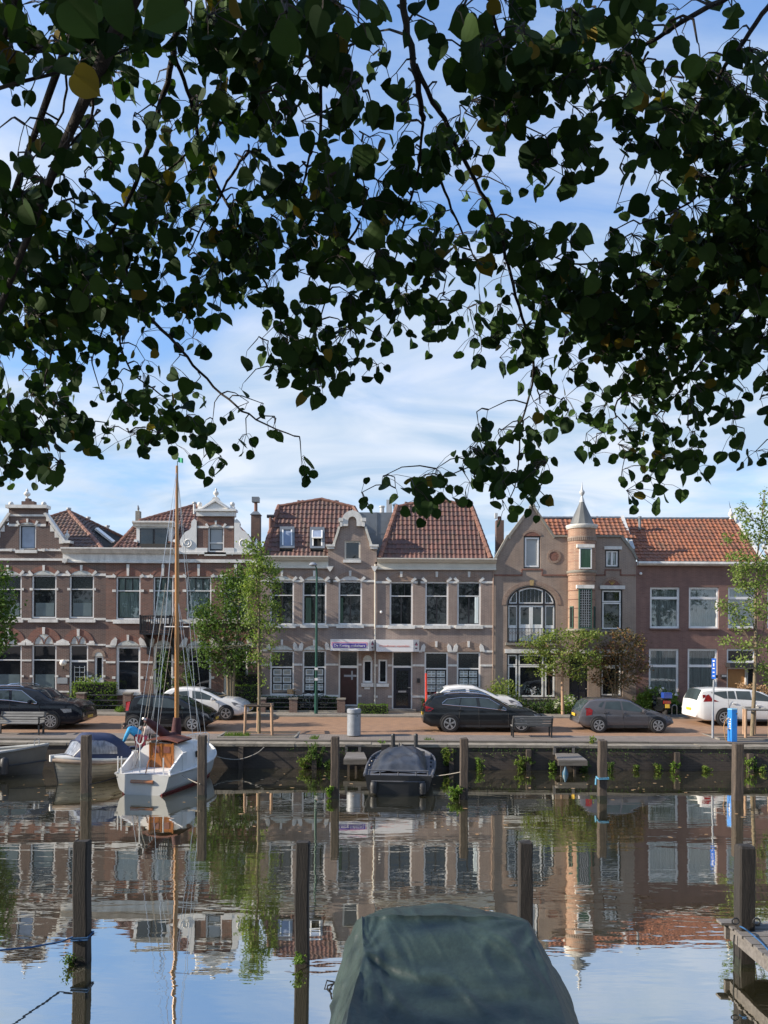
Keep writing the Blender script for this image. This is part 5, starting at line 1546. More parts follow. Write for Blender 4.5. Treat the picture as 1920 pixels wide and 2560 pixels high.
        if head:
            ta = [cv(p) for p in head]
            g = MB(); m_ = len(ta)
            q = [(x + .004, sg * (half(x) * .995 + .006), z) for x, z in ta]
            q2 = [(x - .02, y - sg * .12, z + .004) for x, y, z in q]
            g.add(q + q2, [tuple(range(m_)), tuple(range(2 * m_ - 1, m_ - 1, -1))] + [(i, (i + 1) % m_, m_ + (i + 1) % m_, m_ + i) for i in range(m_)])
            g.build('headlight', M['head'], root)
    # windscreen and rear glass follow the roof line
    def topglass(nm, xa, xb):
        n_ = 8; rws = []
        for i in range(n_ + 1):
            x = xa + (xb - xa) * i / n_
            z = lerpt(T, x); ze = z - .02; y = ytop(z - .04, x) - .09
            rws.append([(x, -y, ze + .018), (x, -y * .5, z + .020), (x, 0, z + .026), (x, y * .5, z + .020), (x, y, ze + .018)])
        MB().grid(rws).build(nm, M['cglass'], root, smooth=60)
    if ws: topglass('windscreen', cv((ws[0], 0))[0], cv((ws[1], 0))[0])
    if rearg: topglass('rear_window', cv((rearg[0], 0))[0], cv((rearg[1], 0))[0])
    for x_, nm in ((xf + .004, 'number_plate'), (xr - .012, 'number_plate')):
        MB().box(x_ - .012, x_ + .012, -.26, .26, .42 if x_ > 0 else .62, .53 if x_ > 0 else .73).build(nm, M['plate'], root)
    MB().box(xf - .03, xf + .008, -hw * .55, hw * .55, .55, .66).build('grille', M['plastic'], root)
    for wx_ in wheels:
        x = cv((wx_, 0))[0]
        for sg in (-1, 1):
            MB().lathe([(.01, 0), (wr * 1.13, 0), (wr * 1.15, .012), (.01, .014)], x, sg * (hw - .004) - (.014 if sg < 0 else 0), 24, wr + .02, axis='y').build('wheel_arch', M['plastic'], root)
            yo = sg * (hw + .04)
            pr = [(wr * .66, 0), (wr * .90, -.004), (wr * .985, .02), (wr, .06), (wr, .16), (wr * .97, .20), (wr * .6, .21), (wr * .6, .03)]
            g = MB().lathe([(r_, -sg * z_) for r_, z_ in pr] + [(pr[0][0], 0)], x, yo, 26, wr, axis='y')
            wo3 = g.build('wheel', M['tyre'], root, smooth=40)
            MB().lathe([(.01, -sg * .05), (wr * .67, -sg * .05), (wr * .67, -sg * .06)], x, yo, 20, wr, axis='y').build('brake_disc', M['plastic'], wo3)
            g = MB()
            g.lathe([(wr * .60, sg * -.02), (wr * .62, sg * .006), (wr * .69, sg * .006), (wr * .70, sg * -.02)], x, yo, 26, wr, axis='y')
            for i in range(spokes):
                a_ = 2 * pi * i / spokes + .3
                for da in (-.13, .13) if spokes < 8 else (0,):
                    d_ = Vector((cos(a_ + da), 0, sin(a_ + da))); tt = Vector((-sin(a_ + da), 0, cos(a_ + da)))
                    g.obox(Vector((x, yo - sg * .004, wr)) + d_ * wr * .36, d_, (0, 1, 0), tt, wr * .28, .012, wr * .045 if spokes < 8 else wr * .055)
            g.lathe([(.01, sg * .004), (wr * .15, 0), (wr * .16, sg * -.03)], x, yo, 12, wr, axis='y')
            g.build('rim', M['rim'], wo3)
    return root
def park(car, px_mid, d):
    z = ground_z(d)
    place(car, (wx(px_mid, d, 1770), d, z))
    return car

polo = make_car('parked_car', 'small grey hatchback parked between the slatted bench and the blue power post', 700, 1003, 225, 3.87, 1.66,
    [(700, 935), (703, 890), (712, 845), (730, 800), (760, 755), (806, 712), (860, 700), (1000, 695), (1120, 700), (1190, 714), (1270, 758), (1340, 798), (1400, 806), (1480, 834), (1535, 858), (1562, 885), (1570, 930), (1568, 965)],
    [[(882, 768), (900, 740), (922, 727), (938, 722), (912, 776)], [(938, 786), (958, 724), (1082, 720), (1092, 798)], [(1108, 800), (1098, 720), (1170, 728), (1225, 758), (1300, 808), (1290, 816)]],
    (882, 1420), 0.305, P_['grey'], [(768, 850), (772, 800), (800, 778), (830, 800), (822, 842)], [(1508, 862), (1545, 862), (1562, 890), (1520, 888)], 6,
    ws=(1192, 1345), rearg=(722, 800), handles=((945, 823), (1128, 838)), mirror=(1290, 805), seams=([(938, 790), (962, 960)], [(1100, 805), (1108, 960)], [(1330, 850), (1335, 960)]))
park(polo, 1551, 31.9)
talis = make_car('parked_car', 'long dark grey estate car with chrome window strip, parked behind the slatted bench', 672, 997, 211, 4.86, 1.86,
    [(672, 920), (674, 860), (690, 795), (722, 745), (768, 695), (850, 680), (1000, 672), (1150, 679), (1250, 696), (1340, 742), (1420, 785), (1500, 792), (1600, 812), (1660, 838), (1690, 875), (1697, 930), (1694, 960)],
    [[(832, 757), (872, 722), (992, 708), (976, 770)], [(986, 770), (1002, 708), (1122, 708), (1132, 780)], [(1160, 782), (1148, 708), (1230, 714), (1300, 752), (1378, 802), (1370, 806)]],
    (897, 1505), 0.345, P_['graph'], [(690, 800), (702, 778), (762, 798), (735, 820), (692, 825)], [(1610, 838), (1668, 850), (1680, 880), (1625, 866)], 5, chrome=True,
    ws=(1252, 1420), rearg=(724, 768), rails=(850, 1240), handles=((985, 812), (1172, 824)), mirror=(1325, 778), seams=([(988, 775), (968, 950)], [(1142, 785), (1150, 955)], [(1395, 830), (1400, 950)]))
park(talis, 1202, 31.9)
tig = make_car('parked_car', 'dark navy SUV with chrome window line, parked behind the bench at the far left', -144, 972, 208, 4.49, 1.84,
    [(-144, 880), (-140, 770), (-110, 695), (-62, 640), (0, 622), (100, 614), (250, 614), (330, 628), (405, 642), (500, 708), (540, 728), (640, 735), (720, 755), (765, 785), (784, 830), (788, 890), (780, 920)],
    [[(-92, 704), (-45, 655), (25, 647), (20, 714)], [(34, 716), (36, 647), (164, 645), (172, 724)], [(196, 728), (190, 645), (272, 650), (330, 684), (410, 748), (400, 752)]],
    (-27, 530), 0.35, P_['navy'], [(-130, 760), (-100, 740), (-90, 800), (-128, 810)], [(608, 798), (700, 796), (706, 824), (640, 832)], 10, chrome=True,
    ws=(332, 505), rearg=(-108, -64), rails=(0, 280), handles=((60, 758), (215, 768)), mirror=(362, 738), seams=([(30, 716), (28, 900)], [(180, 730), (185, 900)], [(432, 760), (436, 900)]))
park(tig, 91, 32.0)
upc = make_car('parked_car', 'small black three-door hatchback parked behind the white sailboat', 1115, 977, 219, 3.54, 1.64,
    [(1115, 890), (1118, 810), (1138, 745), (1188, 676), (1250, 664), (1400, 666), (1500, 672), (1591, 690), (1700, 746), (1800, 790), (1860, 828), (1886, 880), (1890, 925)],
    [[(1222, 738), (1250, 692), (1342, 686), (1336, 762)], [(1362, 766), (1362, 686), (1480, 690), (1558, 716), (1640, 774), (1630, 780)]],
    (1198, 1713), 0.30, P_['black'], [(1122, 800), (1130, 730), (1160, 720), (1150, 800)], [(1790, 808), (1845, 826), (1862, 862), (1800, 848)], 6,
    ws=(1570, 1705), rearg=(1136, 1186), handles=((1395, 800),), mirror=(1600, 762), seams=([(1350, 766), (1352, 930)], [(1620, 790), (1640, 930)]))
park(upc, 435, 31.6)
clio = make_car('parked_car', 'white hatchback with black roofline glass, half hidden by the mast and the black hatchback', -112, 889, 192, 4.06, 1.73,
    [(-112, 830), (-108, 730), (-80, 675), (-40, 640), (0, 622), (100, 612), (230, 618), (330, 650), (440, 700), (540, 708), (620, 742), (658, 782), (668, 830), (664, 860)],
    [[(-10, 692), (30, 648), (152, 640), (162, 702)], [(192, 704), (186, 640), (262, 646), (350, 682), (410, 720), (400, 722)]],
    (-12, 485), 0.315, P_['white'], [(-100, 700), (-60, 690), (-55, 740), (-98, 742)], [(530, 732), (560, 735), (640, 770), (600, 778), (550, 760)], 5,
    ws=(270, 445), rearg=(-84, -38), handles=((70, 735),), mirror=(370, 708), seams=([(176, 705), (180, 840)], [(420, 740), (425, 830)]))
park(clio, 516, 35.4)
hatch = copy_tree(clio)
place(hatch, (wx(1302 - 108, 36.3, 1760), 36.35, 1.16), 0, 'white hatchback parked by the front gardens, mostly hidden behind the dark estate car')
esp = make_car('parked_car', 'large white people carrier with dark rear glass, parked behind the blue power post', 728, 1247, 264, 4.86, 1.88,
    [(728, 1150), (730, 1050), (742, 965), (768, 900), (800, 840), (900, 828), (1000, 822), (1200, 825), (1400, 842), (1500, 862), (1650, 935), (1720, 975), (1800, 988), (1900, 1015), (1975, 1055), (2005, 1110), (2008, 1170)],
    [[(892, 868), (1000, 855), (1075, 850), (1080, 936), (1040, 934)], [(1090, 850), (1160, 848), (1178, 940), (1088, 936)], [(1182, 848), (1342, 850), (1358, 950), (1192, 942)], [(1368, 852), (1440, 860), (1560, 914), (1660, 972), (1372, 954)]],
    (1045, 1805), 0.36, P_['white'], [(802, 972), (842, 898), (868, 888), (905, 940), (978, 968)], [(1880, 1030), (1960, 1060), (1975, 1090), (1900, 1070)], 8,
    ws=(1490, 1725), rearg=(744, 800), handles=((1158, 990), (1430, 1010)), mirror=(1600, 965), seams=([(1085, 940), (1100, 1180)], [(1365, 955), (1370, 1190)]))
park(esp, 1858, 34.4)
# ------------------------------------------------------------------ boats
M['hull_cream'] = None
def planked(name, c, line, step=0.085, off=0.0):
    """painted clinker planks: dark laps at regular heights"""
    m, t, b = nodes(name)
    tcn = t.nodes.new('ShaderNodeTexCoord'); s_ = t.nodes.new('ShaderNodeUVMap')
    sp = t.nodes.new('ShaderNodeSeparateXYZ'); t.links.new(s_.outputs[0], sp.inputs[0])
    fr_ = t.nodes.new('ShaderNodeMath'); fr_.operation = 'FRACT'; t.links.new(sp.outputs['Y'], fr_.inputs[0])
    f = ramp(t, fr_.outputs[0], 0.0, 0.16, 1.0, 0.0)
    base = mixc(t, ramp(t, noise(t, 2.5, 5), .35, .7), c, tuple(x * .75 for x in c))
    t.links.new(mixc(t, f, base, line), b.inputs['Base Color'])
    b.inputs['Roughness'].default_value = .4
    bump(t, b, fr_.outputs[0], 0.5, 0.02)
    return m
M['hull_cream'] = planked('clinker_cream', (0.62, 0.56, 0.44), (0.06, 0.05, 0.04))
M['hull_white'] = mat('hull_white', (0.60, 0.60, 0.57), 0.35, 0.12, 2)
M['gel'] = mat('deck_white', (0.74, 0.73, 0.70), 0.35, 0.1, 2)
M['navy_cloth'] = mat('navy_canvas', (0.018, 0.032, 0.085), 0.75, 0.35, 3, bmp=0.3)
M['clear_pvc'] = mat('window_pvc', (0.27, 0.28, 0.31), 0.12, 0.6, 5, stretch=(2, 2, .6), spec=0.8)
M['varnish'] = mat('varnished_wood', (0.36, 0.13, 0.03), 0.25, 0.3, 4, stretch=(8, 8, .8), coat=0.6)
M['mastw'] = mat('mast_wood', (0.42, 0.20, 0.06), 0.3, 0.25, 3, stretch=(10, 10, .3), coat=0.5)
M['sail_dk'] = mat('maroon_cover', (0.085, 0.030, 0.032), 0.85, 0.4, 5, bmp=0.5)
M['hatch_br'] = mat('hatch_brown', (0.17, 0.055, 0.035), 0.5, 0.25, 3)
M['boot_red'] = mat('boot_top_red', (0.16, 0.012, 0.014), 0.5, 0.2, 3)
M['hull_blk'] = mat('hull_black', (0.014, 0.015, 0.017), 0.45, 0.5, 2.5, bmp=0.15)
M['deck_blk'] = mat('deck_grey', (0.12, 0.125, 0.14), 0.5, 0.35, 4)
M['tarp_blk'] = mat('black_tarp', (0.058, 0.064, 0.076), 0.34, 0.4, 3, bmp=0.3)
M['hull_grey'] = mat('hull_grey', (0.16, 0.155, 0.14), 0.5, 0.3, 2, bmp=0.1)
M['deck_grey'] = mat('deck_pale', (0.36, 0.37, 0.36), 0.6, 0.25, 3)
M['rope_w'] = mat('rope_pale', (0.34, 0.31, 0.26), 0.9, 0.3, 30)
M['rope_b'] = mat('rope_blue', (0.02, 0.10, 0.25), 0.8, 0.4, 20)
M['rope_d'] = mat('rope_dark', (0.03, 0.032, 0.035), 0.9, 0.4, 20)

def hull(root, L, beam, sheer, bowz, mt, name='hull', draft=0.25, transom=1.0, n=22, flare=0.12, chine=False, uvstep=0.09, fullness=2.2):
    """boat along +x (bow at +L/2), z=0 waterline; returns gunwale function"""
    def half(s_): # s_ 0 stern .. 1 bow
        k = 1 - max(0, (s_ - .45) / .55) ** fullness
        k2 = transom + (1 - transom) * min(1, s_ / .35)
        return beam / 2 * k * k2 + .015
    def gz(s_): return sheer + (bowz - sheer) * max(0, (s_ - .2) / .8) ** 2
    rows = []; m_ = 9
    for i in range(n + 1):
        s_ = i / n; x = -L / 2 + L * s_; h_ = half(s_); zt = gz(s_)
        row = []
        for j in range(m_ + 1):
            v = j / m_
            z = -draft + (zt + draft) * v
            kk = (1 - (1 - v) ** 2.6) if not chine else min(1, .35 + v * 1.4)
            bowk = max(0, (s_ - .7) / .3) ** 1.5
            y = h_ * ((1 - flare) * kk + flare * v) * (1 - bowk * .55 * (1 - v))
            xx = x + (L * .055 * bowk * (v - .4))
            row.append((xx, y, z))
        rows.append(row)
    g = MB()
    for sg in (1, -1):
        vs = [(x, sg * y, z) for r_ in rows for x, y, z in r_]
        fs = []; uv = []
        for i in range(n):
            for j in range(m_):
                fs.append((i * (m_ + 1) + j, i * (m_ + 1) + j + 1, (i + 1) * (m_ + 1) + j + 1, (i + 1) * (m_ + 1) + j))
                def vv(i_, j_): return (i_ / n * 4, (sheer + .55 * (gz(i_ / n) - sheer) + draft) * (j_ / m_) / uvstep * (.85 + .15))
                uv.append((vv(i, j), vv(i, j + 1), vv(i + 1, j + 1), vv(i + 1, j)))
        g.add(vs, fs, uv)
    r0 = rows[0]
    g.add([(x, y, z) for x, y, z in r0] + [(x, -y, z) for x, y, z in reversed(r0)], [tuple(range(2 * len(r0)))], [tuple((.1, .5) for _ in range(2 * len(r0)))])
    ho = g.build(name, mt, root, smooth=40)
    gun = lambda s_: (rows[int(round(s_ * n))][-1])
    return ho, gun, half, gz, rows
def gunwale(root, rows, r=.035, mt=None, name='rubbing_strake'):
    for sg in (1, -1):
        MB().tube([(x, sg * (y + .01), z) for x, y, z in [r_[-1] for r_ in rows]], r, 6).build(name, mt or M['gel'], root, smooth=60)
def deck(root, rows, i0, i1, mt, dz=0.0, name='deck', crown=.03):
    P = []
    for r_ in rows[i0:i1 + 1]:
        x, y, z = r_[-1]
        P.append([(x, -y, z + dz), (x, -y * .5, z + dz + crown), (x, 0, z + dz + crown * 1.3), (x, y * .5, z + dz + crown), (x, y, z + dz)])
    return MB().grid(P).build(name, mt, root, smooth=50)

# --- cream clinker sloop with navy canopy; bow towards the camera and to the left
slp = thing('sloop', 'cream clinker sloop with navy canvas canopy and clear side windows', 'boat', (0, 0, 0), 'boats moored along the canal')
Ls = 4.0
_, gun, half, gz, rows = hull(slp, Ls, 1.75, 0.66, 0.86, M['hull_cream'], transom=.8, fullness=4.2, uvstep=.105)
gunwale(slp, rows, .05, M['hull_white'])
for sg in (1, -1):
    MB().tube([(x, sg * (y + .035), z - .10) for x, y, z in [r_[-1] for r_ in rows[9:]]], [.03] * 3 + [.05] * 4 + [.075] * (len(rows) - 16), 7).build('fender_strake', mat('strake_tan', (0.36, 0.27, 0.2), .7, .3, 6) if sg > 0 else bpy.data.materials['strake_tan'], slp, smooth=60)
deck(slp, rows, 14, 22, M['gel'])
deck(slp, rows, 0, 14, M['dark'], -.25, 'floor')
c_ = rows[-1][-1]; MB().box(c_[0] - .06, c_[0] + .10, -.05, .05, c_[2] - .15, c_[2] + .06).build('stem_cap', M['gel'], slp)
MB().tube([(rows[-1][j][0] + .01, 0, rows[-1][j][2]) for j in range(2, 10)], .022, 5).build('stem', M['dk_met'], slp)
# canopy: hoops from the windscreen aft
can = []
nx = 16
for i in range(nx + 1):
    s_ = .90 - .50 * i / nx; x = -Ls / 2 + Ls * s_
    hh = 0.78 * min(1, i / 4.0) ** .6 if i > 0 else .0
    hh = {0: .02}.get(i, hh)
    if i > 10: hh = .78 - .72 * ((i - 10) / 6) ** 1.6
    h_ = half(s_) * .97; zt = gz(s_)
    row = []
    for j in range(13):
        a_ = pi * j / 12
        cy_ = cos(a_); sy_ = sin(a_) ** .55
        row.append((x, h_ * (abs(cy_) ** .8) * (1 if cy_ > 0 else -1) * (1 - .10 * sy_), zt + .02 + hh * sy_ + .012 * sin(j * 2.1 + i)))
    can.append(row)
cano = MB().grid(can).build('canopy', M['navy_cloth'], slp, smooth=70)
for sg in (1, -1):
    pts = []
    for k in range(16):
        a_ = 2 * pi * k / 16
        u = .5 + .5 * cos(a_) * (1 if abs(cos(a_)) < .8 else 1); v = .5 + .5 * sin(a_)
        pts.append((u, v))
    P = []
    for i in range(2, 11):
        r_ = can[i]; row = []
        e = 1.0 if i < 8 else (.82, .6, .3)[i - 8]
        for tt in (.10, .22, .34, .46, .58):
            tq = .10 + (tt - .10) * e
            jj = tq * 4.2
            j0 = int(jj); f_ = jj - j0
            a_ = Vector(r_[j0 if sg > 0 else 12 - j0]); b_ = Vector(r_[j0 + 1 if sg > 0 else 11 - j0])
            p = a_.lerp(b_, f_); row.append(p + Vector((0, sg * .018, .006)))
        P.append(row)
    MB().grid(P).build('canopy_window', M['clear_pvc'], cano, smooth=60)
r_ = can[1]
P = [[Vector(can[0][j]) + Vector((.03, 0, .03)), Vector(can[2][j]) * 1.0 + Vector((.04, 0, 0))] for j in range(2, 11)]
MB().grid(P).build('windscreen', M['clear_pvc'], cano, smooth=60)
MB().tube([(can[2][j][0] + .05, can[2][j][1], can[2][j][2] + .012) for j in range(0, 13)], .022, 5).build('windscreen_frame', M['navy_cloth'], cano)
# loose canvas bundle aft
P = []
for i in range(8):
    s_ = .24 + .16 * i / 7; x = -Ls / 2 + Ls * s_ - .1
    P.append([(x, half(.2) * .9 * cos(pi * j / 8), gz(.1) + .12 + .16 * sin(pi * j / 8) + .03 * sin(i * 2.2 + j * 1.7)) for j in range(9)])
MB().grid(P).build('canvas_bundle', M['navy_cloth'], cano, smooth=60)
slp_dir = math.atan2(-0.86, -0.50)
place(slp, (-9.1, 26.32, 0), math.atan2(-.66, -.75))

# --- white sailboat: transom towards the camera
sb = thing('sailboat', 'white sailboat with varnished wooden cabin doors, tall mast and maroon sail cover', 'boat', (0, 0, 0), 'boats moored along the canal')
Lb = 4.85
_, gun, half, gz, rows = hull(sb, Lb, 2.12, 0.62, 0.88, M['hull_white'], transom=.80, chine=True, flare=.25, fullness=2.4)
gunwale(sb, rows, .035, M['gel'])
deck(sb, rows, 0, 22, M['gel'], -.02)
xs_ = -Lb / 2
MB().prismx([(0, 0), (0, 0), (0, 0)], 0, 0) if False else None
for sg in (1, -1):
    MB().tube([(r_[3][0], sg * (r_[3][1] + .01), .035) for r_ in rows], .04, 5).build('boot_stripe', M['boot_red'], sb)
g = MB(); 
g.tube([(xs_ - .012, -.36, .40), (xs_ - .012, .36, .40)], .055, 8); g.build('name_board', M['varnish'], sb)
# coamings and cabin
def cabin_sec(x, w_, h_, base): return [(x, w_ * .98, base), (x, w_ * .93, base + h_ * .55), (x, w_ * .70, base + h_ * .86), (x, w_ * .35, base + h_), (x, 0, base + h_ * 1.03), (x, -w_ * .35, base + h_), (x, -w_ * .70, base + h_ * .86), (x, -w_ * .93, base + h_ * .55), (x, -w_ * .98, base)]
P = [cabin_sec(xs_ + 1.25, .86, .82, .58), cabin_sec(xs_ + 2.0, .88, .80, .60), cabin_sec(xs_ + 3.0, .80, .68, .64), cabin_sec(xs_ + 3.9, .58, .45, .70), cabin_sec(xs_ + 4.3, .40, .08, .78)]
g = MB().grid(P); n_ = 9
g.add(P[0], [tuple(range(9))])
cab = g.build('cabin', M['gel'], sb, smooth=35)
for sg in (1, -1):
    MB().prismx([(sg * .86, .60), (sg * .86, 1.15), (sg * .80, 1.15), (sg * .80, .60)], xs_ + .95, xs_ + 1.25).build('coaming', M['gel'], sb)
    MB().prism([(xs_ + .12, .62), (xs_ + .12, .72), (xs_ + .95, 1.12), (xs_ + .95, .62)], sg * .80 - .03, sg * .80 + .03).build('coaming', M['gel'], sb)
    g = MB().prism([(xs_ + 1.9, .88), (xs_ + 2.5, .86), (xs_ + 2.5, 1.04), (xs_ + 1.9, 1.08)], sg * .865 - .01, sg * .865 + .01); g.build('port_light', M['pane'], cab)
xb = xs_ + 1.25
dz0, dz1 = .60, 1.40
dro = MB().box(xb - .05, xb - .01, -.40, .34, dz0 - .05, dz1).build('cabin_doors', M['varnish'], cab)
for y0, y1 in ((-.36, -.05), (-.01, .30)):
    g = MB(); g.box(xb - .065, xb - .05, y0, y1, dz0, dz0 + .42); g.build('door_panel', M['varnish'], dro)
    g = MB(); g.box(xb - .065, xb - .05, y0 + .05, y1 - .05, dz0 + .50, dz1 - .10); g.build('louvre', M['hatch_br'], dro)
g = MB(); g.box(xb - .08, xb - .02, -.44, -.40, dz0 - .05, dz1 + .02); g.box(xb - .08, xb - .02, .34, .38, dz0 - .05, dz1 + .02); g.box(xb - .075, xb - .03, -.045, -.015, dz0, dz1); g.build('door_frame', M['varnish'], dro)
P = []
for x in (xb - .14, xb + .9):
    P.append([(x, -.62 + .085 * 1.0 * i, dz1 + .02 + .10 * (1 - ((i - 7) / 7) ** 2) * 1.0) for i in range(15)])
P2 = [[(x, y, z + .045) for x, y, z in r_] for r_ in P]
g = MB().grid(P).grid(P2); a_ = P[0] + P2[0][::-1]; g.add(a_, [tuple(range(len(a_)))]); a_ = P[1] + P2[1][::-1]; g.add(a_, [tuple(range(len(a_)))])
g.build('hatch', M['hatch_br'], cab, smooth=40)
# mast, shrouds, cover
mxp = xs_ + 2.35
mtop = 10.40
mst = MB().tube([(mxp, 0, 1.3), (mxp - .02, 0, 4), (mxp - .05, 0, 7), (mxp - .10, 0, mtop)], [.075, .075, .07, .042], 10).build('mast', M['mastw'], sb, smooth=60)
MB().tube([(mxp - .11, -.02, mtop), (mxp - .11, -.02, mtop + .16)], .012, 5).build('mast_tip', M['dk_met'], mst)
MB().tube([(mxp - .02, -.45, 5.1), (mxp - .02, .45, 5.1)], .02, 5).build('spreader', M['gel'], mst)
top = (mxp - .10, 0, mtop - .1)
def stay(p, q, name='shroud', r=.009): MB().tube([p, q], r, 4).build(name, M['steel'], sb)
for sg in (1, -1):
    stay((mxp - .2, sg * .92, .66), (mxp - .02, sg * .45, 5.1)); stay((mxp - .02, sg * .45, 5.1), top)
    stay((mxp + .25, sg * .9, .68), (mxp - .04, 0, 6.2)); stay((mxp - .55, sg * .92, .64), (mxp - .04, 0, 6.2))
stay((Lb / 2 - .05, 0, .90), top, 'forestay'); stay((xs_ + .05, .35, .66), top, 'backstay'); stay((xs_ + .05, -.35, .66), top, 'backstay')
cov = MB().tube([(mxp, 0, 1.45), (mxp - .01, .01, 1.7), (mxp, 0, 2.1)], [.14, .16, .12], 9).build('mast_collar', M['sail_dk'], sb, smooth=60)
bpts = [(mxp - .05, 0, 1.52), (mxp - .35, .12, 1.48), (mxp - .6, .26, 1.70), (mxp - .85, .40, 1.93), (mxp - 1.1, .54, 2.12)]
MB().tube(bpts, [.14, .17, .15, .13, .09], 9).build('boom_cover', M['sail_dk'], sb, smooth=60)
MB().tube([(mxp - 1.08, .53, 2.11), (mxp - 1.2, .59, 2.18)], .04, 6).build('boom_end', M['gel'], sb)
for k in range(2):   # lines hanging from boom and running rigging
    y = .5 + .14 * k
    MB().tube([(mxp - 1.1 + .1 * k, .54 - .03 * k, 2.12), (xs_ + .6 + .15 * k, .66 - .05 * k, .72)], .010 + .006 * (k % 2), 4).build('running_line', M['rope_w'], sb)
    MB().tube([(mxp - 1.15 + .1 * k, .56 - .05 * k, 2.15), (mxp - .5 + .05 * k, .2, 6.0 + k * .5)], .010, 4).build('halyard', M['rope_w'], sb)
pole = MB().tube([(xs_ + .15, .16, .65), (xs_ + .15, .16, 1.50)], .022, 6)
pole.tube([(xs_ + .15, .16 + a_ * .12, 1.5 + b_) for a_, b_ in ((-1, .22), (-1, .12), (-.55, .03), (0, 0), (.55, .03), (1, .12), (1, .22))], .02, 6)
pole.build('boom_crutch', M['gel'], sb)
for y in (.86, .74, -.62):
    MB().tube([(xs_ + .12, y, .62), (xs_ + .12, y, 1.12)], .022, 6).build('stanchion', M['gel'], sb)
g = MB()
for sg in (1, -1): g.tube([(Lb / 2 - 1.1, sg * .52, .75), (Lb / 2 - 1.1, sg * .52, 1.25), (Lb / 2 - .45, sg * .26, 1.32), (Lb / 2 - .05, 0, 1.32)], .018, 6); g.tube([(Lb / 2 - .45, sg * .26, .82), (Lb / 2 - .45, sg * .26, 1.32)], .018, 6)
g.build('pulpit', M['steel'], sb)
MB().tube([(xs_ + .02, -.1, .66), (xs_ + .5, .05, .95), (xs_ + 1.0, .12, 1.02)], .02, 6).build('tiller', M['varnish'], sb)
SBH = R(80)
SBL = Vector((-6.82, 25.5, 0))
place(sb, SBL, SBH)
# pennant at the masthead
mh = SBL + Matrix.Rotation(SBH, 3, 'Z') @ Vector((mxp - .11, -.02, mtop + .14))
P = [[mh + Vector((.02 + .17 * i / 4, .02 * sin(i * 1.6), (-.02 - .01 * i) + .16 * j)) for j in (0, 1)] for i in range(5)]
fl = MB().grid(P).build('pennant', mat('pennant_green', (0.03, 0.42, 0.20), .7, .1, 6))
tag(fl, 'small bright green pennant flying at the top of the wooden mast', 'flag')

# --- black barge-like sloop, stern towards the camera
bs = thing('black_barge', 'low black motor sloop with black tarpaulin cover, moored stern towards the camera', 'boat', (0, 0, 0), 'boats moored along the canal')
Lk = 4.7
_, gun, half, gz, rows = hull(bs, Lk, 2.15, 0.58, 0.82, M['hull_blk'], transom=.93, chine=True, flare=.14, fullness=3.6)
gunwale(bs, rows, .05, M['deck_blk'])
xk = -Lk / 2
deck(bs, rows, 0, 22, M['deck_blk'], -.03, crown=.02)
g = MB()
g.tube([(xk - .02, -.82, .40), (xk - .02, .82, .40)], .02, 5); g.build('rubbing_strake', M['deck_blk'], bs)
g = MB(); zr = .72
g.tube([(xk + .05, -.92, zr), (xk + .05, .92, zr)], .022, 6)
for y in (-.9, -.55, .0, .55, .9): g.tube([(xk + .05, y, .56), (xk + .05, y, zr)], .018, 5)
g.build('stern_rail', M['deck_blk'], bs)
P = []
for i in range(29):
    u = i / 28; x = xk + .35 + 1.9 * u
    row = []
    for j in range(33):
        v = -1 + 2 * j / 32
        prof = (.10 + .42 * min(1, u * 1.25) ** .8) * (1 - abs(v) ** 5) * min(1, u * 9)
        prof += .06 * math.exp(-((abs(v) * .85 - (1 - u) * 1.1 + .05) / .10) ** 2) * (1 - abs(v) ** 4) - .05 * math.exp(-((u - .62) / .12) ** 2) * (1 - v * v)
        wr_ = .03 * (1 - 2 * abs(mnz.noise(Vector((v * 2.2, u * 4, 3))))) * (1 - v * v) + .018 * sin(9 * u + 4 * v) + .012 * sin(14 * v * v + 5 * u) + .05 * max(0, .5 - abs(u - .55)) * (1 - abs(v)) 
        row.append((x + .05 * (1 - abs(v)), v * .86, .60 + prof + wr_))
    P.append(row)
g = MB().grid(P); g.add(P[-1], [tuple(range(33))]); g.build('tarpaulin', M['tarp_blk'], bs, smooth=70)
g = MB()
g.box(xk + 2.35, xk + 3.4, -.75, .75, .50, .845); g.build('cockpit', M['dark'], bs)
for y in (-.3, .45): MB().box(xk + 2.9, xk + 2.96, y, y + .28, .8, 1.12).build('seat_back', M['plastic'], bs)
MB().lathe([(.02, -.02), (.16, -.02), (.18, 0), (.16, .02), (.14, .0)], xk + 2.6, .1, 14, 1.05, axis='y').build('steering_wheel', M['dk_met'], bs)
for sg in (1, -1):
    for k in range(6): MB().sphere((xk + .9 + k * .42, sg * .98, .64 + .02 * (k % 2)), .045, 6).build('deck_fitting', M['dk_met'], bs) if k % 2 else None
for y in (-.82, .82):
    MB().lathe([(.01, 0), (.10, .02), (.12, .2), (.10, .34), (.02, .38)], xk - .10, y * .9, 10, .04).build('fender', M['plastic'], bs, smooth=60)
place(bs, (W(984, 1990, 23.4).x + .30, 23.4 + Lk / 2, 0), R(86))

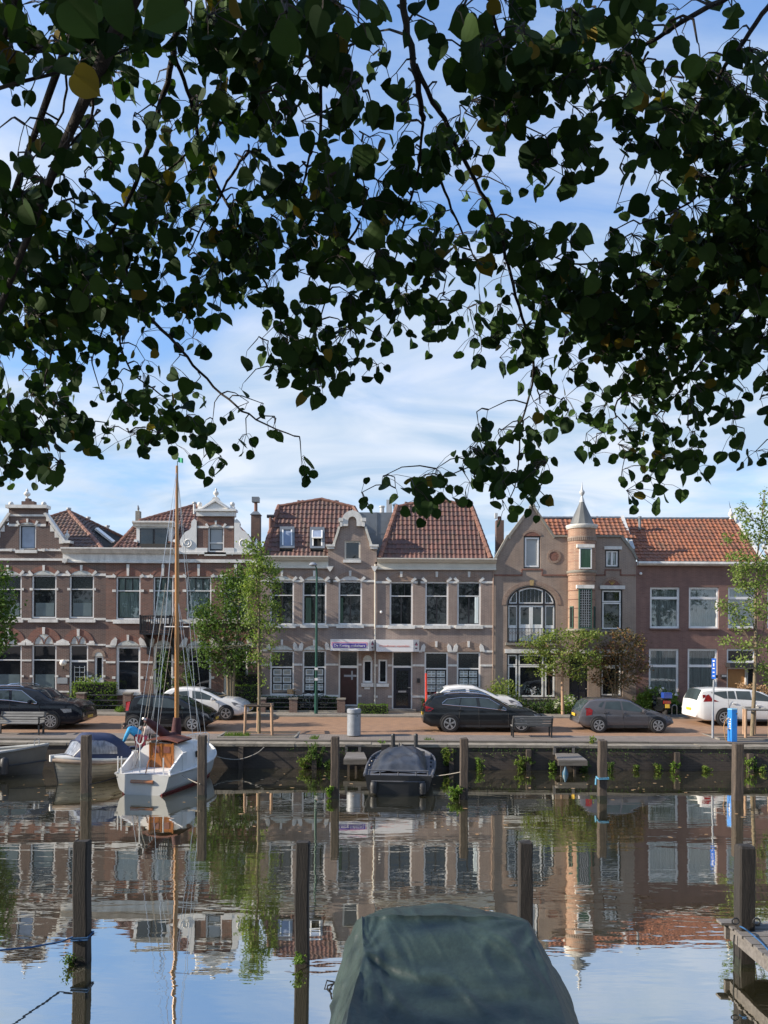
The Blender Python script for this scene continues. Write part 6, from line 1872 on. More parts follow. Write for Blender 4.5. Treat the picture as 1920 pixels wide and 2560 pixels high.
# --- grey open boat at the far left
gb = thing('open_boat', 'open grey steel boat with pale deck and dark fenders, cut off by the left edge', 'boat', (0, 0, 0), 'boats moored along the canal')
Lg = 4.6
_, gun, half, gz, rows = hull(gb, Lg, 1.8, 0.72, 1.02, M['hull_grey'], transom=.9, fullness=2.0, flare=.2)
gunwale(gb, rows, .04, M['deck_grey'])
deck(gb, rows, 10, 22, M['deck_grey'], -.08)
deck(gb, rows, 0, 10, M['deck_blk'], -.35, 'floor')
for sg in (1, -1):
    MB().tube([(x * 1.0, sg * (y * 1.0 + .012), z * .62) for x, y, z in [r_[-3] for r_ in rows]], .022, 5).build('rubbing_strake', M['dk_met'], gb)
for x, y in ((.6, -.86), (1.25, -.72), (-.4, -.9)):
    MB().lathe([(.01, -.55), (.13, -.5), (.15, -.2), (.12, 0), (.02, .06)], x, y - .12, 10, .66).build('fender', M['plastic'], gb, smooth=60)
P = [(-.15 + .0, -.2 + .28 * cos(2 * pi * i / 16), 1.0 + .28 * sin(2 * pi * i / 16)) for i in range(17)]
MB().tube(P, .02, 6).build('steering_wheel', M['dk_met'], gb, smooth=60)
MB().tube([(Lg / 2 - .25, -.25, .95), (Lg / 2 - .25, -.25, 1.18), (Lg / 2 - .2, .2, 1.18), (Lg / 2 - .2, .2, .95)], .02, 6).build('bow_rail', M['steel'], gb)
place(gb, (-14.05, 26.25, 0), R(12))

# --- green tarpaulin boat in the foreground
M['tarp_green'] = mat('green_tarpaulin', (0.026, 0.046, 0.038), 0.5, 0.35, 2.2, c2=(0.014, 0.027, 0.023), bmp=0.3, fine=0.4)
tb = thing('covered_boat', 'boat under a large crumpled dark green tarpaulin in the foreground', 'boat', (1.0, 6.5, 0))
def P3(px, py, d): return W(px, py, d)
ML = [  # rows across, from the far end towards the camera; each: left skirt .. top left crease .. top right crease .. right skirt
    [(862, 2420, 9.55), (872, 2352, 9.5), (893, 2300, 9.45), (960, 2274, 9.42), (1035, 2263, 9.42), (1115, 2262, 9.42), (1190, 2273, 9.42), (1262, 2285, 9.42), (1312, 2300, 9.45), (1334, 2350, 9.5), (1352, 2420, 9.55)],
    [(848, 2440, 9.1), (866, 2360, 9.05), (900, 2297, 8.95), (960, 2280, 8.95), (1035, 2270, 8.95), (1115, 2270, 8.95), (1190, 2279, 8.95), (1262, 2288, 8.95), (1318, 2303, 8.95), (1346, 2362, 9.05), (1368, 2440, 9.1)],
    [(838, 2455, 8.8), (862, 2370, 8.7), (905, 2297, 8.62), (965, 2293, 8.6), (1035, 2291, 8.6), (1110, 2290, 8.6), (1190, 2292, 8.6), (1262, 2294, 8.6), (1322, 2307, 8.62), (1356, 2372, 8.7), (1382, 2455, 8.8)],
    [(832, 2490, 8.45), (862, 2420, 8.35), (906, 2345, 8.3), (968, 2338, 8.25), (1038, 2334, 8.25), (1115, 2332, 8.25), (1200, 2334, 8.25), (1280, 2340, 8.25), (1340, 2358, 8.3), (1382, 2420, 8.35), (1405, 2490, 8.45)],
    [(828, 2540, 8.1), (860, 2470, 8.0), (910, 2390, 7.95), (972, 2400, 7.9), (1042, 2398, 7.9), (1120, 2395, 7.9), (1212, 2396, 7.9), (1300, 2402, 7.9), (1362, 2415, 7.95), (1410, 2475, 8.0), (1432, 2540, 8.1)],
    [(818, 2620, 7.65), (850, 2540, 7.55), (893, 2450, 7.5), (970, 2476, 7.45), (1045, 2474, 7.45), (1128, 2470, 7.45), (1228, 2470, 7.45), (1322, 2474, 7.45), (1390, 2486, 7.5), (1440, 2548, 7.55), (1466, 2620, 7.65)],
    [(800, 2720, 7.15), (835, 2630, 7.05), (872, 2525, 7.0), (965, 2566, 6.95), (1048, 2566, 6.95), (1138, 2562, 6.95), (1246, 2560, 6.95), (1346, 2564, 6.95), (1420, 2575, 7.0), (1475, 2640, 7.05), (1502, 2720, 7.15)],
    [(770, 2900, 6.4), (812, 2790, 6.3), (850, 2660, 6.2), (960, 2720, 6.2), (1050, 2720, 6.2), (1150, 2716, 6.2), (1275, 2714, 6.2), (1390, 2720, 6.2), (1470, 2730, 6.2), (1535, 2810, 6.3), (1570, 2900, 6.4)],
    [(760, 3250, 5.2), (800, 3150, 5.1), (850, 3000, 5.0), (960, 3050, 5.0), (1060, 3055, 5.0), (1170, 3055, 5.0), (1300, 3055, 5.0), (1430, 3060, 5.0), (1520, 3070, 5.0), (1590, 3170, 5.1), (1620, 3250, 5.2)],
    [(900, 3900, 4.2), (940, 3850, 4.1), (980, 3700, 4.0), (1040, 3650, 4.0), (1110, 3640, 4.0), (1190, 3640, 4.0), (1280, 3650, 4.0), (1350, 3680, 4.0), (1400, 3730, 4.0), (1430, 3850, 4.1), (1450, 3900, 4.2)]]
base = [[P3(*q) for q in r_] for r_ in ML]
def bez(a, b_, c, d_, t_):  # Catmull-Rom
    return 0.5 * ((2 * b_) + (c - a) * t_ + (2 * a - 5 * b_ + 4 * c - d_) * t_ * t_ + (3 * b_ - a - 3 * c + d_) * t_ ** 3)
SUB = 13
def refine(rows, k, lin=.45):
    out = []
    for i in range(len(rows) - 1):
        a = rows[max(i - 1, 0)]; b_ = rows[i]; c = rows[i + 1]; d_ = rows[min(i + 2, len(rows) - 1)]
        for s_ in range(k):
            t_ = s_ / k
            tt = t_ if k < 2 else t_
            out.append([b_[j].lerp(c[j], t_) * lin + bez(a[j], b_[j], c[j], d_[j], t_) * (1 - lin) for j in range(len(b_))])
    out.append(rows[-1]); return out
G1 = refine(base, SUB, .8)
G2 = list(map(list, zip(*refine(list(map(list, zip(*G1))), SUB, .82))))
nI, nJ = len(G2), len(G2[0])
FOLDS = ((1.9, 2, 4.1, 2.02, .028), (4, 2, 4.75, 4.2, -.035), (3.85, 2, 4.6, 4.4, .028), (4.7, 4, 5.0, 5.8, -.022), (4, 2.1, 6.2, 3.1, .030), (4.1, 2, 6.4, 2.4, -.02), (2.1, 5.4, 4.2, 8.0, .014), (2.9, 6, 5.6, 8.4, .020), (3.4, 8, 7, 8.9, .026), (3.2, 7.6, 6, 8.0, -.014), (2.4, 3, 4.4, 3.4, .012), (2.2, 3.6, 3.8, 4.1, .009), (5, 2, 6.6, 1, .04), (4.5, 1.8, 5.6, .6, .04), (3.1, 1.9, 4.6, .4, .028), (2.2, 1.9, 3.6, .3, .028), (4.9, 5, 6.6, 7, .02), (2.4, 8, 4.1, 9.6, .022), (5.7, 4, 6.6, 8, .016), (3.8, 8, 5.2, 9.7, .024), (5, 3, 7, 5.4, .018), (2, 2.1, 2.02, 7.9, .018), (5.4, 5.6, 5.1, 8, -.016))
for i in range(nI):
    for j in range(nJ):
        p = G2[i][j]
        v = j / (nJ - 1)
        side = max(0, 1 - min(v, 1 - v) / .2)
        # folds fanning from the raised corners, and finer creases
        d1 = (p - base[4][2]); an = math.atan2(d1.z, d1.x); ln_ = d1.length
        f_ = .010 * sin(an * 13 + ln_ * 1.5) * min(1, ln_ / .3) * max(0, 1 - ln_ / 2.2)
        d2 = (p - base[2][8]); an2 = math.atan2(d2.y, d2.x); l2 = d2.length
        f_ += .010 * sin(an2 * 11 + 1.0) * min(1, l2 / .3) * max(0, 1 - l2 / 2.4)
        f_ += .016 * mnz.noise(Vector((p.x * 3.2, p.y * 1.1, p.z * 2)))
        rid = 1 - abs(mnz.noise(Vector((p.x * 2.6 + 5, p.y * 1.2, p.z * 2.2)))) * 2
        f_ += .022 * max(0, rid - .6) / .4
        rw, cw_ = i / SUB, j / SUB
        for r0, c0, r1, c1, am in FOLDS:
            dx_, dy_ = r1 - r0, c1 - c0; t_ = ((rw - r0) * dx_ + (cw_ - c0) * dy_) / (dx_ * dx_ + dy_ * dy_)
            if -.1 < t_ < 1.1:
                ds = abs((rw - r0) * dy_ - (cw_ - c0) * dx_) / math.hypot(dx_, dy_)
                f_ += am * math.exp(-(ds / (.10 + .12 * t_)) ** 1.4) * max(0, min(1, (1.1 - t_) * 2)) * min(1, (t_ + .1) * 4)
        q_ = p.x * 1.6 + p.y * .5 + .25 * mnz.noise(p * 1.3); cr = 1 - abs(((q_ * 1.7) % 1) - .5) * 2
        f_ += .020 * max(0, cr - .80) / .2 * max(0, mnz.noise(p * 1.1 + Vector((3, 1, 7))) + .25)
        f_ += side * .030 * mnz.noise(Vector((p.x * 4, p.y * 6.5, p.z * 2.5)))
        up = Vector((0, -.45, .9)) if side < .4 else Vector((-.8 if v < .5 else .8, -.2, .5))
        sag = -.03 * sin(pi * min(1, max(0, (v - .2) / .6))) * (1 if i > SUB * 2 else 0)
        G2[i][j] = p + up * (f_ + sag)
g = MB().grid(G2)
tarp = g.build('tarpaulin', M['tarp_green'], tb, smooth=80)
# hull below: white sides seen under the hem
hb = MB()
Lh = []
for i in range(9):
    y = 9.35 - 5.2 * i / 8
    s_ = i / 8
    cxh = (G2[min(nI - 1, int(i * SUB))][0].x + G2[min(nI - 1, int(i * SUB))][-1].x) / 2
    hwh = abs(G2[min(nI - 1, int(i * SUB))][-1].x - G2[min(nI - 1, int(i * SUB))][0].x) / 2 - .02
    Lh.append([(cxh - hwh, y, .62), (cxh - hwh * .93, y, .25), (cxh - hwh * .8, y, -.2), (cxh + hwh * .8, y, -.2), (cxh + hwh * .93, y, .25), (cxh + hwh, y, .62)])
hb.grid(Lh); hb.add(Lh[0], [tuple(range(6))]); hb.add(Lh[-1], [tuple(range(6))])
hb.build('hull', mat('old_hull', (0.40, 0.33, 0.24), .6, .5, 3), tb, smooth=40)
cpt = W(826, 2462, 8.9)
g = MB()
for k in range(3):
    g.tube([cpt + Vector((.10 - .03 * k, 0, .02)), cpt + Vector((-.04 + .01 * k, -.02 * k, .05 - .05 * k)), cpt + Vector((-.07 + .03 * k, .02, -.06)), cpt + Vector((.02, -.02, -.04 - .06 * k))], .010, 5)
g.build('lashing', M['rope_d'], tb, smooth=60)
# ------------------------------------------------------------------ trees and plants
M['lf_dark'] = leafmat('leaf_dark', (0.07, 0.13, 0.03), (0.12, 0.19, 0.05), (0.12, 0.16, 0.05), 0.1, 0.3)
M['lf_young'] = leafmat('leaf_young', (0.15, 0.22, 0.055), (0.23, 0.30, 0.09), (0.30, 0.34, 0.12), 0.15, 0.4)
M['lf_robinia'] = leafmat('leaf_robinia', (0.14, 0.20, 0.045), (0.21, 0.26, 0.075), (0.26, 0.27, 0.08), 0.1, 0.4)
M['lf_maple'] = leafmat('leaf_maple', (0.085, 0.080, 0.036), (0.135, 0.105, 0.052), (0.24, 0.12, 0.055), 0.25, 0.25)
M['lf_hedge'] = leafmat('leaf_hedge', (0.035, 0.075, 0.018), (0.075, 0.13, 0.03), (0.14, 0.19, 0.05), 0.1, 0.2)
M['lf_bright'] = leafmat('leaf_bright', (0.10, 0.19, 0.025), (0.17, 0.26, 0.05), (0.24, 0.32, 0.09), 0.1, 0.35)
M['lf_weed'] = leafmat('leaf_weed', (0.10, 0.17, 0.03), (0.19, 0.25, 0.06), (0.27, 0.27, 0.07), 0.1, 0.35)
M['lf_hydr'] = leafmat('flower_brown', (0.36, 0.22, 0.12), (0.48, 0.32, 0.20), None, 0, 0.2)
M['lf_bloom'] = leafmat('flower_white', (0.62, 0.62, 0.48), (0.75, 0.74, 0.66), None, 0, 0.2)
M['lf_linden'] = leafmat('leaf_linden', (0.013, 0.036, 0.010), (0.062, 0.115, 0.030), (0.20, 0.15, 0.03), 0.03, 0.22, 0.7)
rg = random.Random(11)
def rvec(r): 
    while True:
        v = Vector((r.uniform(-1, 1), r.uniform(-1, 1), r.uniform(-1, 1)))
        if 0.05 < v.length < 1: return v
def leafq(g, p, s_, r, up=0.35, asp=.62):
    n_ = (rvec(r).normalized() + Vector((0, 0, up))).normalized()
    a = n_.orthogonal().normalized(); b_ = n_.cross(a)
    an = r.uniform(0, 2 * pi); t_ = a * cos(an) + b_ * sin(an); u = n_.cross(t_)
    dn = n_ * s_ * .12
    g.add([p - t_ * s_ * .5, p + u * s_ * asp * .5 - dn, p + t_ * s_ * .55, p - u * s_ * asp * .5 - dn], [(0, 1, 2, 3)])
def crown(g, blobs, per, size, r, shell=.35, clump=4):
    """blobs: centre, radii (x, y, z); leaves sit in little clumps, thicker towards the outside"""
    for c, rad, *k in blobs:
        n_ = int(per * (k[0] if k else 1))
        for _ in range(n_ // clump):
            v = rvec(r).normalized() * (r.random() ** shell)
            q = Vector((c[0] + v.x * rad[0], c[1] + v.y * rad[1], c[2] + v.z * rad[2]))
            for _ in range(clump):
                o = Vector((r.gauss(0, size * .9), r.gauss(0, size * .9), r.gauss(0, size * .8)))
                leafq(g, q + o, size * r.uniform(.65, 1.25), r)
def tree(name, label, base, trunk, limbs, blobs, per, size, lm, bk, seed, cat='tree', group=None, clump=4):
    r = random.Random(seed)
    root = thing(name, label, cat, base, group)
    for pts, rr in trunk:
        MB().tube(pts, rr, 8).build('trunk', bk, root, smooth=60)
    if limbs:
        g = MB()
        for pts, rr in limbs: g.tube(pts, rr, 5)
        g.build('branches', bk, root, smooth=60)
    g = MB(); crown(g, blobs, per, size, r, clump=clump)
    g.build('crown', lm, root, recalc=False)
    return root
def pb(px, py, d, rx, ry, ryd, k=1.0):
    k_ = d / F
    return (tuple(W(px, py, d)), (rx * k_, ryd, ry * k_), k)
def autolimbs(stem, blobs, r, r0=.03):
    out = []
    for c, rad, *k in blobs:
        c = Vector(c)
        s_ = min(stem, key=lambda q: (Vector(q) - (c - Vector((0, 0, .35)))).length + max(0, q[2] - c.z) * 2)
        s_ = Vector(s_); m_ = s_.lerp(c, .5) + Vector((0, 0, -.08))
        out.append(([s_, m_, c + Vector((0, 0, rad[2] * .5))], [r0, r0 * .7, .008]))
        for _ in range(3):
            v = rvec(r) * .8
            out.append(([m_, c + Vector((v.x * rad[0], v.y * rad[1], v.z * rad[2]))], [r0 * .45, .005]))
    return out
# dark bushy tree by the hedge
d_ = 37.2
bl = [pb(*q) for q in ((592, 1440, d_, 26, 30, .5), (560, 1470, d_, 30, 35, .6), (600, 1500, d_, 35, 45, .7), (520, 1530, d_, 30, 38, .6), (560, 1540, d_, 45, 45, .9, 1.4), (505, 1575, d_, 24, 30, .5), (540, 1600, d_, 45, 35, .9, 1.3),
     (600, 1570, d_, 45, 50, .9, 1.4), (575, 1635, d_, 45, 34, .8, 1.2), (520, 1640, d_, 30, 28, .6), (615, 1640, d_, 30, 35, .6), (500, 1535, d_, 15, 14, .3, .4), (610, 1462, d_, 20, 25, .4), (640, 1560, d_, 20, 26, .4, .6), (565, 1675, d_, 38, 20, .5, .6))]
b0 = W(578, 1780, d_); b0.z = 1.17
st = [[b0 + Vector((-.10, 0, 0)), W(570, 1700, d_), W(560, 1600, d_), W(570, 1500, d_)], [b0 + Vector((.08, 0, 0)), W(584, 1700, d_), W(592, 1600, d_), W(598, 1480, d_)], [b0, W(577, 1690, d_), W(545, 1600, d_)]]
tree('garden_tree', 'bushy dark green multi-stemmed tree in front of the red brick house', b0, [(p, [.10, .075, .05, .03][:len(p)]) for p in st], autolimbs([v for s_ in st for v in s_], bl, rg, .03), bl, 300, .16, M['lf_dark'], M['bark'], 5)
# young pale tree in the guard
d_ = 30.4
bl = [pb(*q) for q in ((622, 1372, d_, 14, 26, .3, .8), (650, 1385, d_, 14, 26, .25, .8), (658, 1410, d_, 26, 25, .45), (632, 1425, d_, 24, 24, .45), (680, 1430, d_, 22, 24, .4), (648, 1455, d_, 36, 26, .6, 1.2), (618, 1468, d_, 20, 22, .4, .8), (690, 1465, d_, 16, 20, .3, .6),
     (640, 1500, d_, 34, 28, .6), (672, 1510, d_, 26, 24, .5), (625, 1545, d_, 28, 26, .5, .8), (665, 1560, d_, 26, 24, .5, .7), (694, 1525, d_, 9, 16, .2, .4), (645, 1600, d_, 30, 24, .5, .6), (690, 1570, d_, 12, 12, .2, .3), (680, 1610, d_, 16, 14, .3, .3),
     (638, 1640, d_, 20, 16, .3, .35), (668, 1655, d_, 22, 14, .3, .3), (700, 1548, d_, 8, 8, .15, .2), (692, 1640, d_, 10, 8, .2, .15), (655, 1700, d_, 6, 20, .1, .15), (560, 1620, d_, 10, 10, .2, .0))]
b0 = W(648, 1830, d_); b0.z = ground_z(d_)
st = [b0, W(648, 1720, d_), W(647, 1600, d_), W(648, 1520, d_), W(640, 1440, d_), W(650, 1380, d_)]
tree('young_tree', 'slender young street tree with pale leaves inside the tree guard left of the lamp post', b0, [(st, [.065, .058, .05, .04, .025, .012])], autolimbs(st[2:], bl, rg, .02), bl, 240, .12, M['lf_young'], M['bark'], 6, group='young trees planted on the quay')
# young tree at the right edge
d_ = 30.5
bl = [pb(*q) for q in ((1911, 1232, d_, 4, 10, .08, .1), (1909, 1262, d_, 5, 16, .1, .2), (1906, 1300, d_, 8, 28, .15, .4), (1853, 1278, d_, 8, 22, .15, .35), (1872, 1300, d_, 12, 22, .2, .4), (1866, 1340, d_, 14, 22, .25, .5), (1900, 1345, d_, 16, 26, .3, .5), (1930, 1330, d_, 18, 40, .3, .7),
     (1818, 1350, d_, 8, 18, .15, .2), (1850, 1390, d_, 34, 14, .4, .5), (1880, 1410, d_, 36, 26, .6, .9), (1930, 1420, d_, 30, 36, .6), (1846, 1430, d_, 22, 22, .4, .6), (1890, 1465, d_, 34, 26, .6, .9), (1850, 1465, d_, 18, 14, .3, .4), (1805, 1512, d_, 12, 12, .2, .25), (1830, 1525, d_, 24, 14, .3, .4),
     (1880, 1520, d_, 30, 22, .5, .6), (1925, 1530, d_, 26, 36, .5, .8), (1850, 1560, d_, 30, 20, .4, .5), (1812, 1602, d_, 10, 10, .15, .2), (1860, 1612, d_, 24, 16, .3, .4), (1915, 1610, d_, 34, 26, .5, .6), (1850, 1650, d_, 26, 10, .3, .25), (1905, 1672, d_, 26, 18, .3, .4), (1930, 1700, d_, 20, 20, .3, .3))]
b0 = W(1880, 1840, d_); b0.z = ground_z(d_)
st = [b0, W(1885, 1740, d_), W(1890, 1620, d_), W(1889, 1500, d_), W(1892, 1400, d_), W(1904, 1300, d_), W(1911, 1228, d_)]
tree('young_tree', 'tall thin young street tree at the right edge beside the blue power post', b0, [(st, [.085, .075, .065, .05, .035, .015, .005])], autolimbs(st[2:-1], bl, rg, .02), bl, 330, .12, M['lf_young'], M['bark'], 7, group='young trees planted on the quay')
# tree reaching in at the left edge
d_ = 31.2
bl = [pb(*q) for q in ((-5, 1440, d_, 32, 34, .6), (-15, 1490, d_, 45, 40, .9, 1.5), (10, 1520, d_, 30, 24, .6), (-10, 1550, d_, 42, 26, .9), (-45, 1450, d_, 45, 60, .9, 1.5), (-45, 1550, d_, 50, 60, .9, 1.5), (8, 1590, d_, 30, 16, .4, .6), (-15, 1620, d_, 34, 20, .5, .8))]
b0 = W(-40, 1830, d_); b0.z = ground_z(d_)
st = [b0, W(-40, 1700, d_), W(-38, 1580, d_), W(-36, 1450, d_)]
tree('street_tree', 'dark leafy tree only just reaching in at the left edge of the photo', b0, [(st, [.10, .09, .07, .03])], autolimbs(st[1:], bl, rg, .03), bl, 330, .16, M['lf_dark'], M['bark'], 8)
# robinia with a flat spreading crown
d_ = 36.9
bl = [pb(*q) for q in ((1345, 1600, d_, 38, 14, .6, .8), (1395, 1588, d_, 40, 16, .8), (1450, 1592, d_, 42, 16, .8), (1492, 1590, d_, 18, 16, .4, .5), (1350, 1628, d_, 36, 14, .6, .8), (1322, 1645, d_, 16, 9, .3, .3), (1400, 1628, d_, 50, 28, 1.0, 1.4), (1455, 1630, d_, 45, 30, .9, 1.3), (1375, 1668, d_, 34, 18, .6, .8), (1430, 1672, d_, 40, 22, .7),
     (1485, 1650, d_, 24, 26, .5, .7), (1450, 1690, d_, 22, 12, .4, .4), (1358, 1682, d_, 16, 10, .3, .3), (1312, 1610, d_, 16, 8, .3, .2))]
b0 = W(1407, 1790, d_); b0.z = 1.18
st = [b0, W(1406, 1740, d_), W(1405, 1690, d_), W(1410, 1640, d_)]
tree('robinia_tree', 'feathery pale green tree with flat spreading crown and slim brown trunk before the turret', b0, [(st, [.085, .07, .055, .03])], autolimbs(st[2:], bl, rg, .03), bl, 300, .13, M['lf_robinia'], M['post_wood'], 9, clump=6)
g = MB(); crown(g, [pb(1432, 1618, 36.2, 18, 10, .2)], 150, .10, rg)
# japanese maple
d_ = 37.3
bl = [pb(*q) for q in ((1560, 1585, d_, 40, 14, .6, .8), (1590, 1605, d_, 30, 18, .6, .8), (1530, 1620, d_, 45, 24, .8, 1.2), (1575, 1640, d_, 45, 26, .8, 1.2), (1500, 1655, d_, 28, 20, .5, .7), (1600, 1670, d_, 26, 18, .5, .6), (1540, 1670, d_, 50, 24, .8, 1.1), (1500, 1695, d_, 26, 16, .5, .5), (1575, 1700, d_, 36, 18, .6, .7), (1535, 1715, d_, 30, 14, .5, .4))]
b0 = W(1538, 1785, d_); b0.z = 1.18
st = [[b0, W(1530, 1720, d_), W(1515, 1670, d_)], [b0, W(1537, 1710, d_), W(1540, 1640, d_)], [b0, W(1545, 1715, d_), W(1575, 1650, d_)]]
tree('maple_tree', 'small bronze-leaved maple with several stems between the turret house and the plain house', b0, [(p, [.05, .04, .025]) for p in st], autolimbs([v for s_ in st for v in s_], bl, rg, .02), bl, 360, .12, M['lf_maple'], M['bark'], 10)

def hedge(name, label, x0, x1, y0, y1, d, dep, lm, size=.07, n=900, group=None, cat='hedge', lumpy=.05):
    a = rect(x0, y0, x1, y1, d)
    z0 = 1.16
    root = thing(name, label, cat, ((a[0] + a[1]) / 2, d, z0), group)
    r = random.Random(int(x0))
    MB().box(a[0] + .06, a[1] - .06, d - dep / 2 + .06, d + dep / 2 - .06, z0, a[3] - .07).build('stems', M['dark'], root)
    g = MB(); w_, h_ = a[1] - a[0], a[3] - z0
    areas = [w_ * h_, w_ * dep, dep * h_, dep * h_]
    for _ in range(n):
        k = r.choices(range(4), areas)[0]
        u, v = r.random(), r.random()
        o = r.gauss(0, lumpy * .5)
        if k == 0: p = Vector((a[0] + u * w_, d - dep / 2 + o, z0 + v * h_))
        elif k == 1: p = Vector((a[0] + u * w_, d - dep / 2 + v * dep, a[3] - .02 + o + .02 * sin(u * 17)))
        elif k == 2: p = Vector((a[0] + o, d - dep / 2 + v * dep, z0 + u * h_))
        else: p = Vector((a[1] + o, d - dep / 2 + v * dep, z0 + u * h_))
        leafq(g, p, size * r.uniform(.6, 1.3), r)
    g.build('foliage', lm, root, recalc=False)
    return root
hedge('hedge', 'clipped bright green hedge behind the brick pillar by the panelled front door', 191, 288, 1706, 1790, 37.7, .7, M['lf_bright'], .08, 1500)
hedge('hedge', 'tall dark clipped hedge behind the nose of the white hatchback', 583, 652, 1686, 1780, 38.0, .35, M['lf_hedge'], .08, 1000)
hedge('hedge', 'lower rounded hedge in front of the taller one by the white hatchback', 584, 648, 1713, 1780, 37.55, .45, M['lf_bright'], .07, 1000)
hedge('hedge', 'long low dark hedge behind the railing under the poster windows', 656, 842, 1742, 1785, 37.85, .4, M['lf_hedge'], .07, 1700)
hedge('hedge', 'small box hedge with bright clipped top beside the litter bin', 896, 969, 1760, 1788, 37.0, .65, M['lf_bright'], .05, 1400, lumpy=.02)
hedge('hedge', 'dark square hedge behind the two bicycle hoops', 1664, 1735, 1757, 1792, 37.4, .6, M['lf_hedge'], .06, 900, lumpy=.02)
hedge('hedge', 'low dark hedge with posters above it, behind the dark estate car', 1056, 1205, 1748, 1785, 37.85, .4, M['lf_hedge'], .07, 900)
def bush(name, label, blobs, per, size, lm, cat='shrub', seed=1, extra=None):
    c = blobs[0][0]
    root = thing(name, label, cat, (c[0], c[1], 1.15))
    r = random.Random(seed)
    g = MB()
    for b_ in blobs: g.tube([(c[0], c[1], 1.15), Vector((c[0], c[1], 1.2)).lerp(Vector(b_[0]), .6), b_[0]], [.025, .018, .006], 5)
    g.build('stems', M['bark'], root)
    g = MB(); crown(g, blobs, per, size, r); g.build('foliage', lm, root, recalc=False)
    if extra:
        g = MB(); crown(g, extra[0], extra[1], extra[2], r, clump=3); g.build('flowers', extra[3], root, recalc=False)
    return root
bush('shrub', 'rounded green shrub beside the big ground floor window of the turret house', [pb(1258, 1725, 37.5, 38, 30, .5), pb(1235, 1745, 37.4, 22, 28, .4), pb(1285, 1760, 37.4, 26, 26, .4), pb(1255, 1770, 37.3, 40, 20, .4)], 420, .13, M['lf_robinia'], seed=21)
bush('shrub', 'dark spreading shrub under the big window, right of the rounded one', [pb(1320, 1768, 37.3, 30, 18, .35), pb(1350, 1772, 37.3, 30, 18, .35), pb(1375, 1765, 37.3, 20, 20, .35)], 320, .11, M['lf_hedge'], seed=22)
bush('flowering_shrub', 'pale flowering shrub at the foot of the flat-crowned tree', [pb(1425, 1756, 37.4, 20, 22, .35), pb(1395, 1768, 37.4, 18, 18, .3), pb(1440, 1772, 37.4, 16, 18, .3), pb(1410, 1780, 37.2, 36, 12, .3)], 300, .11, M['lf_bright'], seed=23,
     extra=([pb(1425, 1750, 37.1, 20, 16, .2), pb(1392, 1760, 37.1, 12, 10, .2)], 90, .08, M['lf_bloom']))
bush('shrub', 'bright green bush beside the parked scooter, under the white window', [pb(1640, 1738, 37.6, 30, 18, .4, 1.2), pb(1612, 1748, 37.6, 20, 18, .4), pb(1672, 1748, 37.6, 22, 18, .4), pb(1640, 1765, 37.6, 46, 16, .4), pb(1595, 1770, 37.5, 22, 18, .4)], 420, .13, M['lf_bright'], seed=24,
     extra=([pb(1652, 1726, 37.2, 3, 3, .05)], 30, .07, M['lf_bloom']))
bush('hydrangea', 'faded brown hydrangea behind the white people carrier', [pb(1880, 1728, 37.5, 18, 12, .3), pb(1905, 1735, 37.5, 20, 14, .3), pb(1930, 1732, 37.5, 20, 16, .3), pb(1905, 1755, 37.5, 40, 20, .3)], 260, .12, M['lf_maple'], seed=25,
     extra=([pb(1878, 1722, 37.2, 16, 8, .2), pb(1902, 1728, 37.2, 14, 9, .2), pb(1925, 1726, 37.2, 16, 10, .2), pb(1855, 1718, 37.2, 10, 4, .2)], 200, .10, M['lf_hydr']))
bush('shrub', 'wispy reddish plant growing above the hedge beside the front door', [pb(212, 1698, 37.6, 22, 10, .3, .4), pb(196, 1715, 37.5, 10, 18, .2, .4), pb(185, 1735, 37.4, 8, 18, .2, .4), pb(240, 1695, 37.6, 10, 8, .2, .2)], 160, .10, M['lf_young'], seed=26)
bush('shrub', 'small bright green tuft at the foot of the brick pillar', [pb(301, 1776, 36.9, 12, 8, .2)], 260, .08, M['lf_bright'], seed=27)
bush('climber', 'leafy climber on the red brick house behind the mast', [pb(458, 1640, 38.05, 12, 26, .1, .6), pb(470, 1690, 38.0, 16, 30, .12, .8), pb(405, 1690, 38.0, 14, 40, .12, .9), pb(408, 1640, 38.0, 16, 22, .12, .6), pb(440, 1720, 38.0, 16, 20, .12, .5)], 260, .12, M['lf_dark'], cat='climbing plant', seed=28)

def tuft(name, label, px, py0, py1, wpx, d, n, lm, seed, group='weeds growing on the quay wall', size=.09):
    """weeds rooted in the masonry: arching stems with small leaves"""
    r = random.Random(seed); k_ = d / F
    b0 = W(px, py1, d); H_ = (py1 - py0) * k_; w_ = wpx * k_
    root = thing(name, label, 'weed', b0, group)
    g = MB(); gl_ = MB()
    for _ in range(n):
        a_ = r.uniform(-1, 1); h_ = H_ * r.uniform(.35, 1.0)
        s0 = b0 + Vector((a_ * w_ * .25, 0, 0)); tip = b0 + Vector((a_ * w_ * .5 + r.gauss(0, w_ * .06), -r.uniform(.02, .22), h_))
        m_ = s0.lerp(tip, .6) + Vector((0, -.03, h_ * .12))
        g.tube([s0, m_, tip], [.008, .006, .003], 4)
        for q in range(7):
            p = s0.lerp(m_, q / 6) if q < 3 else m_.lerp(tip, (q - 2) / 4)
            for _k in range(2): leafq(gl_, p + Vector((r.gauss(0, .035), r.gauss(0, .035), r.gauss(0, .02))), size * r.uniform(.6, 1.2), r)
    g.build('stems', M['lf_weed'], root, recalc=False)
    gl_.build('leaves', lm, root, recalc=False)
    return root
wd = WALL - .06
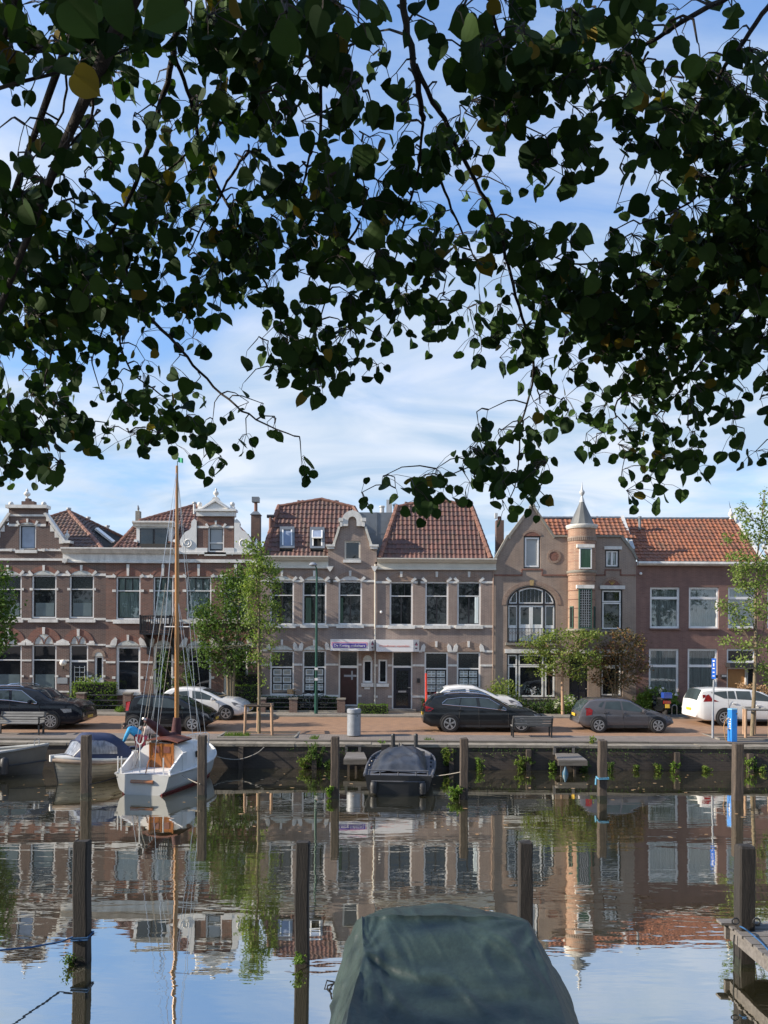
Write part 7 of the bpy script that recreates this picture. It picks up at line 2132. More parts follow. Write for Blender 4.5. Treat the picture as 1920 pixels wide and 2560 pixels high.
for i, (px, y0, y1, w_, n, lab, lm) in enumerate((
    (790, 1850, 1915, 46, 30, 'tallest tangle of weeds climbing the quay wall below the lamp post', 'lf_dark'),
    (760, 1885, 1918, 34, 16, 'low weeds on the wall foot, just left of the tallest tangle', 'lf_weed'),
    (822, 1895, 1922, 26, 12, 'small weeds on the wall between the tall tangle and the black sloop', 'lf_dark'),
    (1120, 1868, 1912, 34, 18, 'leafy weeds round the timber post right of the black sloop', 'lf_weed'),
    (1198, 1890, 1924, 22, 12, 'narrow upright weed on the wall right of the fourth tall pile', 'lf_bright'),
    (1310, 1886, 1926, 50, 26, 'broad feathery weed clump on the wall below the right-hand bench', 'lf_weed'),
    (1380, 1902, 1930, 18, 12, 'bright weed clump left of the wall platform with the blue fender', 'lf_bright'),
    (1460, 1898, 1928, 26, 12, 'dark weeds between the wall platform and the next pile', 'lf_dark'),
    (1524, 1898, 1924, 18, 9, 'small weed right of the pile with the blue rope', 'lf_dark'),
    (1590, 1908, 1922, 14, 7, 'tiny low weed alone on the open stretch of wall', 'lf_weed'),
    (1645, 1908, 1926, 22, 9, 'low weed left of the short wall post near the right', 'lf_weed'),
    (1682, 1902, 1928, 26, 13, 'yellowish weed against the short wall post near the right', 'lf_bright'),
    (1766, 1914, 1926, 20, 8, 'low pale weed below the blue sign post', 'lf_weed'),
    (1872, 1890, 1932, 26, 16, 'tall yellow-green weed at the far right end of the wall', 'lf_bright'),
    (1895, 1912, 1934, 34, 14, 'low weeds right of the tall yellow-green one at the right end', 'lf_weed'),
    (955, 1850, 1868, 16, 8, 'small bright weed on the coping behind the black sloop', 'lf_bright'),
    (1480, 1840, 1856, 14, 6, 'little weed on the edge beam near the dark-topped pile', 'lf_weed'))):
    tuft('wall_weed', lab, px, y0, y1, w_, wd if y1 > 1880 else wd + .5, n, M[lm], 40 + i)
# ivy speckle over the wall face
r = random.Random(5); g = MB()
for _ in range(900):
    x = r.uniform(-3.5, 14.5); 
    if mnz.noise(Vector((x * .9, 3, 0))) < -.05 and r.random() < .8: continue
    leafq(g, Vector((x, WALL - .07, .78 - abs(r.gauss(0, .16)))), .06 * r.uniform(.5, 1.3), r)
o_ = g.build('wall_moss', M['lf_hedge'], recalc=False); struct(o_, 'stuff'); o_['label'] = 'small leaves and moss along the top of the quay wall'; o_['category'] = 'moss'
# grass at the tree pits
r = random.Random(9); g = MB()
for x0, x1, d0, n in ((wx(565, 30, 1830), wx(625, 30, 1830), 29.85, 260), (wx(780, 30, 1830), wx(800, 30, 1830), 29.2, 60), (wx(1060, 29, 1850), wx(1085, 29, 1850), 28.9, 50)):
    for _ in range(n):
        x = r.uniform(x0, x1); y = d0 + r.gauss(0, .12); z = ground_z(y)
        h_ = r.uniform(.05, .17); l_ = Vector((r.gauss(0, .05), r.gauss(0, .05), h_))
        p = Vector((x, y, z)); s_ = Vector((.012, 0, 0))
        g.add([p - s_, p + s_, p + l_], [(0, 1, 2)])
o_ = g.build('grass', M['lf_bright'], recalc=False); struct(o_, 'stuff'); o_['label'] = 'sparse grass in the tree pit and along the quay edge'; o_['category'] = 'grass'

# ---- the linden overhead -------------------------------------------------------
CELL = 80.0
GR = {}
def put(rows, c0, r0):
    for j, row in enumerate(rows):
        for i, ch in enumerate(row): GR[(c0 + i, r0 + j)] = int(ch)
put(["799999999986", "899987899972", "546745799773", "110066897564", "456553668555", "654754467466", "776776778665" if False else "776776767766", "877787775776"], 0, 0)
put(["443678755245", "446499863314", "235899865465", "543884568788" if False else "545884567888", "566664557788", "643046536788", "521300225699", "554653457999"], 12, 0)
put(["887764665678" if False else "887876667778", "887787776368", "766634216753", "367610005883", "655563230230", "998576664000", "780001221100"], 0, 8)
put(["765687789999", "855678999998", "542468999897", "101135688787", "000002376663", "000265267742", "004571445501", "155640012100"], 12, 8)
for k, v in {(12, 15): 4, (13, 15): 6, (14, 15): 5, (3, 14): 0, (2, 14): 0}.items(): GR[k] = v
GR[(11, 15)] = 3
def dens(px, py):
    x = px / CELL - .5; y = py / CELL - .5
    i, j = math.floor(x), math.floor(y); fx_, fy_ = x - i, y - j
    def gg(a, b_): return GR.get((min(23, max(0, a)), max(0, b_)), 0)
    return (gg(i, j) * (1 - fx_) * (1 - fy_) + gg(i + 1, j) * fx_ * (1 - fy_) + gg(i, j + 1) * (1 - fx_) * fy_ + gg(i + 1, j + 1) * fx_ * fy_)
def dfield(px, py):
    n_ = mnz.noise(Vector((px / 420, py / 420, 1.7)))
    return 2.5 + 1.75 * min(1.15, py / 1000) + .75 * n_
lr = random.Random(77)
LIN = thing('linden_tree', 'large linden whose dark leafy branches hang over the top half of the view', 'tree', (2.6, -1.8, 3.05), 'lindens along the near bank')
SHAPE = [(0, 0), (.22, -.035), (.42, .07), (.51, .28), (.50, .52), (.39, .74), (.19, .90), (.05, 1.0), (0, 1.07)]
def linleaf(g, p, s_, tip, nrm, r):
    t_ = tip.normalized(); n_ = (nrm - t_ * nrm.dot(t_)).normalized(); u = n_.cross(t_)
    cup = r.uniform(-.15, .40); curl = r.uniform(-.10, .40)
    mid = [(0, 0), (0, .25), (0, .5), (0, .75), (0, 1.01)]
    def P(a, b_): return p + (u * a + t_ * b_ + n_ * (cup * abs(a) * 1.1 - curl * b_ * b_)) * s_
    asx = r.uniform(.86, 1.1); sk = r.uniform(-.06, .06)
    vs = [P(*q) for q in mid]; fs = []
    for sg in (1, -1):
        E = []
        for k in range(len(SHAPE) - 1):
            (a0, b0), (a1, b1) = SHAPE[k], SHAPE[k + 1]
            E.append((a0 * r.uniform(.95, 1.03), b0)); E.append(((a0 + a1) / 2 * 1.04, (b0 + b1) / 2)); 
        E.append(SHAPE[-1]); o_ = len(vs)
        vs += [P(sg * a * asx + sk * b_, b_) for a, b_ in E]
        idx = [0 if b_ < .13 else 1 if b_ < .38 else 2 if b_ < .62 else 3 if b_ < .9 else 4 for a, b_ in E]
        for k in range(len(E) - 1):
            ma, mb = idx[k], idx[k + 1]
            f = (ma, o_ + k, o_ + k + 1) if ma == mb else (ma, o_ + k, o_ + k + 1, mb)
            fs.append(f if sg > 0 else tuple(reversed(f)))
    g.add(vs, fs)
BR = [  # branch centre lines in the photo and their half widths there, px
 ([(998, -80), (1015, 60), (1035, 160), (1050, 250), (1058, 300)], 12, 8),
 ([(1038, 165), (1075, 240), (1110, 300), (1160, 400), (1215, 500), (1250, 590), (1265, 640), (1290, 740), (1320, 840), (1333, 900), (1330, 960), (1305, 1050)], 8, 3),
 ([(1056, 290), (1050, 400), (1020, 520), (1000, 600), (985, 660)], 5, 2), ([(1090, 420), (1120, 500), (1160, 590), (1190, 650)], 5, 2),
 ([(1333, 905), (1345, 960), (1350, 1010)], 3, 2), ([(1305, 1050), (1250, 1120), (1180, 1165), (1090, 1200)], 3, 1.5), ([(1310, 1050), (1300, 1120), (1290, 1200), (1275, 1250)], 3, 1.5),
 ([(470, -60), (440, 90), (425, 180), (390, 300), (360, 400), (330, 480), (290, 560), (240, 640)], 11, 4), ([(430, 130), (460, 200), (490, 300), (498, 359), (544, 463), (585, 538), (625, 625), (640, 680)], 7, 3),
 ([(799, 100), (801, 330), (780, 370), (755, 470), (735, 540)], 6, 2), ([(620, 380), (590, 420), (545, 500), (500, 580), (470, 640)], 5, 2), ([(480, 370), (430, 420), (380, 460), (340, 520)], 4, 2),
 ([(300, 640), (333, 721), (370, 791), (440, 860), (498, 930), (573, 1000), (640, 1050), (735, 1090)], 7, 2), ([(-40, 870), (35, 831), (75, 814), (110, 780), (180, 740), (237, 716)], 7, 3), ([(-40, 690), (75, 652), (116, 640), (231, 640)], 6, 3),
 ([(1900, -50), (1805, 0), (1700, 58), (1649, 93), (1590, 127), (1480, 173), (1400, 200)], 9, 4), ([(1960, -40), (1920, 17), (1863, 98), (1816, 162), (1776, 220), (1712, 300), (1640, 380)], 9, 4),
 ([(1980, 600), (1940, 680), (1886, 745), (1828, 814), (1758, 900), (1695, 982), (1640, 1040)], 6, 2), ([(1700, 860), (1640, 930), (1545, 1000), (1540, 1045)], 4, 2), ([(-30, 230), (127, 185), (220, 160), (330, 120)], 6, 3), ([(168, 175), (156, 278), (110, 359), (58, 422)], 4, 2),
 ([(237, 190), (226, 295), (179, 359), (121, 417)], 5, 2), ([(1220, -40), (1240, 60), (1260, 110), (1330, 160)], 6, 3), ([(1620, 130), (1590, 190), (1560, 250)], 4, 2), ([(900, 560), (850, 640), (820, 730), (800, 800)], 4, 2), ([(600, 600), (650, 690), (690, 760), (720, 860)], 4, 2),
 ([(1860, 560), (1780, 600), (1600, 640), (1450, 660), (1380, 640)], 6, 2), ([(1900, 400), (1800, 450), (1700, 520), (1600, 560)], 5, 2), ([(200, 650), (180, 760), (130, 880), (110, 1000), (140, 1110)], 4, 2), ([(330, 720), (300, 830), (330, 930), (420, 1000)], 4, 2), ([(330, 640), (270, 780), (230, 900)], 4, 2)]
bnodes = []
g = MB()
for pts, w0, w1 in BR:
    P = []; rr = []
    n_ = len(pts)
    # smooth the line and let it wander a little
    fine = []
    for i in range(n_ - 1):
        a = Vector(pts[max(0, i - 1)]); b_ = Vector(pts[i]); c = Vector(pts[i + 1]); e_ = Vector(pts[min(n_ - 1, i + 2)])
        for s_ in range(4): fine.append(bez(a, b_, c, e_, s_ / 4) + Vector((lr.gauss(0, 1.5), lr.gauss(0, 1.5))))
    fine.append(Vector(pts[-1]))
    for i, q in enumerate(fine):
        d_ = dfield(q.x, max(0, q.y)) + .06
        v = W(q.x, q.y, d_); P.append(v); rr.append((w0 + (w1 - w0) * i / (len(fine) - 1)) * d_ / F * .8)
        bnodes.append((q.x, q.y, v))
    g.tube(P, rr, 7)
g.build('branches', M['bark_dk'], LIN, smooth=60)
g = MB()
g.tube([(2.6, -1.8, 3.0), (2.6, -1.8, 4.2), (2.55, -1.7, 6), (2.4, -1.5, 8.2), (2.2, -1.2, 11)], [.34, .27, .25, .22, .15], 14); g.build('trunk', M['bark_dk'], LIN, smooth=60)
g = MB()
for (pts, w0, w1), z0 in ((BR[0], 7.2), (BR[7], 6.8), (BR[15], 7.6), (BR[16], 7.0), (BR[13], 6.4), (BR[19], 7.0), (BR[17], 6.2), (BR[14], 6.6), (BR[22], 7.4)):
    q = pts[0]; e_ = W(q[0], q[1], dfield(q[0], max(0, q[1])) + .06)
    s_ = Vector((2.5, -1.6, z0)); m_ = s_.lerp(e_, .5) + Vector((0, -.2, .9 if q[1] < 100 else .4))
    r_ = w0 * e_.y / F * .8
    g.tube([s_, s_.lerp(m_, .5) + Vector((0, 0, .2)), m_, m_.lerp(e_, .6) + Vector((0, 0, .1)), e_], [.08, .06, .045, r_ * 1.4, r_], 8)
g.build('limbs', M['bark_dk'], LIN, smooth=60)
LV = []
leaves = MB(); twigs = MB()
CANDS = 0
def addleaf(px, py, d_, s_):
    p = W(px, py, d_)
    tip = Vector((lr.gauss(0, .6), lr.gauss(0, .5), -1 + abs(lr.gauss(0, .35)))); nrm = Vector((lr.gauss(0, .6), -1 + lr.gauss(0, .4), lr.gauss(.1, .6)))
    if lr.random() < .2: nrm = rvec(lr).normalized()
    q = p - tip.normalized() * s_ * .5
    linleaf(leaves, q, s_, tip, nrm, lr)
    return q
cellsN = 0
for cj in range(0, 17):
    for ci in range(-1, 25):
        px0, py0 = ci * CELL, cj * CELL
        for _ in range(80):
            px, py = px0 + lr.random() * CELL, py0 + lr.random() * CELL
            c = dens(px, py)
            if c < .35: continue
            nz_ = mnz.noise(Vector((px / 62, py / 62, 4.2))) * .5 + .5
            nz2 = mnz.noise(Vector((px / 160, py / 160, 9.2))) * .5 + .5
            c_ = max(0, min(1, c / 9.6))
            ce = max(0, min(.985, c_ + (nz_ * .6 + nz2 * .4 - .5) * 1.9 * (1 - abs(2 * c_ - 1) * .7)))
            d_ = dfield(px, py) + lr.gauss(0, .22)
            if py < 260 and lr.random() < .06: d_ = lr.uniform(1.3, 1.9)
            s_ = lr.uniform(.040, .090)
            apx = .62 * (s_ * F / d_) ** 2 * .8
            need = 1.08 * -math.log(max(.015, 1 - ce)) * CELL * CELL / apx
            if lr.random() < need / 80 and not (ce < .12):
                q = addleaf(px, py, d_, s_)
                LV.append((px, py - 20, q))
# each leaf hangs on a stalk; stalks gather on twigs that run to the nearest branch
hubs = []
for px, py, q in LV:
    best = None
    for h_ in hubs:
        if abs(h_[0] - px) < 55 and abs(h_[1] - py) < 55 and abs(h_[2].y - q.y) < .45: best = h_; break
    if best is None:
        best = [px + lr.uniform(-15, 15), py - 22, q + Vector((lr.uniform(-.03, .03), .02, .05)), 0]; hubs.append(best)
    best[3] += 1
    if (q - best[2]).length > .02: twigs.tube([q, q.lerp(best[2], .5) + Vector((0, 0, .012)), best[2]], .0016, 3, caps=False)
hubs.sort(key=lambda h_: h_[1])
done = [(x, y, v) for x, y, v in bnodes]
for h_ in hubs:
    cand = [(abs(x - h_[0]) + abs(y - h_[1]) * 1.0 + (120 if y > h_[1] + 5 else 0) + abs(v.y - h_[2].y) * 40, v) for x, y, v in done]
    dd_, v = min(cand, key=lambda c_: c_[0])
    m_ = v.lerp(h_[2], .5) + Vector((lr.gauss(0, .02), 0, .03))
    m1 = v.lerp(m_, .5) + Vector((lr.gauss(0, .012), 0, .012)); 
    if (v - h_[2]).length < 1.3: twigs.tube([v, m1, m_, h_[2]], [.0045, .0038, .003, .002], 4, caps=False)
    done.append((h_[0], h_[1], h_[2]))
leaves.build('foliage', M['lf_linden'], LIN, recalc=False)
twigs.build('twigs', M['bark_dk'], LIN, recalc=False)
# the rest of its crown: overhead and behind, above the frame
g = MB(); r = random.Random(31)
k_ = 0
while k_ < 9000:
    x, y, z = r.uniform(-8, 9), r.uniform(-7, 7.5), r.uniform(6.6, 13.5)
    if ((x - .5) / 8.2) ** 2 + ((y + .3) / 7.5) ** 2 + ((z - 8.2) / 5.2) ** 2 > 1: continue
    if y > 0 and z < 4.7 + y * .90 + .5: continue
    if mnz.noise(Vector((x * .5, y * .5, z * .5))) < -.22: continue
    q_ = Vector((x - 1.3, y - 4.1, z - 6.8)); t_ = q_.dot(sdir)
    if t_ > 0 and (q_ - sdir * t_).length < 1.1: continue   # a gap that lets the sun onto the right-hand spray
    k_ += 1
    leafq(g, Vector((x, y, z)), r.uniform(.16, .30), r, .5, .8)
g.build('upper_crown', M['lf_linden'], LIN, recalc=False)
# neighbours along the near bank: they shade the near water and show in the window panes
proto = thing('linden_tree', 'linden of the near bank row, seen only as a reflection in window glass', 'tree', (0, 0, 0), 'lindens along the near bank')
g = MB(); g.tube([(0, 0, 0), (.05, 0, 2.2), (0, .1, 5), (0, 0, 8)], [.3, .24, .2, .1], 10); g.build('trunk', M['bark_dk'], proto, smooth=60)
g = MB(); r = random.Random(33)
for _ in range(60):
    v = rvec(r); q = Vector((v.x * 4.2, v.y * 4.0, 7.2 + v.z * 3.6))
    for _ in range(46): leafq(g, q + Vector((r.gauss(0, .75), r.gauss(0, .75), r.gauss(0, .6))), r.uniform(.22, .42), r, .5, .8)
g.build('crown', M['lf_linden'], proto, recalc=False)
for i, (x, y, a_) in enumerate(((-10.5, -1.5, .3), (-18, .8, 1.4), (-25.5, -.4, 2.6), (-33.5, .6, 4.0), (11.5, -2.2, 5.1), (19.5, -1.0, .9), (28, -1.6, 2.1))):
    o_ = proto if i == 0 else copy_tree(proto)
    place(o_, (x, y, 3.05), a_)
# ------------------------------------------------------------------ piles, jetty, street furniture
M['pile'] = mat('weathered_pile', (0.105, 0.08, 0.06), 0.85, 0.6, 3.5, c2=(0.034, 0.028, 0.024), stretch=(6, 6, 0.5), bmp=0.5, fine=0.35)
def pile(label, px, ytop, d, w_=.29, group='mooring piles standing in the canal', rz=0.0, cap=False):
    c = W(px, 1990, d); zt = W(px, ytop, d).z
    c.x = W(px, ytop, d).x
    root = thing('mooring_pile', label, 'mooring pile', (c.x, d, 0), group, 0)
    r = random.Random(int(px)); g = MB(); h = w_ / 2
    secs = []
    cut = .18
    lev = [-1.5, -.1, .25, .6, 1.0, 1.4, zt - .03, zt]
    lev = [z for z in lev if z < zt - .2] + [zt - .03, zt]
    for z in lev:
        k = h * (.90 if z == zt else 1.0) * r.uniform(.98, 1.02)
        ch = k * cut
        ox, oy = r.gauss(0, .004), r.gauss(0, .004)
        pts = [(-k + ch, -k), (k - ch, -k), (k, -k + ch), (k, k - ch), (k - ch, k), (-k + ch, k), (-k, k - ch), (-k, -k + ch)]
        ca, sa = cos(rz), sin(rz)
        secs.append([(c.x + ox + x * ca - y * sa, d + oy + x * sa + y * ca, z) for x, y in pts])
    for z_ in range(8):  # sloping worn top
        x, y, z = secs[-1][z_]; secs[-1][z_] = (x, y, z + r.uniform(-.02, .012))
    n_ = 8
    g.add([p for s_ in secs for p in s_], [(i * n_ + k, i * n_ + (k + 1) % n_, (i + 1) * n_ + (k + 1) % n_, (i + 1) * n_ + k) for i in range(len(secs) - 1) for k in range(n_)] + [tuple((len(secs) - 1) * n_ + k for k in range(n_))])
    g.build('post', M['pile_shaded' if d < 15 else 'pile'], root)
    k = h * 1.035
    g = MB(); pts = [(-k * .85, -k), (k * .85, -k), (k, -k * .85), (k, k * .85), (k * .85, k), (-k * .85, k), (-k, k * .85), (-k, -k * .85)]
    rows = []
    for i, z in enumerate((-.6, .02, .10)):
        rows.append([(c.x + (x * cos(rz) - y * sin(rz)) * (1 - .012 * i), d + (x * sin(rz) + y * cos(rz)) * (1 - .012 * i), z + (r.uniform(-.03, .05) if i == 2 else 0)) for x, y in pts + pts[:1]])
    g.grid(rows); g.build('algae_band', M['algae'], root)
    return root
DF = 22.9
p1 = pile('far pile in front of the cream sloop, left of the sailboat', 216, 1838, DF, .255)
p2 = pile('far pile just right of the sailboat with its rope tied round it', 506, 1838, DF, .24)
p3 = pile('far pile left of the black sloop with a green weed at its foot', 838, 1841, DF, .245)
p4 = pile('far pile right of the black sloop, tied to it by a rope', 1160, 1845, DF, .235)
p5 = pile('far pile with blue rope loop, between the wall platform and the grey hatchback', 1506, 1850, DF, .24)
p6 = pile('far pile in front of the blue power post', 1844, 1858, DF, .265)
DN = 11.2
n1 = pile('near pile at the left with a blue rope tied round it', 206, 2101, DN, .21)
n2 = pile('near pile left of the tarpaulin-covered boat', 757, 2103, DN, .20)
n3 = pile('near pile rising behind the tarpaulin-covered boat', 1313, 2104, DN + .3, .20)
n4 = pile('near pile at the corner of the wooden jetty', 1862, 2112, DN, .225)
# notices / rope rings
def ring(name, label, px, py, d, hw, mt, cat='rope', r_=.014, turns=2):
    c = W(px, py, d); g = MB()
    pts = []
    for t_ in range(turns):
        for a, b_ in ((-1, -1), (1, -1), (1, 1), (-1, 1)): pts.append((c.x + a * hw, d + b_ * hw, c.z + .03 * t_ + .006 * a))
    pts.append(pts[0])
    return g.tube(pts, r_, 5)
g = ring('r', '', 206, 2343, DN, .118, M['rope_b'])
for q in ([(206 - 24, 2343, DN - .15), (150, 2355, 11.0), (80, 2368, 10.6), (0, 2376, 10.2), (-80, 2372, 9.8)],):
    g.tube([W(*v) for v in q], .014, 5)
tag(g.build('mooring_rope', M['rope_b'], smooth=60), 'blue rope running from the near left pile out of the left edge', 'rope')
g = ring('r', '', 1506, 1946, DF, .145, M['rope_b'], r_=.02)
g.tube([W(1490, 1946, DF - .15), W(1489, 1962, DF - .16)], .03, 5)
tag(g.build('rope_loop', mat('rope_sky', (0.12, 0.34, 0.50), .8, .3, 20), smooth=60), 'pale blue rope looped round the far pile beside the wall platform', 'rope')
def rope(label, pts, mt, r_=.012, name='mooring_rope'):
    P = [W(*q) for q in pts]; fine = []
    for i in range(len(P) - 1):
        for s_ in range(5): fine.append(bez(P[max(0, i - 1)], P[i], P[i + 1], P[min(len(P) - 1, i + 2)], s_ / 5))
    fine.append(P[-1])
    return tag(MB().tube(fine, r_, 5).build(name, mt, smooth=60), label, 'rope')
rope('pale rope sagging from the sailboat bow to the quay wall', [(530, 1886, 27.5), (560, 1896, 27.6), (600, 1898, 27.7), (640, 1884, 27.8), (660, 1868, 28.0)], M['rope_w'], .018)
rope('thin rope from the black sloop to the far pile on its right', [(1075, 1942, 24), (1120, 1936, 23.4), (1152, 1930, DF - .1)], M['rope_w'], .012)
rope('thin dark line from the far left pile to the stern of the sailboat', [(222, 1962, DF - .15), (255, 1954, 23), (295, 1942, 23.1)], M['rope_d'], .014)
rope('white line from the sailboat stern to the pile on its right', [(455, 1938, 23.4), (480, 1952, 23.1), (500, 1960, DF - .14)], M['rope_w'], .016)
# short timber posts against the far wall
for px, y0, lab in ((603, 1868, 'short timber post on the quay wall right of the sailboat'), (786, 1880, 'short timber post on the quay wall among the tallest weeds'), (1128, 1872, 'short timber post on the quay wall right of the black sloop'),
                    (1321, 1874, 'short timber post on the quay wall behind the feathery weeds'), (1692, 1881, 'short timber post on the quay wall below the grey hatchback'), (1875, 1884, 'short timber post on the quay wall at the far right')):
    a = W(px, y0, WALL - .08)
    MBo = MB().box(a.x - .085, a.x + .085, WALL - .18, WALL - .005, -.8, a.z)
    tag(MBo.build('wall_post', M['pile']), lab, 'post', 'timber posts on the quay wall')
# two dark posts rising behind the black sloop
for px, y0, y1, lab in ((983, 1835, 1900, 'dark post behind the black sloop, the left one of the tall pair'), (1040, 1835, 1900, 'dark post behind the black sloop, the right one of the tall pair'), (1005, 1861, 1900, 'shorter dark post between the tall pair behind the black sloop')):
    a = W(px, y0, WALL - .2); t_ = MB().lathe([(.075, -.5), (.075, a.z - .05), (.06, a.z)], a.x, WALL - .12, 10)
    tag(t_.build('mooring_post', M['dk_met']), lab, 'post', 'dark posts behind the black sloop')
# platforms hung on the wall
def platform(label, px0, px1, ytop, wcol):
    a, b_ = W(px0, ytop, 27.5), W(px1, ytop, 27.5)
    root = thing('wall_platform', label, 'platform', ((a.x + b_.x) / 2, WALL, .2), 'small platforms on the quay wall')
    x0, x1 = a.x, b_.x
    g = MB(); g.add([(x0 + .05, WALL - .02, .62), (x1 - .05, WALL - .02, .62), (x1 + .08, 27.2, .50), (x0 - .02, 27.2, .50), (x0 + .05, WALL - .02, .56), (x1 - .05, WALL - .02, .56), (x1 + .08, 27.2, .44), (x0 - .02, 27.2, .44)],
                    [(0, 1, 2, 3), (4, 7, 6, 5), (0, 4, 5, 1), (1, 5, 6, 2), (2, 6, 7, 3), (3, 7, 4, 0)])
    g.build('plate', M['plank'], root)
    MB().box(x0 - .03, x1 + .09, 27.14, 27.2, .30, .47).build('front_board', M['beam'], root)
    MB().box(x0 + .05, x0 + .13, 27.25, WALL - .01, .40, .50).build('bearer', M['pile'], root)
    for x in (x0 + .1, x1 - .35): MB().box(x, x + .08, 27.3, 27.38, -.6, .45).build('leg', M['pile'], root)
    n_ = MB().box(x0 + .08, x1 - .25, WALL - .03, WALL + .005, .66, .84).build('niche', M['dark'], root)
    g = MB(); g.box(x0 - .02, x1 - .1, WALL - .08, WALL - .0, .84, .89); g.box(x0 - .02, x0 + .08, WALL - .07, WALL, .56, .84); g.box(x1 - .25, x1 - .15, WALL - .07, WALL, .56, .84)
    g.build('niche_frame', M['plank'], n_)
    return root
platform('grey platform on the quay wall left of the black sloop', 862, 912, 1885, 0)
platform('grey platform on the quay wall above the blue fender', 1392, 1456, 1890, 0)
c = W(1413, 1938, 27.1)
fo = MB().lathe([(.02, -.33), (.09, -.27), (.115, -.1), (.105, .1), (.05, .22), (.03, .30)], c.x, 27.08, 12, c.z).build('boat_fender', mat('fender_blue', (0.02, 0.085, 0.14), .45, .3, 5), smooth=60)
tag(fo, 'dark blue fender hanging from the right-hand wall platform', 'fender')
# weeds at pile feet
tuft('wall_weed', 'bright weed growing at the foot of the far pile left of the black sloop', 826, 1962, 1990, 14, DF - .05, 12, M['lf_bright'], 90)
tuft('wall_weed', 'bright spreading weed at the foot of the far pile right of the black sloop', 1137, 1964, 1998, 34, DF - .05, 24, M['lf_bright'], 91)
tuft('wall_weed', 'small sprig on the near pile left of the covered boat', 752, 2380, 2402, 20, DN - .16, 7, M['lf_bright'], 92, size=.05)
tuft('wall_weed', 'dark sprig on the near left pile just above the water', 178, 2372, 2410, 14, DN - .12, 8, M['lf_dark'], 93, size=.05)

# jetty
jx0, jx1 = 5.10, 7.0
jz = .53
jt = thing('jetty', 'weathered grey plank jetty at the lower right corner', 'jetty', (5.9, 7.5, 0))
r = random.Random(4)
g = MB(); y = 11.45
while y > 2.2:
    wq = .125
    g.box(jx0 + r.uniform(-.012, .012), jx1 + r.uniform(-.02, .02), y - wq, y, jz - .035 + r.uniform(-.004, .004), jz + r.uniform(-.004, .004)); y -= wq + .018
g.build('deck_planks', M['plank'], jt)
MB().box(jx0 + .03, jx0 + .09, 2.2, 11.35, jz - .22, jz - .04).build('edge_beam', M['plank'], jt)
MB().box(jx1 - .09, jx1 - .03, 2.2, 11.35, jz - .22, jz - .04).build('edge_beam', M['plank'], jt)
MB().box(jx0 - .03, jx1, 11.36, 11.42, jz - .22, jz - .04).build('end_beam', M['plank'], jt)
MB().box(jx0 - .12, jx0 + .45, 11.30, 11.48, jz + .003, jz + .04).build('cap_board', M['plank'], jt)
for x, y in ((jx1 - .2, 11.1), (jx1 - .2, 6.5), (jx0 + .25, 6.5), (jx0 + .25, 3.2), (jx1 - .2, 3.2)): MB().box(x - .1, x + .1, y - .1, y + .1, -1.2, jz - .05).build('leg', M['pile'], jt)
for px in (1837, 1890):
    c = W(px, 2302, 11.05)
    MB().tube([c + Vector((.05 * cos(a_ * .7), -.02, .045 * sin(a_ * .7))) for a_ in range(10)], .012, 5).build('mooring_eye', M['dk_met'], jt)
rope('dark blue rope lying over the jetty planks from the pile', [(1850, 2316, 11.0), (1862, 2322, 10.9), (1880, 2336, 10.85), (1905, 2358, 10.6), (1935, 2392, 10.2)], M['rope_b'], .012)
rope('knotted dark rope hanging down from the jetty corner', [(1836, 2337, 11.1), (1834, 2360, 11.1), (1835, 2390, 11.1), (1833, 2410, 11.1)], M['rope_d'], .012)

# benches
def bench(label, x, y, wd_, arms, rz=0.0):
    root = thing('park_bench', label, 'bench', (0, 0, 0), 'slatted benches on the quay')
    for i, z in enumerate((.50, .60, .70, .80)):
        MB().obox((0, .02 + .045 * i, z), (1, 0, 0), (0, .95, -.3), (0, .3, .95), wd_ / 2, .016, .040).build('back_slat', M['board'], root)
    for i in range(4):
        MB().box(-wd_ / 2, wd_ / 2, -.42 + i * .11, -.33 + i * .11, .425, .455).build('seat_slat', M['board'], root)
    for sx in (-1, 1):
        g = MB(); x_ = sx * (wd_ / 2 - .04)
        g.obox((x_, .05, .42), (1, 0, 0), (0, .95, -.2), (0, .2, .95), .026, .026, .44)
        g.box(x_ - .026, x_ + .026, -.42, -.37, 0, .46); g.box(x_ - .025, x_ + .025, -.42, .0, .38, .425); g.box(x_ - .026, x_ + .026, -.01, .04, 0, .2)
        if arms: g.box(x_ - .035, x_ + .035, -.42, .05, .64, .68); g.box(x_ - .025, x_ + .025, -.41, -.36, .46, .64)
        g.build('end_frame', M['dk_met'], root)
    place(root, (x, y, ground_z(y)), rz)
    return root
bench('slatted grey bench with armrests at the far left, before the dark SUV', wx(55, 30.0, 1805), 30.0, 1.75, True, 0)
bench('slatted grey bench without armrests, before the dark estate car', wx(1331, 29.75, 1810), 29.75, 1.56, False, pi)
# litter bin
d = 29.9; c = gpt(885, 1800, d)
lb = thing('litter_bin', 'round grey steel litter bin standing on the quay', 'litter bin', c)
MB().lathe([(.255, .02), (.265, .03), (.265, .90), (.275, .91), (.275, 1.03), (.24, 1.06), (.16, 1.06), (.15, 1.02)], c.x, d, 28, c.z).build('body', M['grey_met'], lb, smooth=30)
MB().lathe([(.001, 1.015), (.165, 1.015)], c.x, d, 24, c.z).build('opening', M['dark'], lb)
MB().box(c.x + .12, c.x + .15, d - .262, d - .24, c.z + .78, c.z + .82).build('lock', M['dk_met'], lb)
MB().lathe([(.266, .86), (.269, .86), (.269, .885), (.266, .885)], c.x, d, 28, c.z).build('seam', M['dk_met'], lb)
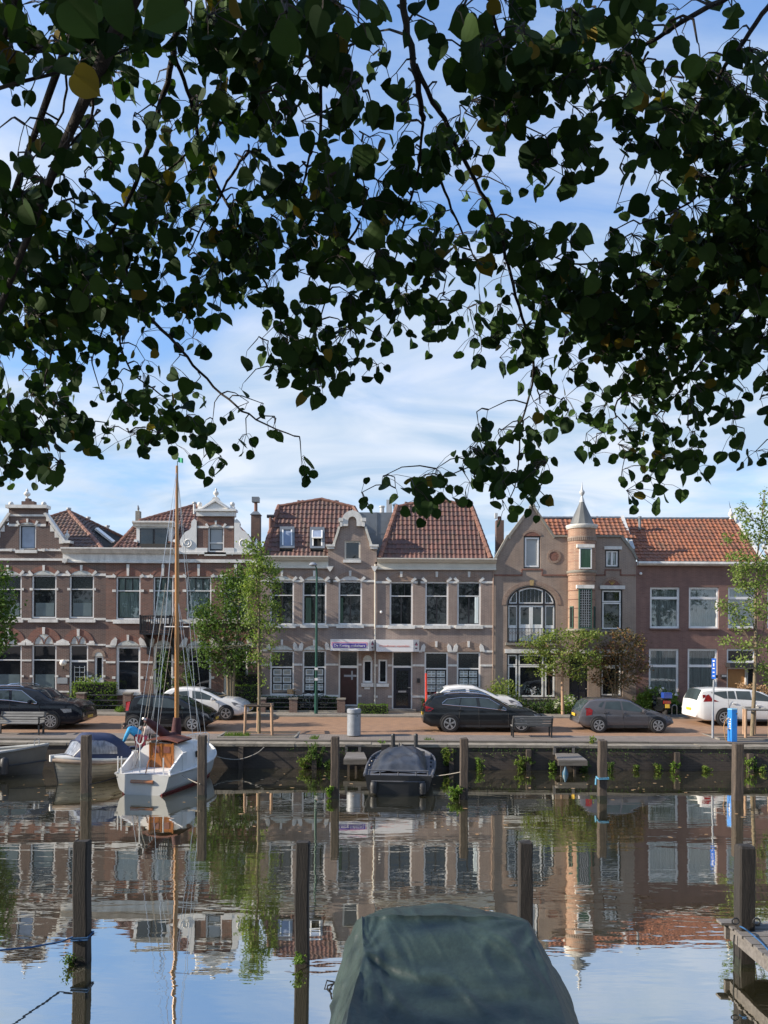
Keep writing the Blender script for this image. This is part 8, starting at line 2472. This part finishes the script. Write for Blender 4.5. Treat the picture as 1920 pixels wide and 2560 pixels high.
# street lamp
d = 36.7; c = Vector((wx(791, d, 1650), d, 1.17))
lp = thing('street_lamp', 'slim dark green lamp post with curved arm at the edge of the pavement', 'street lamp', c)
zt = W(790, 1425, d).z
MB().tube([c, c + Vector((0, 0, 1.0))], .085, 10).build('base_sleeve', M['lamp_green'], lp, smooth=60)
MB().tube([c + Vector((0, 0, .9)), Vector((c.x, d, zt - 1.8)), Vector((c.x, d, zt - .2)), Vector((c.x - .02, d - .05, zt + .1)), Vector((c.x - .08, d - .22, zt + .25)), Vector((c.x - .13, d - .42, zt + .26))], [.068, .055, .045, .035, .03, .03], 10).build('pole', M['lamp_green'], lp, smooth=60)
ln = MB().lathe([(.02, .12), (.12, .09), (.20, 0), (.19, -.03), (.001, -.07)], c.x - .14, d - .5, 14, zt + .20).build('lamp_head', M['grey_met'], lp, smooth=50)
for py in (1672, 1698):
    z = W(791, py, d).z; MB().box(c.x - .075, c.x + .075, d - .09, d - .06, z - .06, z + .06).build('sticker', M['white2'], lp)
# blue sign on a pole
d = 29.85; c = gpt(1782, 1800, d)
sp_ = thing('sign_post', 'grey pole carrying a narrow upright blue sign', 'sign', c)
MB().tube([c, c + Vector((0, 0, 1.05))], .045, 10).build('sleeve', M['grey_met'], sp_, smooth=60)
zt = W(1784, 1700, d).z
MB().tube([c + Vector((0, 0, 1.0)), Vector((c.x + .03, d, zt))], .034, 10).build('pole', M['grey_met'], sp_, smooth=60)
za, zb_ = W(1783, 1697, d).z, W(1783, 1646, d).z
bx = MB().obox((c.x + .03, d, (za + zb_) / 2), (.85, -.5, 0), (.5, .85, 0), (0, 0, 1), .075, .055, (zb_ - za) / 2).build('sign_panel', M['signblue'], sp_)
for i, (h_, w_) in enumerate(((.05, .04), (.10, .022), (.03, .045), (.035, .035), (.03, .04))):
    z = zb_ - .10 - i * .145
    MB().obox(Vector((c.x + .03, d, z)) + Vector((-.5, -.85, 0)) * .057, (.85, -.5, 0), (.5, .85, 0), (0, 0, 1), w_, .003, h_ * .6).build('marking', M['white2'], bx)
MB().box(c.x + .06, c.x + .16, d - .06, d + .06, za + .03, za + .15).build('clamp', M['plastic'], sp_)
# blue power post
d = 29.0; c = Vector((wx(1831, d, 1820), d, .95))
pp = thing('power_post', 'bright blue shore-power post with plug and cable on the quay edge', 'power post', c)
hx = [(c.x + .185 * cos(R(a_)), d + .185 * sin(R(a_))) for a_ in (0, 60, 120, 180, 240, 300)]
MB().prismz(hx, .93 + .03, .93 + 1.22).build('cabinet', M['blue'], pp)
hx2 = [(c.x + (x - c.x) * 1.03, d + (y - d) * 1.03) for x, y in hx]
MB().prismz(hx2, .93 + 1.22, .93 + 1.26).build('cap', mat('cap_blue', (0.22, 0.46, 0.66), .4, .1, 4), pp)
MB().prismz([(c.x + (x - c.x) * .9, d + (y - d) * .9) for x, y in hx], .85, .965).build('foot', M['dk_met'], pp)
MB().sphere((c.x + .09, d - .165, .93 + 1.08), .03, 8).build('lock', M['plastic'], pp)
a_ = R(210); nn_ = Vector((cos(a_), sin(a_), 0)); uu = Vector((-sin(a_), cos(a_), 0))
for i in range(5): MB().obox(Vector((c.x, d, .93 + .52 + i * .085)) + nn_ * .162, uu, nn_, (0, 0, 1), .035 if i % 2 else .045, .003, .026).build('marking', M['white2'], pp)
for z in (.93 + .52, .93 + .90): MB().tube([Vector((c.x - .16, d - .06, z)), Vector((c.x - .24, d - .08, z - .03))], .03, 8).build('plug', M['leadw'], pp)
cb_ = MB().tube([(c.x - .24, d - .08, .93 + .87), (c.x - .33, d - .1, .93 + .78), (c.x - .38, d - .1, .93 + .55), (c.x - .33, d - .12, .93 + .2), (c.x - .28, d - .15, .945), (c.x - .05, d - .3, .94)], .012, 6)
tag(cb_.build('power_cable', mat('cable_orange', (0.42, 0.22, 0.08), .6, .2, 9), smooth=60), 'thin orange cable plugged into the blue power post', 'cable')
# tree guards
def guard(label, px0, px1, ytop, d0, pm, lean=0):
    x0, x1 = wx(px0, d0, 1800), wx(px1, d0, 1800); z0 = ground_z(d0); zt = W((px0 + px1) / 2, ytop, d0).z
    root = thing('tree_guard', label, 'tree guard', ((x0 + x1) / 2, d0 + .4, z0), 'timber guards round the young trees')
    dd_ = x1 - x0
    for i, (x, y) in enumerate(((x0, d0), (x1, d0), (x1 - .15, d0 + .9), (x0 + .35, d0 + .9))):
        lx = .03 * (1 if i in (0, 3) else -1) 
        MB().tube([(x, y, z0 - .1), (x + lx * lean, y, zt)], .055, 10).build('post', pm, root, smooth=60)
    for (xa, ya), (xb, yb) in (((x0, d0), (x1, d0)), ((x1, d0), (x1 - .15, d0 + .9)), ((x1 - .15, d0 + .9), (x0 + .35, d0 + .9)), ((x0 + .35, d0 + .9), (x0, d0))):
        MB().tube([(xa - .04, ya, zt - .03), (xb + .04, yb, zt - .03)], .048, 8).build('rail', M['pile'] if lean else M['board'], root, smooth=60)
    return root
guard('timber guard of posts and rails round the young tree left of the lamp post', 612, 681, 1763, 30.0, M['post_wood'], 1)
guard('timber guard with peeled orange posts round the young tree at the right edge', 1864, 1924, 1772, 30.0, M['post_wood'], 0)
for nm, x0, x1, d0, d1 in (('tree_pit', 548, 735, 29.35, 31.0), ('tree_pit', 1800, 1990, 29.5, 31.0)):
    xa, xb = wx(x0, d0, 1830), wx(x1, d0, 1830)
    g = MB(); g.add([(xa, d0, ground_z(d0) + .008), (xb, d0, ground_z(d0) + .008), (xb, d1, ground_z(d1) + .008), (xa, d1, ground_z(d1) + .008)], [(0, 1, 2, 3)])
    struct(g.build('tree_pit', M['soil'], recalc=False))
    g = MB(); g.box(xa - .06, xb + .06, d0 - .1, d0, .9, ground_z(d0) + .05); g.box(xa - .08, xa, d0, d1, .9, ground_z(d0) + .05); g.box(xb, xb + .08, d0, d1, .9, ground_z(d0) + .05)
    struct(g.build('pit_kerb', M['stone']))
# garden fences
def fence(label, pillars, d, ptop, zr, rails=(.30, .55, .80)):
    x0, x1 = wx(pillars[0], d, 1770), wx(pillars[-1], d, 1770)
    root = thing('garden_fence', label, 'fence', ((x0 + x1) / 2, d, 1.17), 'front garden fences')
    xs = [wx(p, d, 1770) for p in pillars]
    zt = W(pillars[0], ptop, d).z
    for x in xs:
        pl = MB().box(x - .19, x + .19, d - .17, d + .17, 1.1, zt - .07).build('pillar', M['brickP'], root)
        MB().box(x - .22, x + .22, d - .20, d + .20, zt - .07, zt).build('cap_stone', M['stone'], pl)
    for a, b_ in zip(xs, xs[1:]):
        for z in rails: MB().tube([(a + .19, d, 1.17 + z * zr), (b_ - .19, d, 1.17 + z * zr)], .026, 6).build('rail', M['dk_met'], root)
        MB().box(a + .19, b_ - .19, d - .08, d + .08, 1.1, 1.28).build('plinth', M['stone'], root)
    return root
fence('brick pillars with dark rails in front of the panelled front door', (204, 320), 37.05, 1731, 1.0)
fence('brick pillars with dark rails in front of the poster windows', (655, 734, 853), 37.2, 1744, .85)
# red pole
c = Vector((wx(1066, 37.0, 1750), 37.0, 1.18)); zt = W(1064, 1683, 37.0).z
rp = MB().tube([(c.x, 37.0, 1.15), (c.x - .02, 37.0, zt)], .055, 10)
tag(rp.build('banner_pole', M['red'], smooth=40), 'narrow red pole standing behind the dark estate car by the shop windows', 'pole')
# bicycle hoops
for px, lab in ((1686, 'bicycle hoop, the left one of two before the dark hedge'), (1711, 'bicycle hoop, the right one of two before the dark hedge')):
    x = wx(px, 36.8, 1780); g = MB()
    g.tube([(x - .12, 36.8, 1.1), (x - .12, 36.8, 1.55)] + [(x - .12 * cos(pi * i / 8), 36.8, 1.55 + .12 * sin(pi * i / 8)) for i in range(1, 8)] + [(x + .12, 36.8, 1.55), (x + .12, 36.8, 1.1)], .022, 8)
    tag(g.build('bicycle_hoop', M['steel'], smooth=60), lab, 'bicycle stand', 'bicycle hoops')
# bicycles
def bicycle(label, x, y, z, rz, col, bag=None):
    root = thing('bicycle', label, 'bicycle', (0, 0, 0), 'parked bicycles')
    fm = mat('bike_paint', col, .4, .2, 5)
    for wx_ in (-.53, .53):
        g = MB()
        rr = [(wx_ + .34 * cos(2 * pi * i / 24), 0, .35 + .34 * sin(2 * pi * i / 24)) for i in range(25)]
        wh = g.tube(rr, .02, 6, caps=False).build('wheel', M['tyre'], root, smooth=60)
        g = MB()
        for i in range(10): g.tube([(wx_, 0, .35), (wx_ + .33 * cos(pi * i / 5), 0, .35 + .33 * sin(pi * i / 5))], .004, 3)
        g.build('spokes', M['steel'], wh)
    g = MB()
    for a, b_ in (((-.53, 0, .35), (-.05, 0, .30)), ((-.05, 0, .30), (-.16, 0, .85)), ((-.05, 0, .30), (.36, 0, .80)), ((-.14, 0, .72), (.36, 0, .86)), ((-.53, 0, .35), (-.14, 0, .72)), ((.53, 0, .35), (.36, 0, .80)), ((.36, 0, .80), (.33, 0, 1.02))): g.tube([a, b_], .018, 6)
    g.build('frame', fm, root)
    MB().tube([(.18, -.28, 1.03), (.30, -.22, 1.05), (.33, 0, 1.03), (.30, .22, 1.05), (.18, .28, 1.03)], .014, 6).build('handlebar', M['steel'], root, smooth=60)
    MB().lathe([(.02, -.03), (.10, -.02), (.11, .02), (.05, .05)], -.2, 0, 10, .90).build('saddle', M['plastic'], root)
    MB().box(-.72, -.28, -.06, .06, .74, .77).build('carrier', M['dk_met'], root)
    MB().lathe([(.02, -.02), (.10, -.015), (.10, .015), (.02, .02)], -.05, -.06, 12, .30, axis='y').build('crank', M['steel'], root)
    if bag: MB().box(.38, .66, -.18, .18, .85, 1.08).build('basket', bag, root)
    place(root, (x, y, z), rz)
bicycle('bicycle with tan front basket behind the railing under the poster windows', wx(752, 37.5, 1750), 37.5, 1.18, R(160), (.03, .06, .05), mat('basket_tan', (.45, .30, .16), .8, .3, 14))
bicycle('dark bicycle behind the lamp post, right of the one with a basket', wx(790, 37.55, 1750), 37.55, 1.18, R(10), (.02, .02, .025))
bicycle('silver bicycle leaning behind the dark estate car by the shop window', wx(1122, 37.4, 1750), 37.4, 1.18, R(15), (.25, .26, .27))
# scooter
c = Vector((wx(1652, 36.7, 1770), 36.7, 1.18))
sc_ = thing('scooter', 'black motor scooter with blue top box and red tail light before the bright green bush', 'scooter', c)
for y in (-.55, .62):
    wq = MB().lathe([(.14, -.06), (.22, -.05), (.24, 0), (.22, .05), (.14, .06)], 0, 0, 16, 0, axis='y')
    vs2 = [(c.x + yv, c.y + y + xv, c.z + .24 + zv) for xv, yv, zv in wq.v]; wq.v = vs2
    wq.build('wheel', M['tyre'], sc_)
pr = [(-.80, .42), (-.70, .72), (-.35, .80), (.05, .76), (.12, .45), (.45, .36), (.55, .62), (.62, 1.02), (.72, 1.0), (.72, .45), (.55, .25), (-.2, .22), (-.6, .30)]
MB().prismx([(c.y + a, c.z + b_) for a, b_ in pr], c.x - .19, c.x + .19).build('body', P_['black'], sc_)
MB().box(c.x - .15, c.x + .15, c.y - .62, c.y + .08, c.z + .76, c.z + .86).build('seat', M['plastic'], sc_)
MB().box(c.x - .19, c.x + .19, c.y - .92, c.y - .55, c.z + .88, c.z + 1.14).build('top_box', mat('box_blue', (.02, .06, .30), .3, .15, 4), sc_)
MB().box(c.x - .17, c.x + .17, c.y - .84, c.y - .78, c.z + .62, c.z + .76).build('tail_light', M['tail'], sc_)
MB().box(c.x - .10, c.x + .10, c.y - .86, c.y - .84, c.z + .42, c.z + .60).build('number_plate', M['plate'], sc_)
MB().tube([(c.x - .32, c.y + .55, c.z + 1.08), (c.x, c.y + .62, c.z + 1.05), (c.x + .32, c.y + .55, c.z + 1.08)], .02, 6).build('handlebar', M['dk_met'], sc_)
for sx in (-1, 1): MB().sphere((c.x + sx * .30, c.y + .58, c.z + 1.25), .06, 8).build('wing_mirror', M['steel'], sc_)
# gull on the short chimney
c = W(346, 1278, D + 2.25)
bd = thing('bird', 'small grey bird perched on the short pale chimney', 'bird', c)
MB().tube([c + Vector((-.03, .10, .02)), c + Vector((-.02, .04, .07)), c + Vector((0, 0, .12)), c + Vector((.0, -.04, .20)), c + Vector((0, -.05, .26)), c + Vector((0, -.08, .28)), c + Vector((0, -.14, .27))], [.008, .04, .06, .05, .035, .03, .006], 8).build('body', M['grey_met'], bd, smooth=70)
for sx in (-1, 1): MB().tube([c + Vector((sx * .02, -.0, -.0)), c + Vector((sx * .02, 0, .07))], .006, 4).build('leg', M['plate'], bd)
# leaves drifting on the water
r = random.Random(12); g = MB()
for _ in range(110):
    d = r.choice((r.uniform(22, 27), r.uniform(24.5, 27.9), r.uniform(18, 27)))
    x = r.uniform(-.5, .5) * d; s_ = r.uniform(.02, .055)
    a_ = r.uniform(0, 6.28)
    g.add([(x + s_ * cos(a_ + k) * (1 if i % 2 else 1.6), d + s_ * sin(a_ + k) * (1 if i % 2 else 1.6), .004) for i, k in enumerate((0, 1.57, 3.14, 4.71))], [(0, 1, 2, 3)])
o_ = g.build('floating_leaves', M['lf_hydr'], recalc=False); struct(o_, 'stuff'); o_['label'] = 'scattered fallen leaves floating on the canal'; o_['category'] = 'leaves'

# ------------------------------------------------------------------ people
M['skin'] = mat('skin', (0.48, 0.27, 0.19), .5, .1, 8)
def skinned(name, chains, root_i, mt, parent, sub=2):
    """chains of (point, radius); a point given as an int joins an earlier vertex"""
    me = bpy.data.meshes.new(name); bm = bmesh.new()
    lay = bm.verts.layers.skin.verify(); vs = []
    off = ROOT.get(parent.name, Vector((0, 0, 0)))
    for ch in chains:
        prev = None
        for it in ch:
            if isinstance(it, int): v = vs[it]
            else:
                v = bm.verts.new(Vector(it[0]) - off); vs.append(v)
                rr = it[1]; v[lay].radius = (rr, rr) if not isinstance(rr, tuple) else rr
            if prev is not None and prev is not v:
                try: bm.edges.new((prev, v))
                except ValueError: pass
            prev = v
    vs[root_i][lay].use_root = True
    bm.to_mesh(me); bm.free()
    me.materials.append(mt)
    o = bpy.data.objects.new(name, me); COL.objects.link(o); o.parent = parent; ROOT[o.name] = off
    sk = o.modifiers.new('skin', 'SKIN'); sk.use_smooth_shade = True
    sb_ = o.modifiers.new('sub', 'SUBSURF'); sb_.levels = sub; sb_.render_levels = sub
    return o
def hand(chains, idx, wrist, dirv, side, r_=.008):
    """palm and five fingers continuing the arm chain whose last vertex has index idx"""
    dirv = dirv.normalized(); side = side.normalized()
    return dirv, side
def person(label, J, jacket, trouser, hairm, seed):
    root = thing('person', label, 'person', (J['hip'].x, J['hip'].y, J['foot'].z))
    hip, chest, neck, head = J['hip'], J['chest'], J['neck'], J['head']
    hd = (head - neck).normalized()
    ch = [[(hip, .12), (hip.lerp(chest, .5), .11), (chest, .11), (neck, .055), (neck.lerp(head, .55), .07), (head, .098), (head + hd * .09, .075)]]
    n_ = 7
    jk = [[(hip + Vector((0, 0, .02)), .165), (hip.lerp(chest, .5), .17), (chest, .19), (neck.lerp(chest, .1), .10)]]
    nj = 4
    body = list(ch)
    for sd in ('L', 'R'):
        sh, el, wr = J['sh' + sd], J['el' + sd], J['wr' + sd]
        body.append([2, (sh, .052), (el, .042), (wr, .027)]); iw = n_ + 2; n_ += 3
        hdv = (wr - el).normalized(); sdv = hdv.cross(Vector((0, 1, 0))).normalized()
        palm = wr + hdv * .07
        body.append([iw, (palm, (.036, .018))]); ip = n_; n_ += 1
        for k in range(4):
            o_ = sdv * (.027 - .018 * k); l_ = (.062, .075, .07, .055)[k]
            f1 = palm + hdv * .025 + o_; f2 = palm + hdv * (.025 + l_ * .55) + o_ * 1.15 + Vector((0, -.012, -.006)); f3 = palm + hdv * (.025 + l_) + o_ * 1.2 + Vector((.0, -.03, -.012))
            body.append([ip, (f1, .0095), (f2, .0085), (f3, .007)]); n_ += 3
        th = wr + hdv * .025 + sdv * .035
        body.append([iw, (th, .011), (th + hdv * .035 + sdv * .018, .010), (th + hdv * .06 + sdv * .012 + Vector((0, -.015, 0)), .008)]); n_ += 3
        jk.append([2, (sh, .082), (el, .064), (el.lerp(wr, .88), .048)]); nj += 3
    tr = [[(hip, .165)]]; nt_ = 1
    for sd in ('L', 'R'):
        hp, kn, an = J['hp' + sd], J['kn' + sd], J['an' + sd]
        body.append([0, (hp, .085), (kn, .055), (an, .038), (an + Vector((-.10, -.06, -.05)), .036)]); n_ += 4
        tr.append([0, (hp, .115), (kn, .085), (kn.lerp(an, .92), .066)]); nt_ += 3
    skinned('body', body, 0, M['skin'], root)
    skinned('jacket', jk, 0, jacket, root)
    skinned('trousers', tr, 0, trouser, root)
    fw = J['face'].normalized()
    g = MB(); g.sphere(head + hd * .035 - fw * .045, .104, 14); ho = g.build('hair', hairm, root, smooth=70)
    up = hd; rt = fw.cross(up).normalized()
    g = MB(); g.tube([head + fw * .09 + up * .01, head + fw * .122 - up * .02, head + fw * .10 - up * .03], [.010, .015, .010], 6); g.build('nose', M['skin'], root, smooth=60)
    for s_ in (-1, 1):
        g = MB(); g.sphere(head + fw * .088 + rt * s_ * .034 + up * .018, .011, 8); g.build('eye', M['black'], root)
        g = MB(); g.tube([head + rt * s_ * .10 + up * .03, head + rt * s_ * .112 + up * .0, head + rt * s_ * .10 - up * .035], [.010, .018, .010], 6); g.build('ear', M['skin'], root)
        an = J['anL' if s_ < 0 else 'anR']
        g = MB(); g.tube([an + Vector((.03, .02, -.035)), an + Vector((-.06, -.03, -.06)), an + Vector((-.16, -.08, -.07))], [.05, .052, .04], 8); g.build('shoe', M['plastic'], root, smooth=60)
    g = MB(); g.tube([head + fw * .094 - up * .052 - rt * .022, head + fw * .098 - up * .052, head + fw * .094 - up * .052 + rt * .022], .006, 5); g.build('mouth', mat('lips', (.35, .13, .11), .5, .1, 9), root)
    return root
d = 26.75
pt = lambda px, py, dd=0.0: W(px, py, d + dd)
zf = .62
J = dict(hip=pt(352, 1841, .05), chest=pt(331, 1824), neck=pt(319, 1816, -.02), head=pt(310.5, 1816, -.04), face=Vector((-.62, -.25, -.62)),
         shL=pt(322, 1827, -.17), elL=pt(314, 1843, -.20), wrL=pt(308, 1858, -.18), shR=pt(333, 1824, .17), elR=pt(340, 1842, .12), wrR=pt(344, 1852, -.05),
         hpL=pt(346, 1846, -.08), knL=pt(344, 1866, -.10), anL=pt(345, 1889, -.06), hpR=pt(358, 1846, .10), knR=pt(356, 1866, .06), anR=pt(357, 1889, .10), foot=pt(350, 1892))
person('person in bright blue jacket and red trousers bending down over the sloop', J, mat('jacket_blue', (0.035, 0.33, 0.62), .8, .3, 6, bmp=.3), mat('trousers_red', (0.42, 0.055, 0.085), .8, .3, 6, bmp=.3), mat('hair_brown', (0.045, 0.03, 0.022), .8, .4, 20), 1)
d = 27.25
J = dict(hip=pt(387, 1837), chest=pt(372, 1822, -.02), neck=pt(361, 1819, -.03), head=pt(353, 1823, -.03), face=Vector((-.7, -.1, -.7)),
         shL=pt(366, 1825, -.18), elL=pt(362, 1842, -.15), wrL=pt(358, 1856, -.12), shR=pt(374, 1821, .16), elR=pt(368, 1840, .12), wrR=pt(362, 1855, .05),
         hpL=pt(382, 1842, -.09), knL=pt(381, 1862, -.08), anL=pt(384, 1884, -.05), hpR=pt(390, 1841, .09), knR=pt(391, 1861, .06), anR=pt(393, 1884, .08), foot=pt(388, 1887))
person('person in pale beige top and grey trousers bending behind the one in blue', J, mat('top_beige', (0.42, 0.36, 0.34), .85, .2, 6, bmp=.3), mat('trousers_grey', (0.10, 0.10, 0.095), .85, .3, 6), mat('hair_grey', (0.22, 0.2, 0.18), .8, .3, 20), 2)
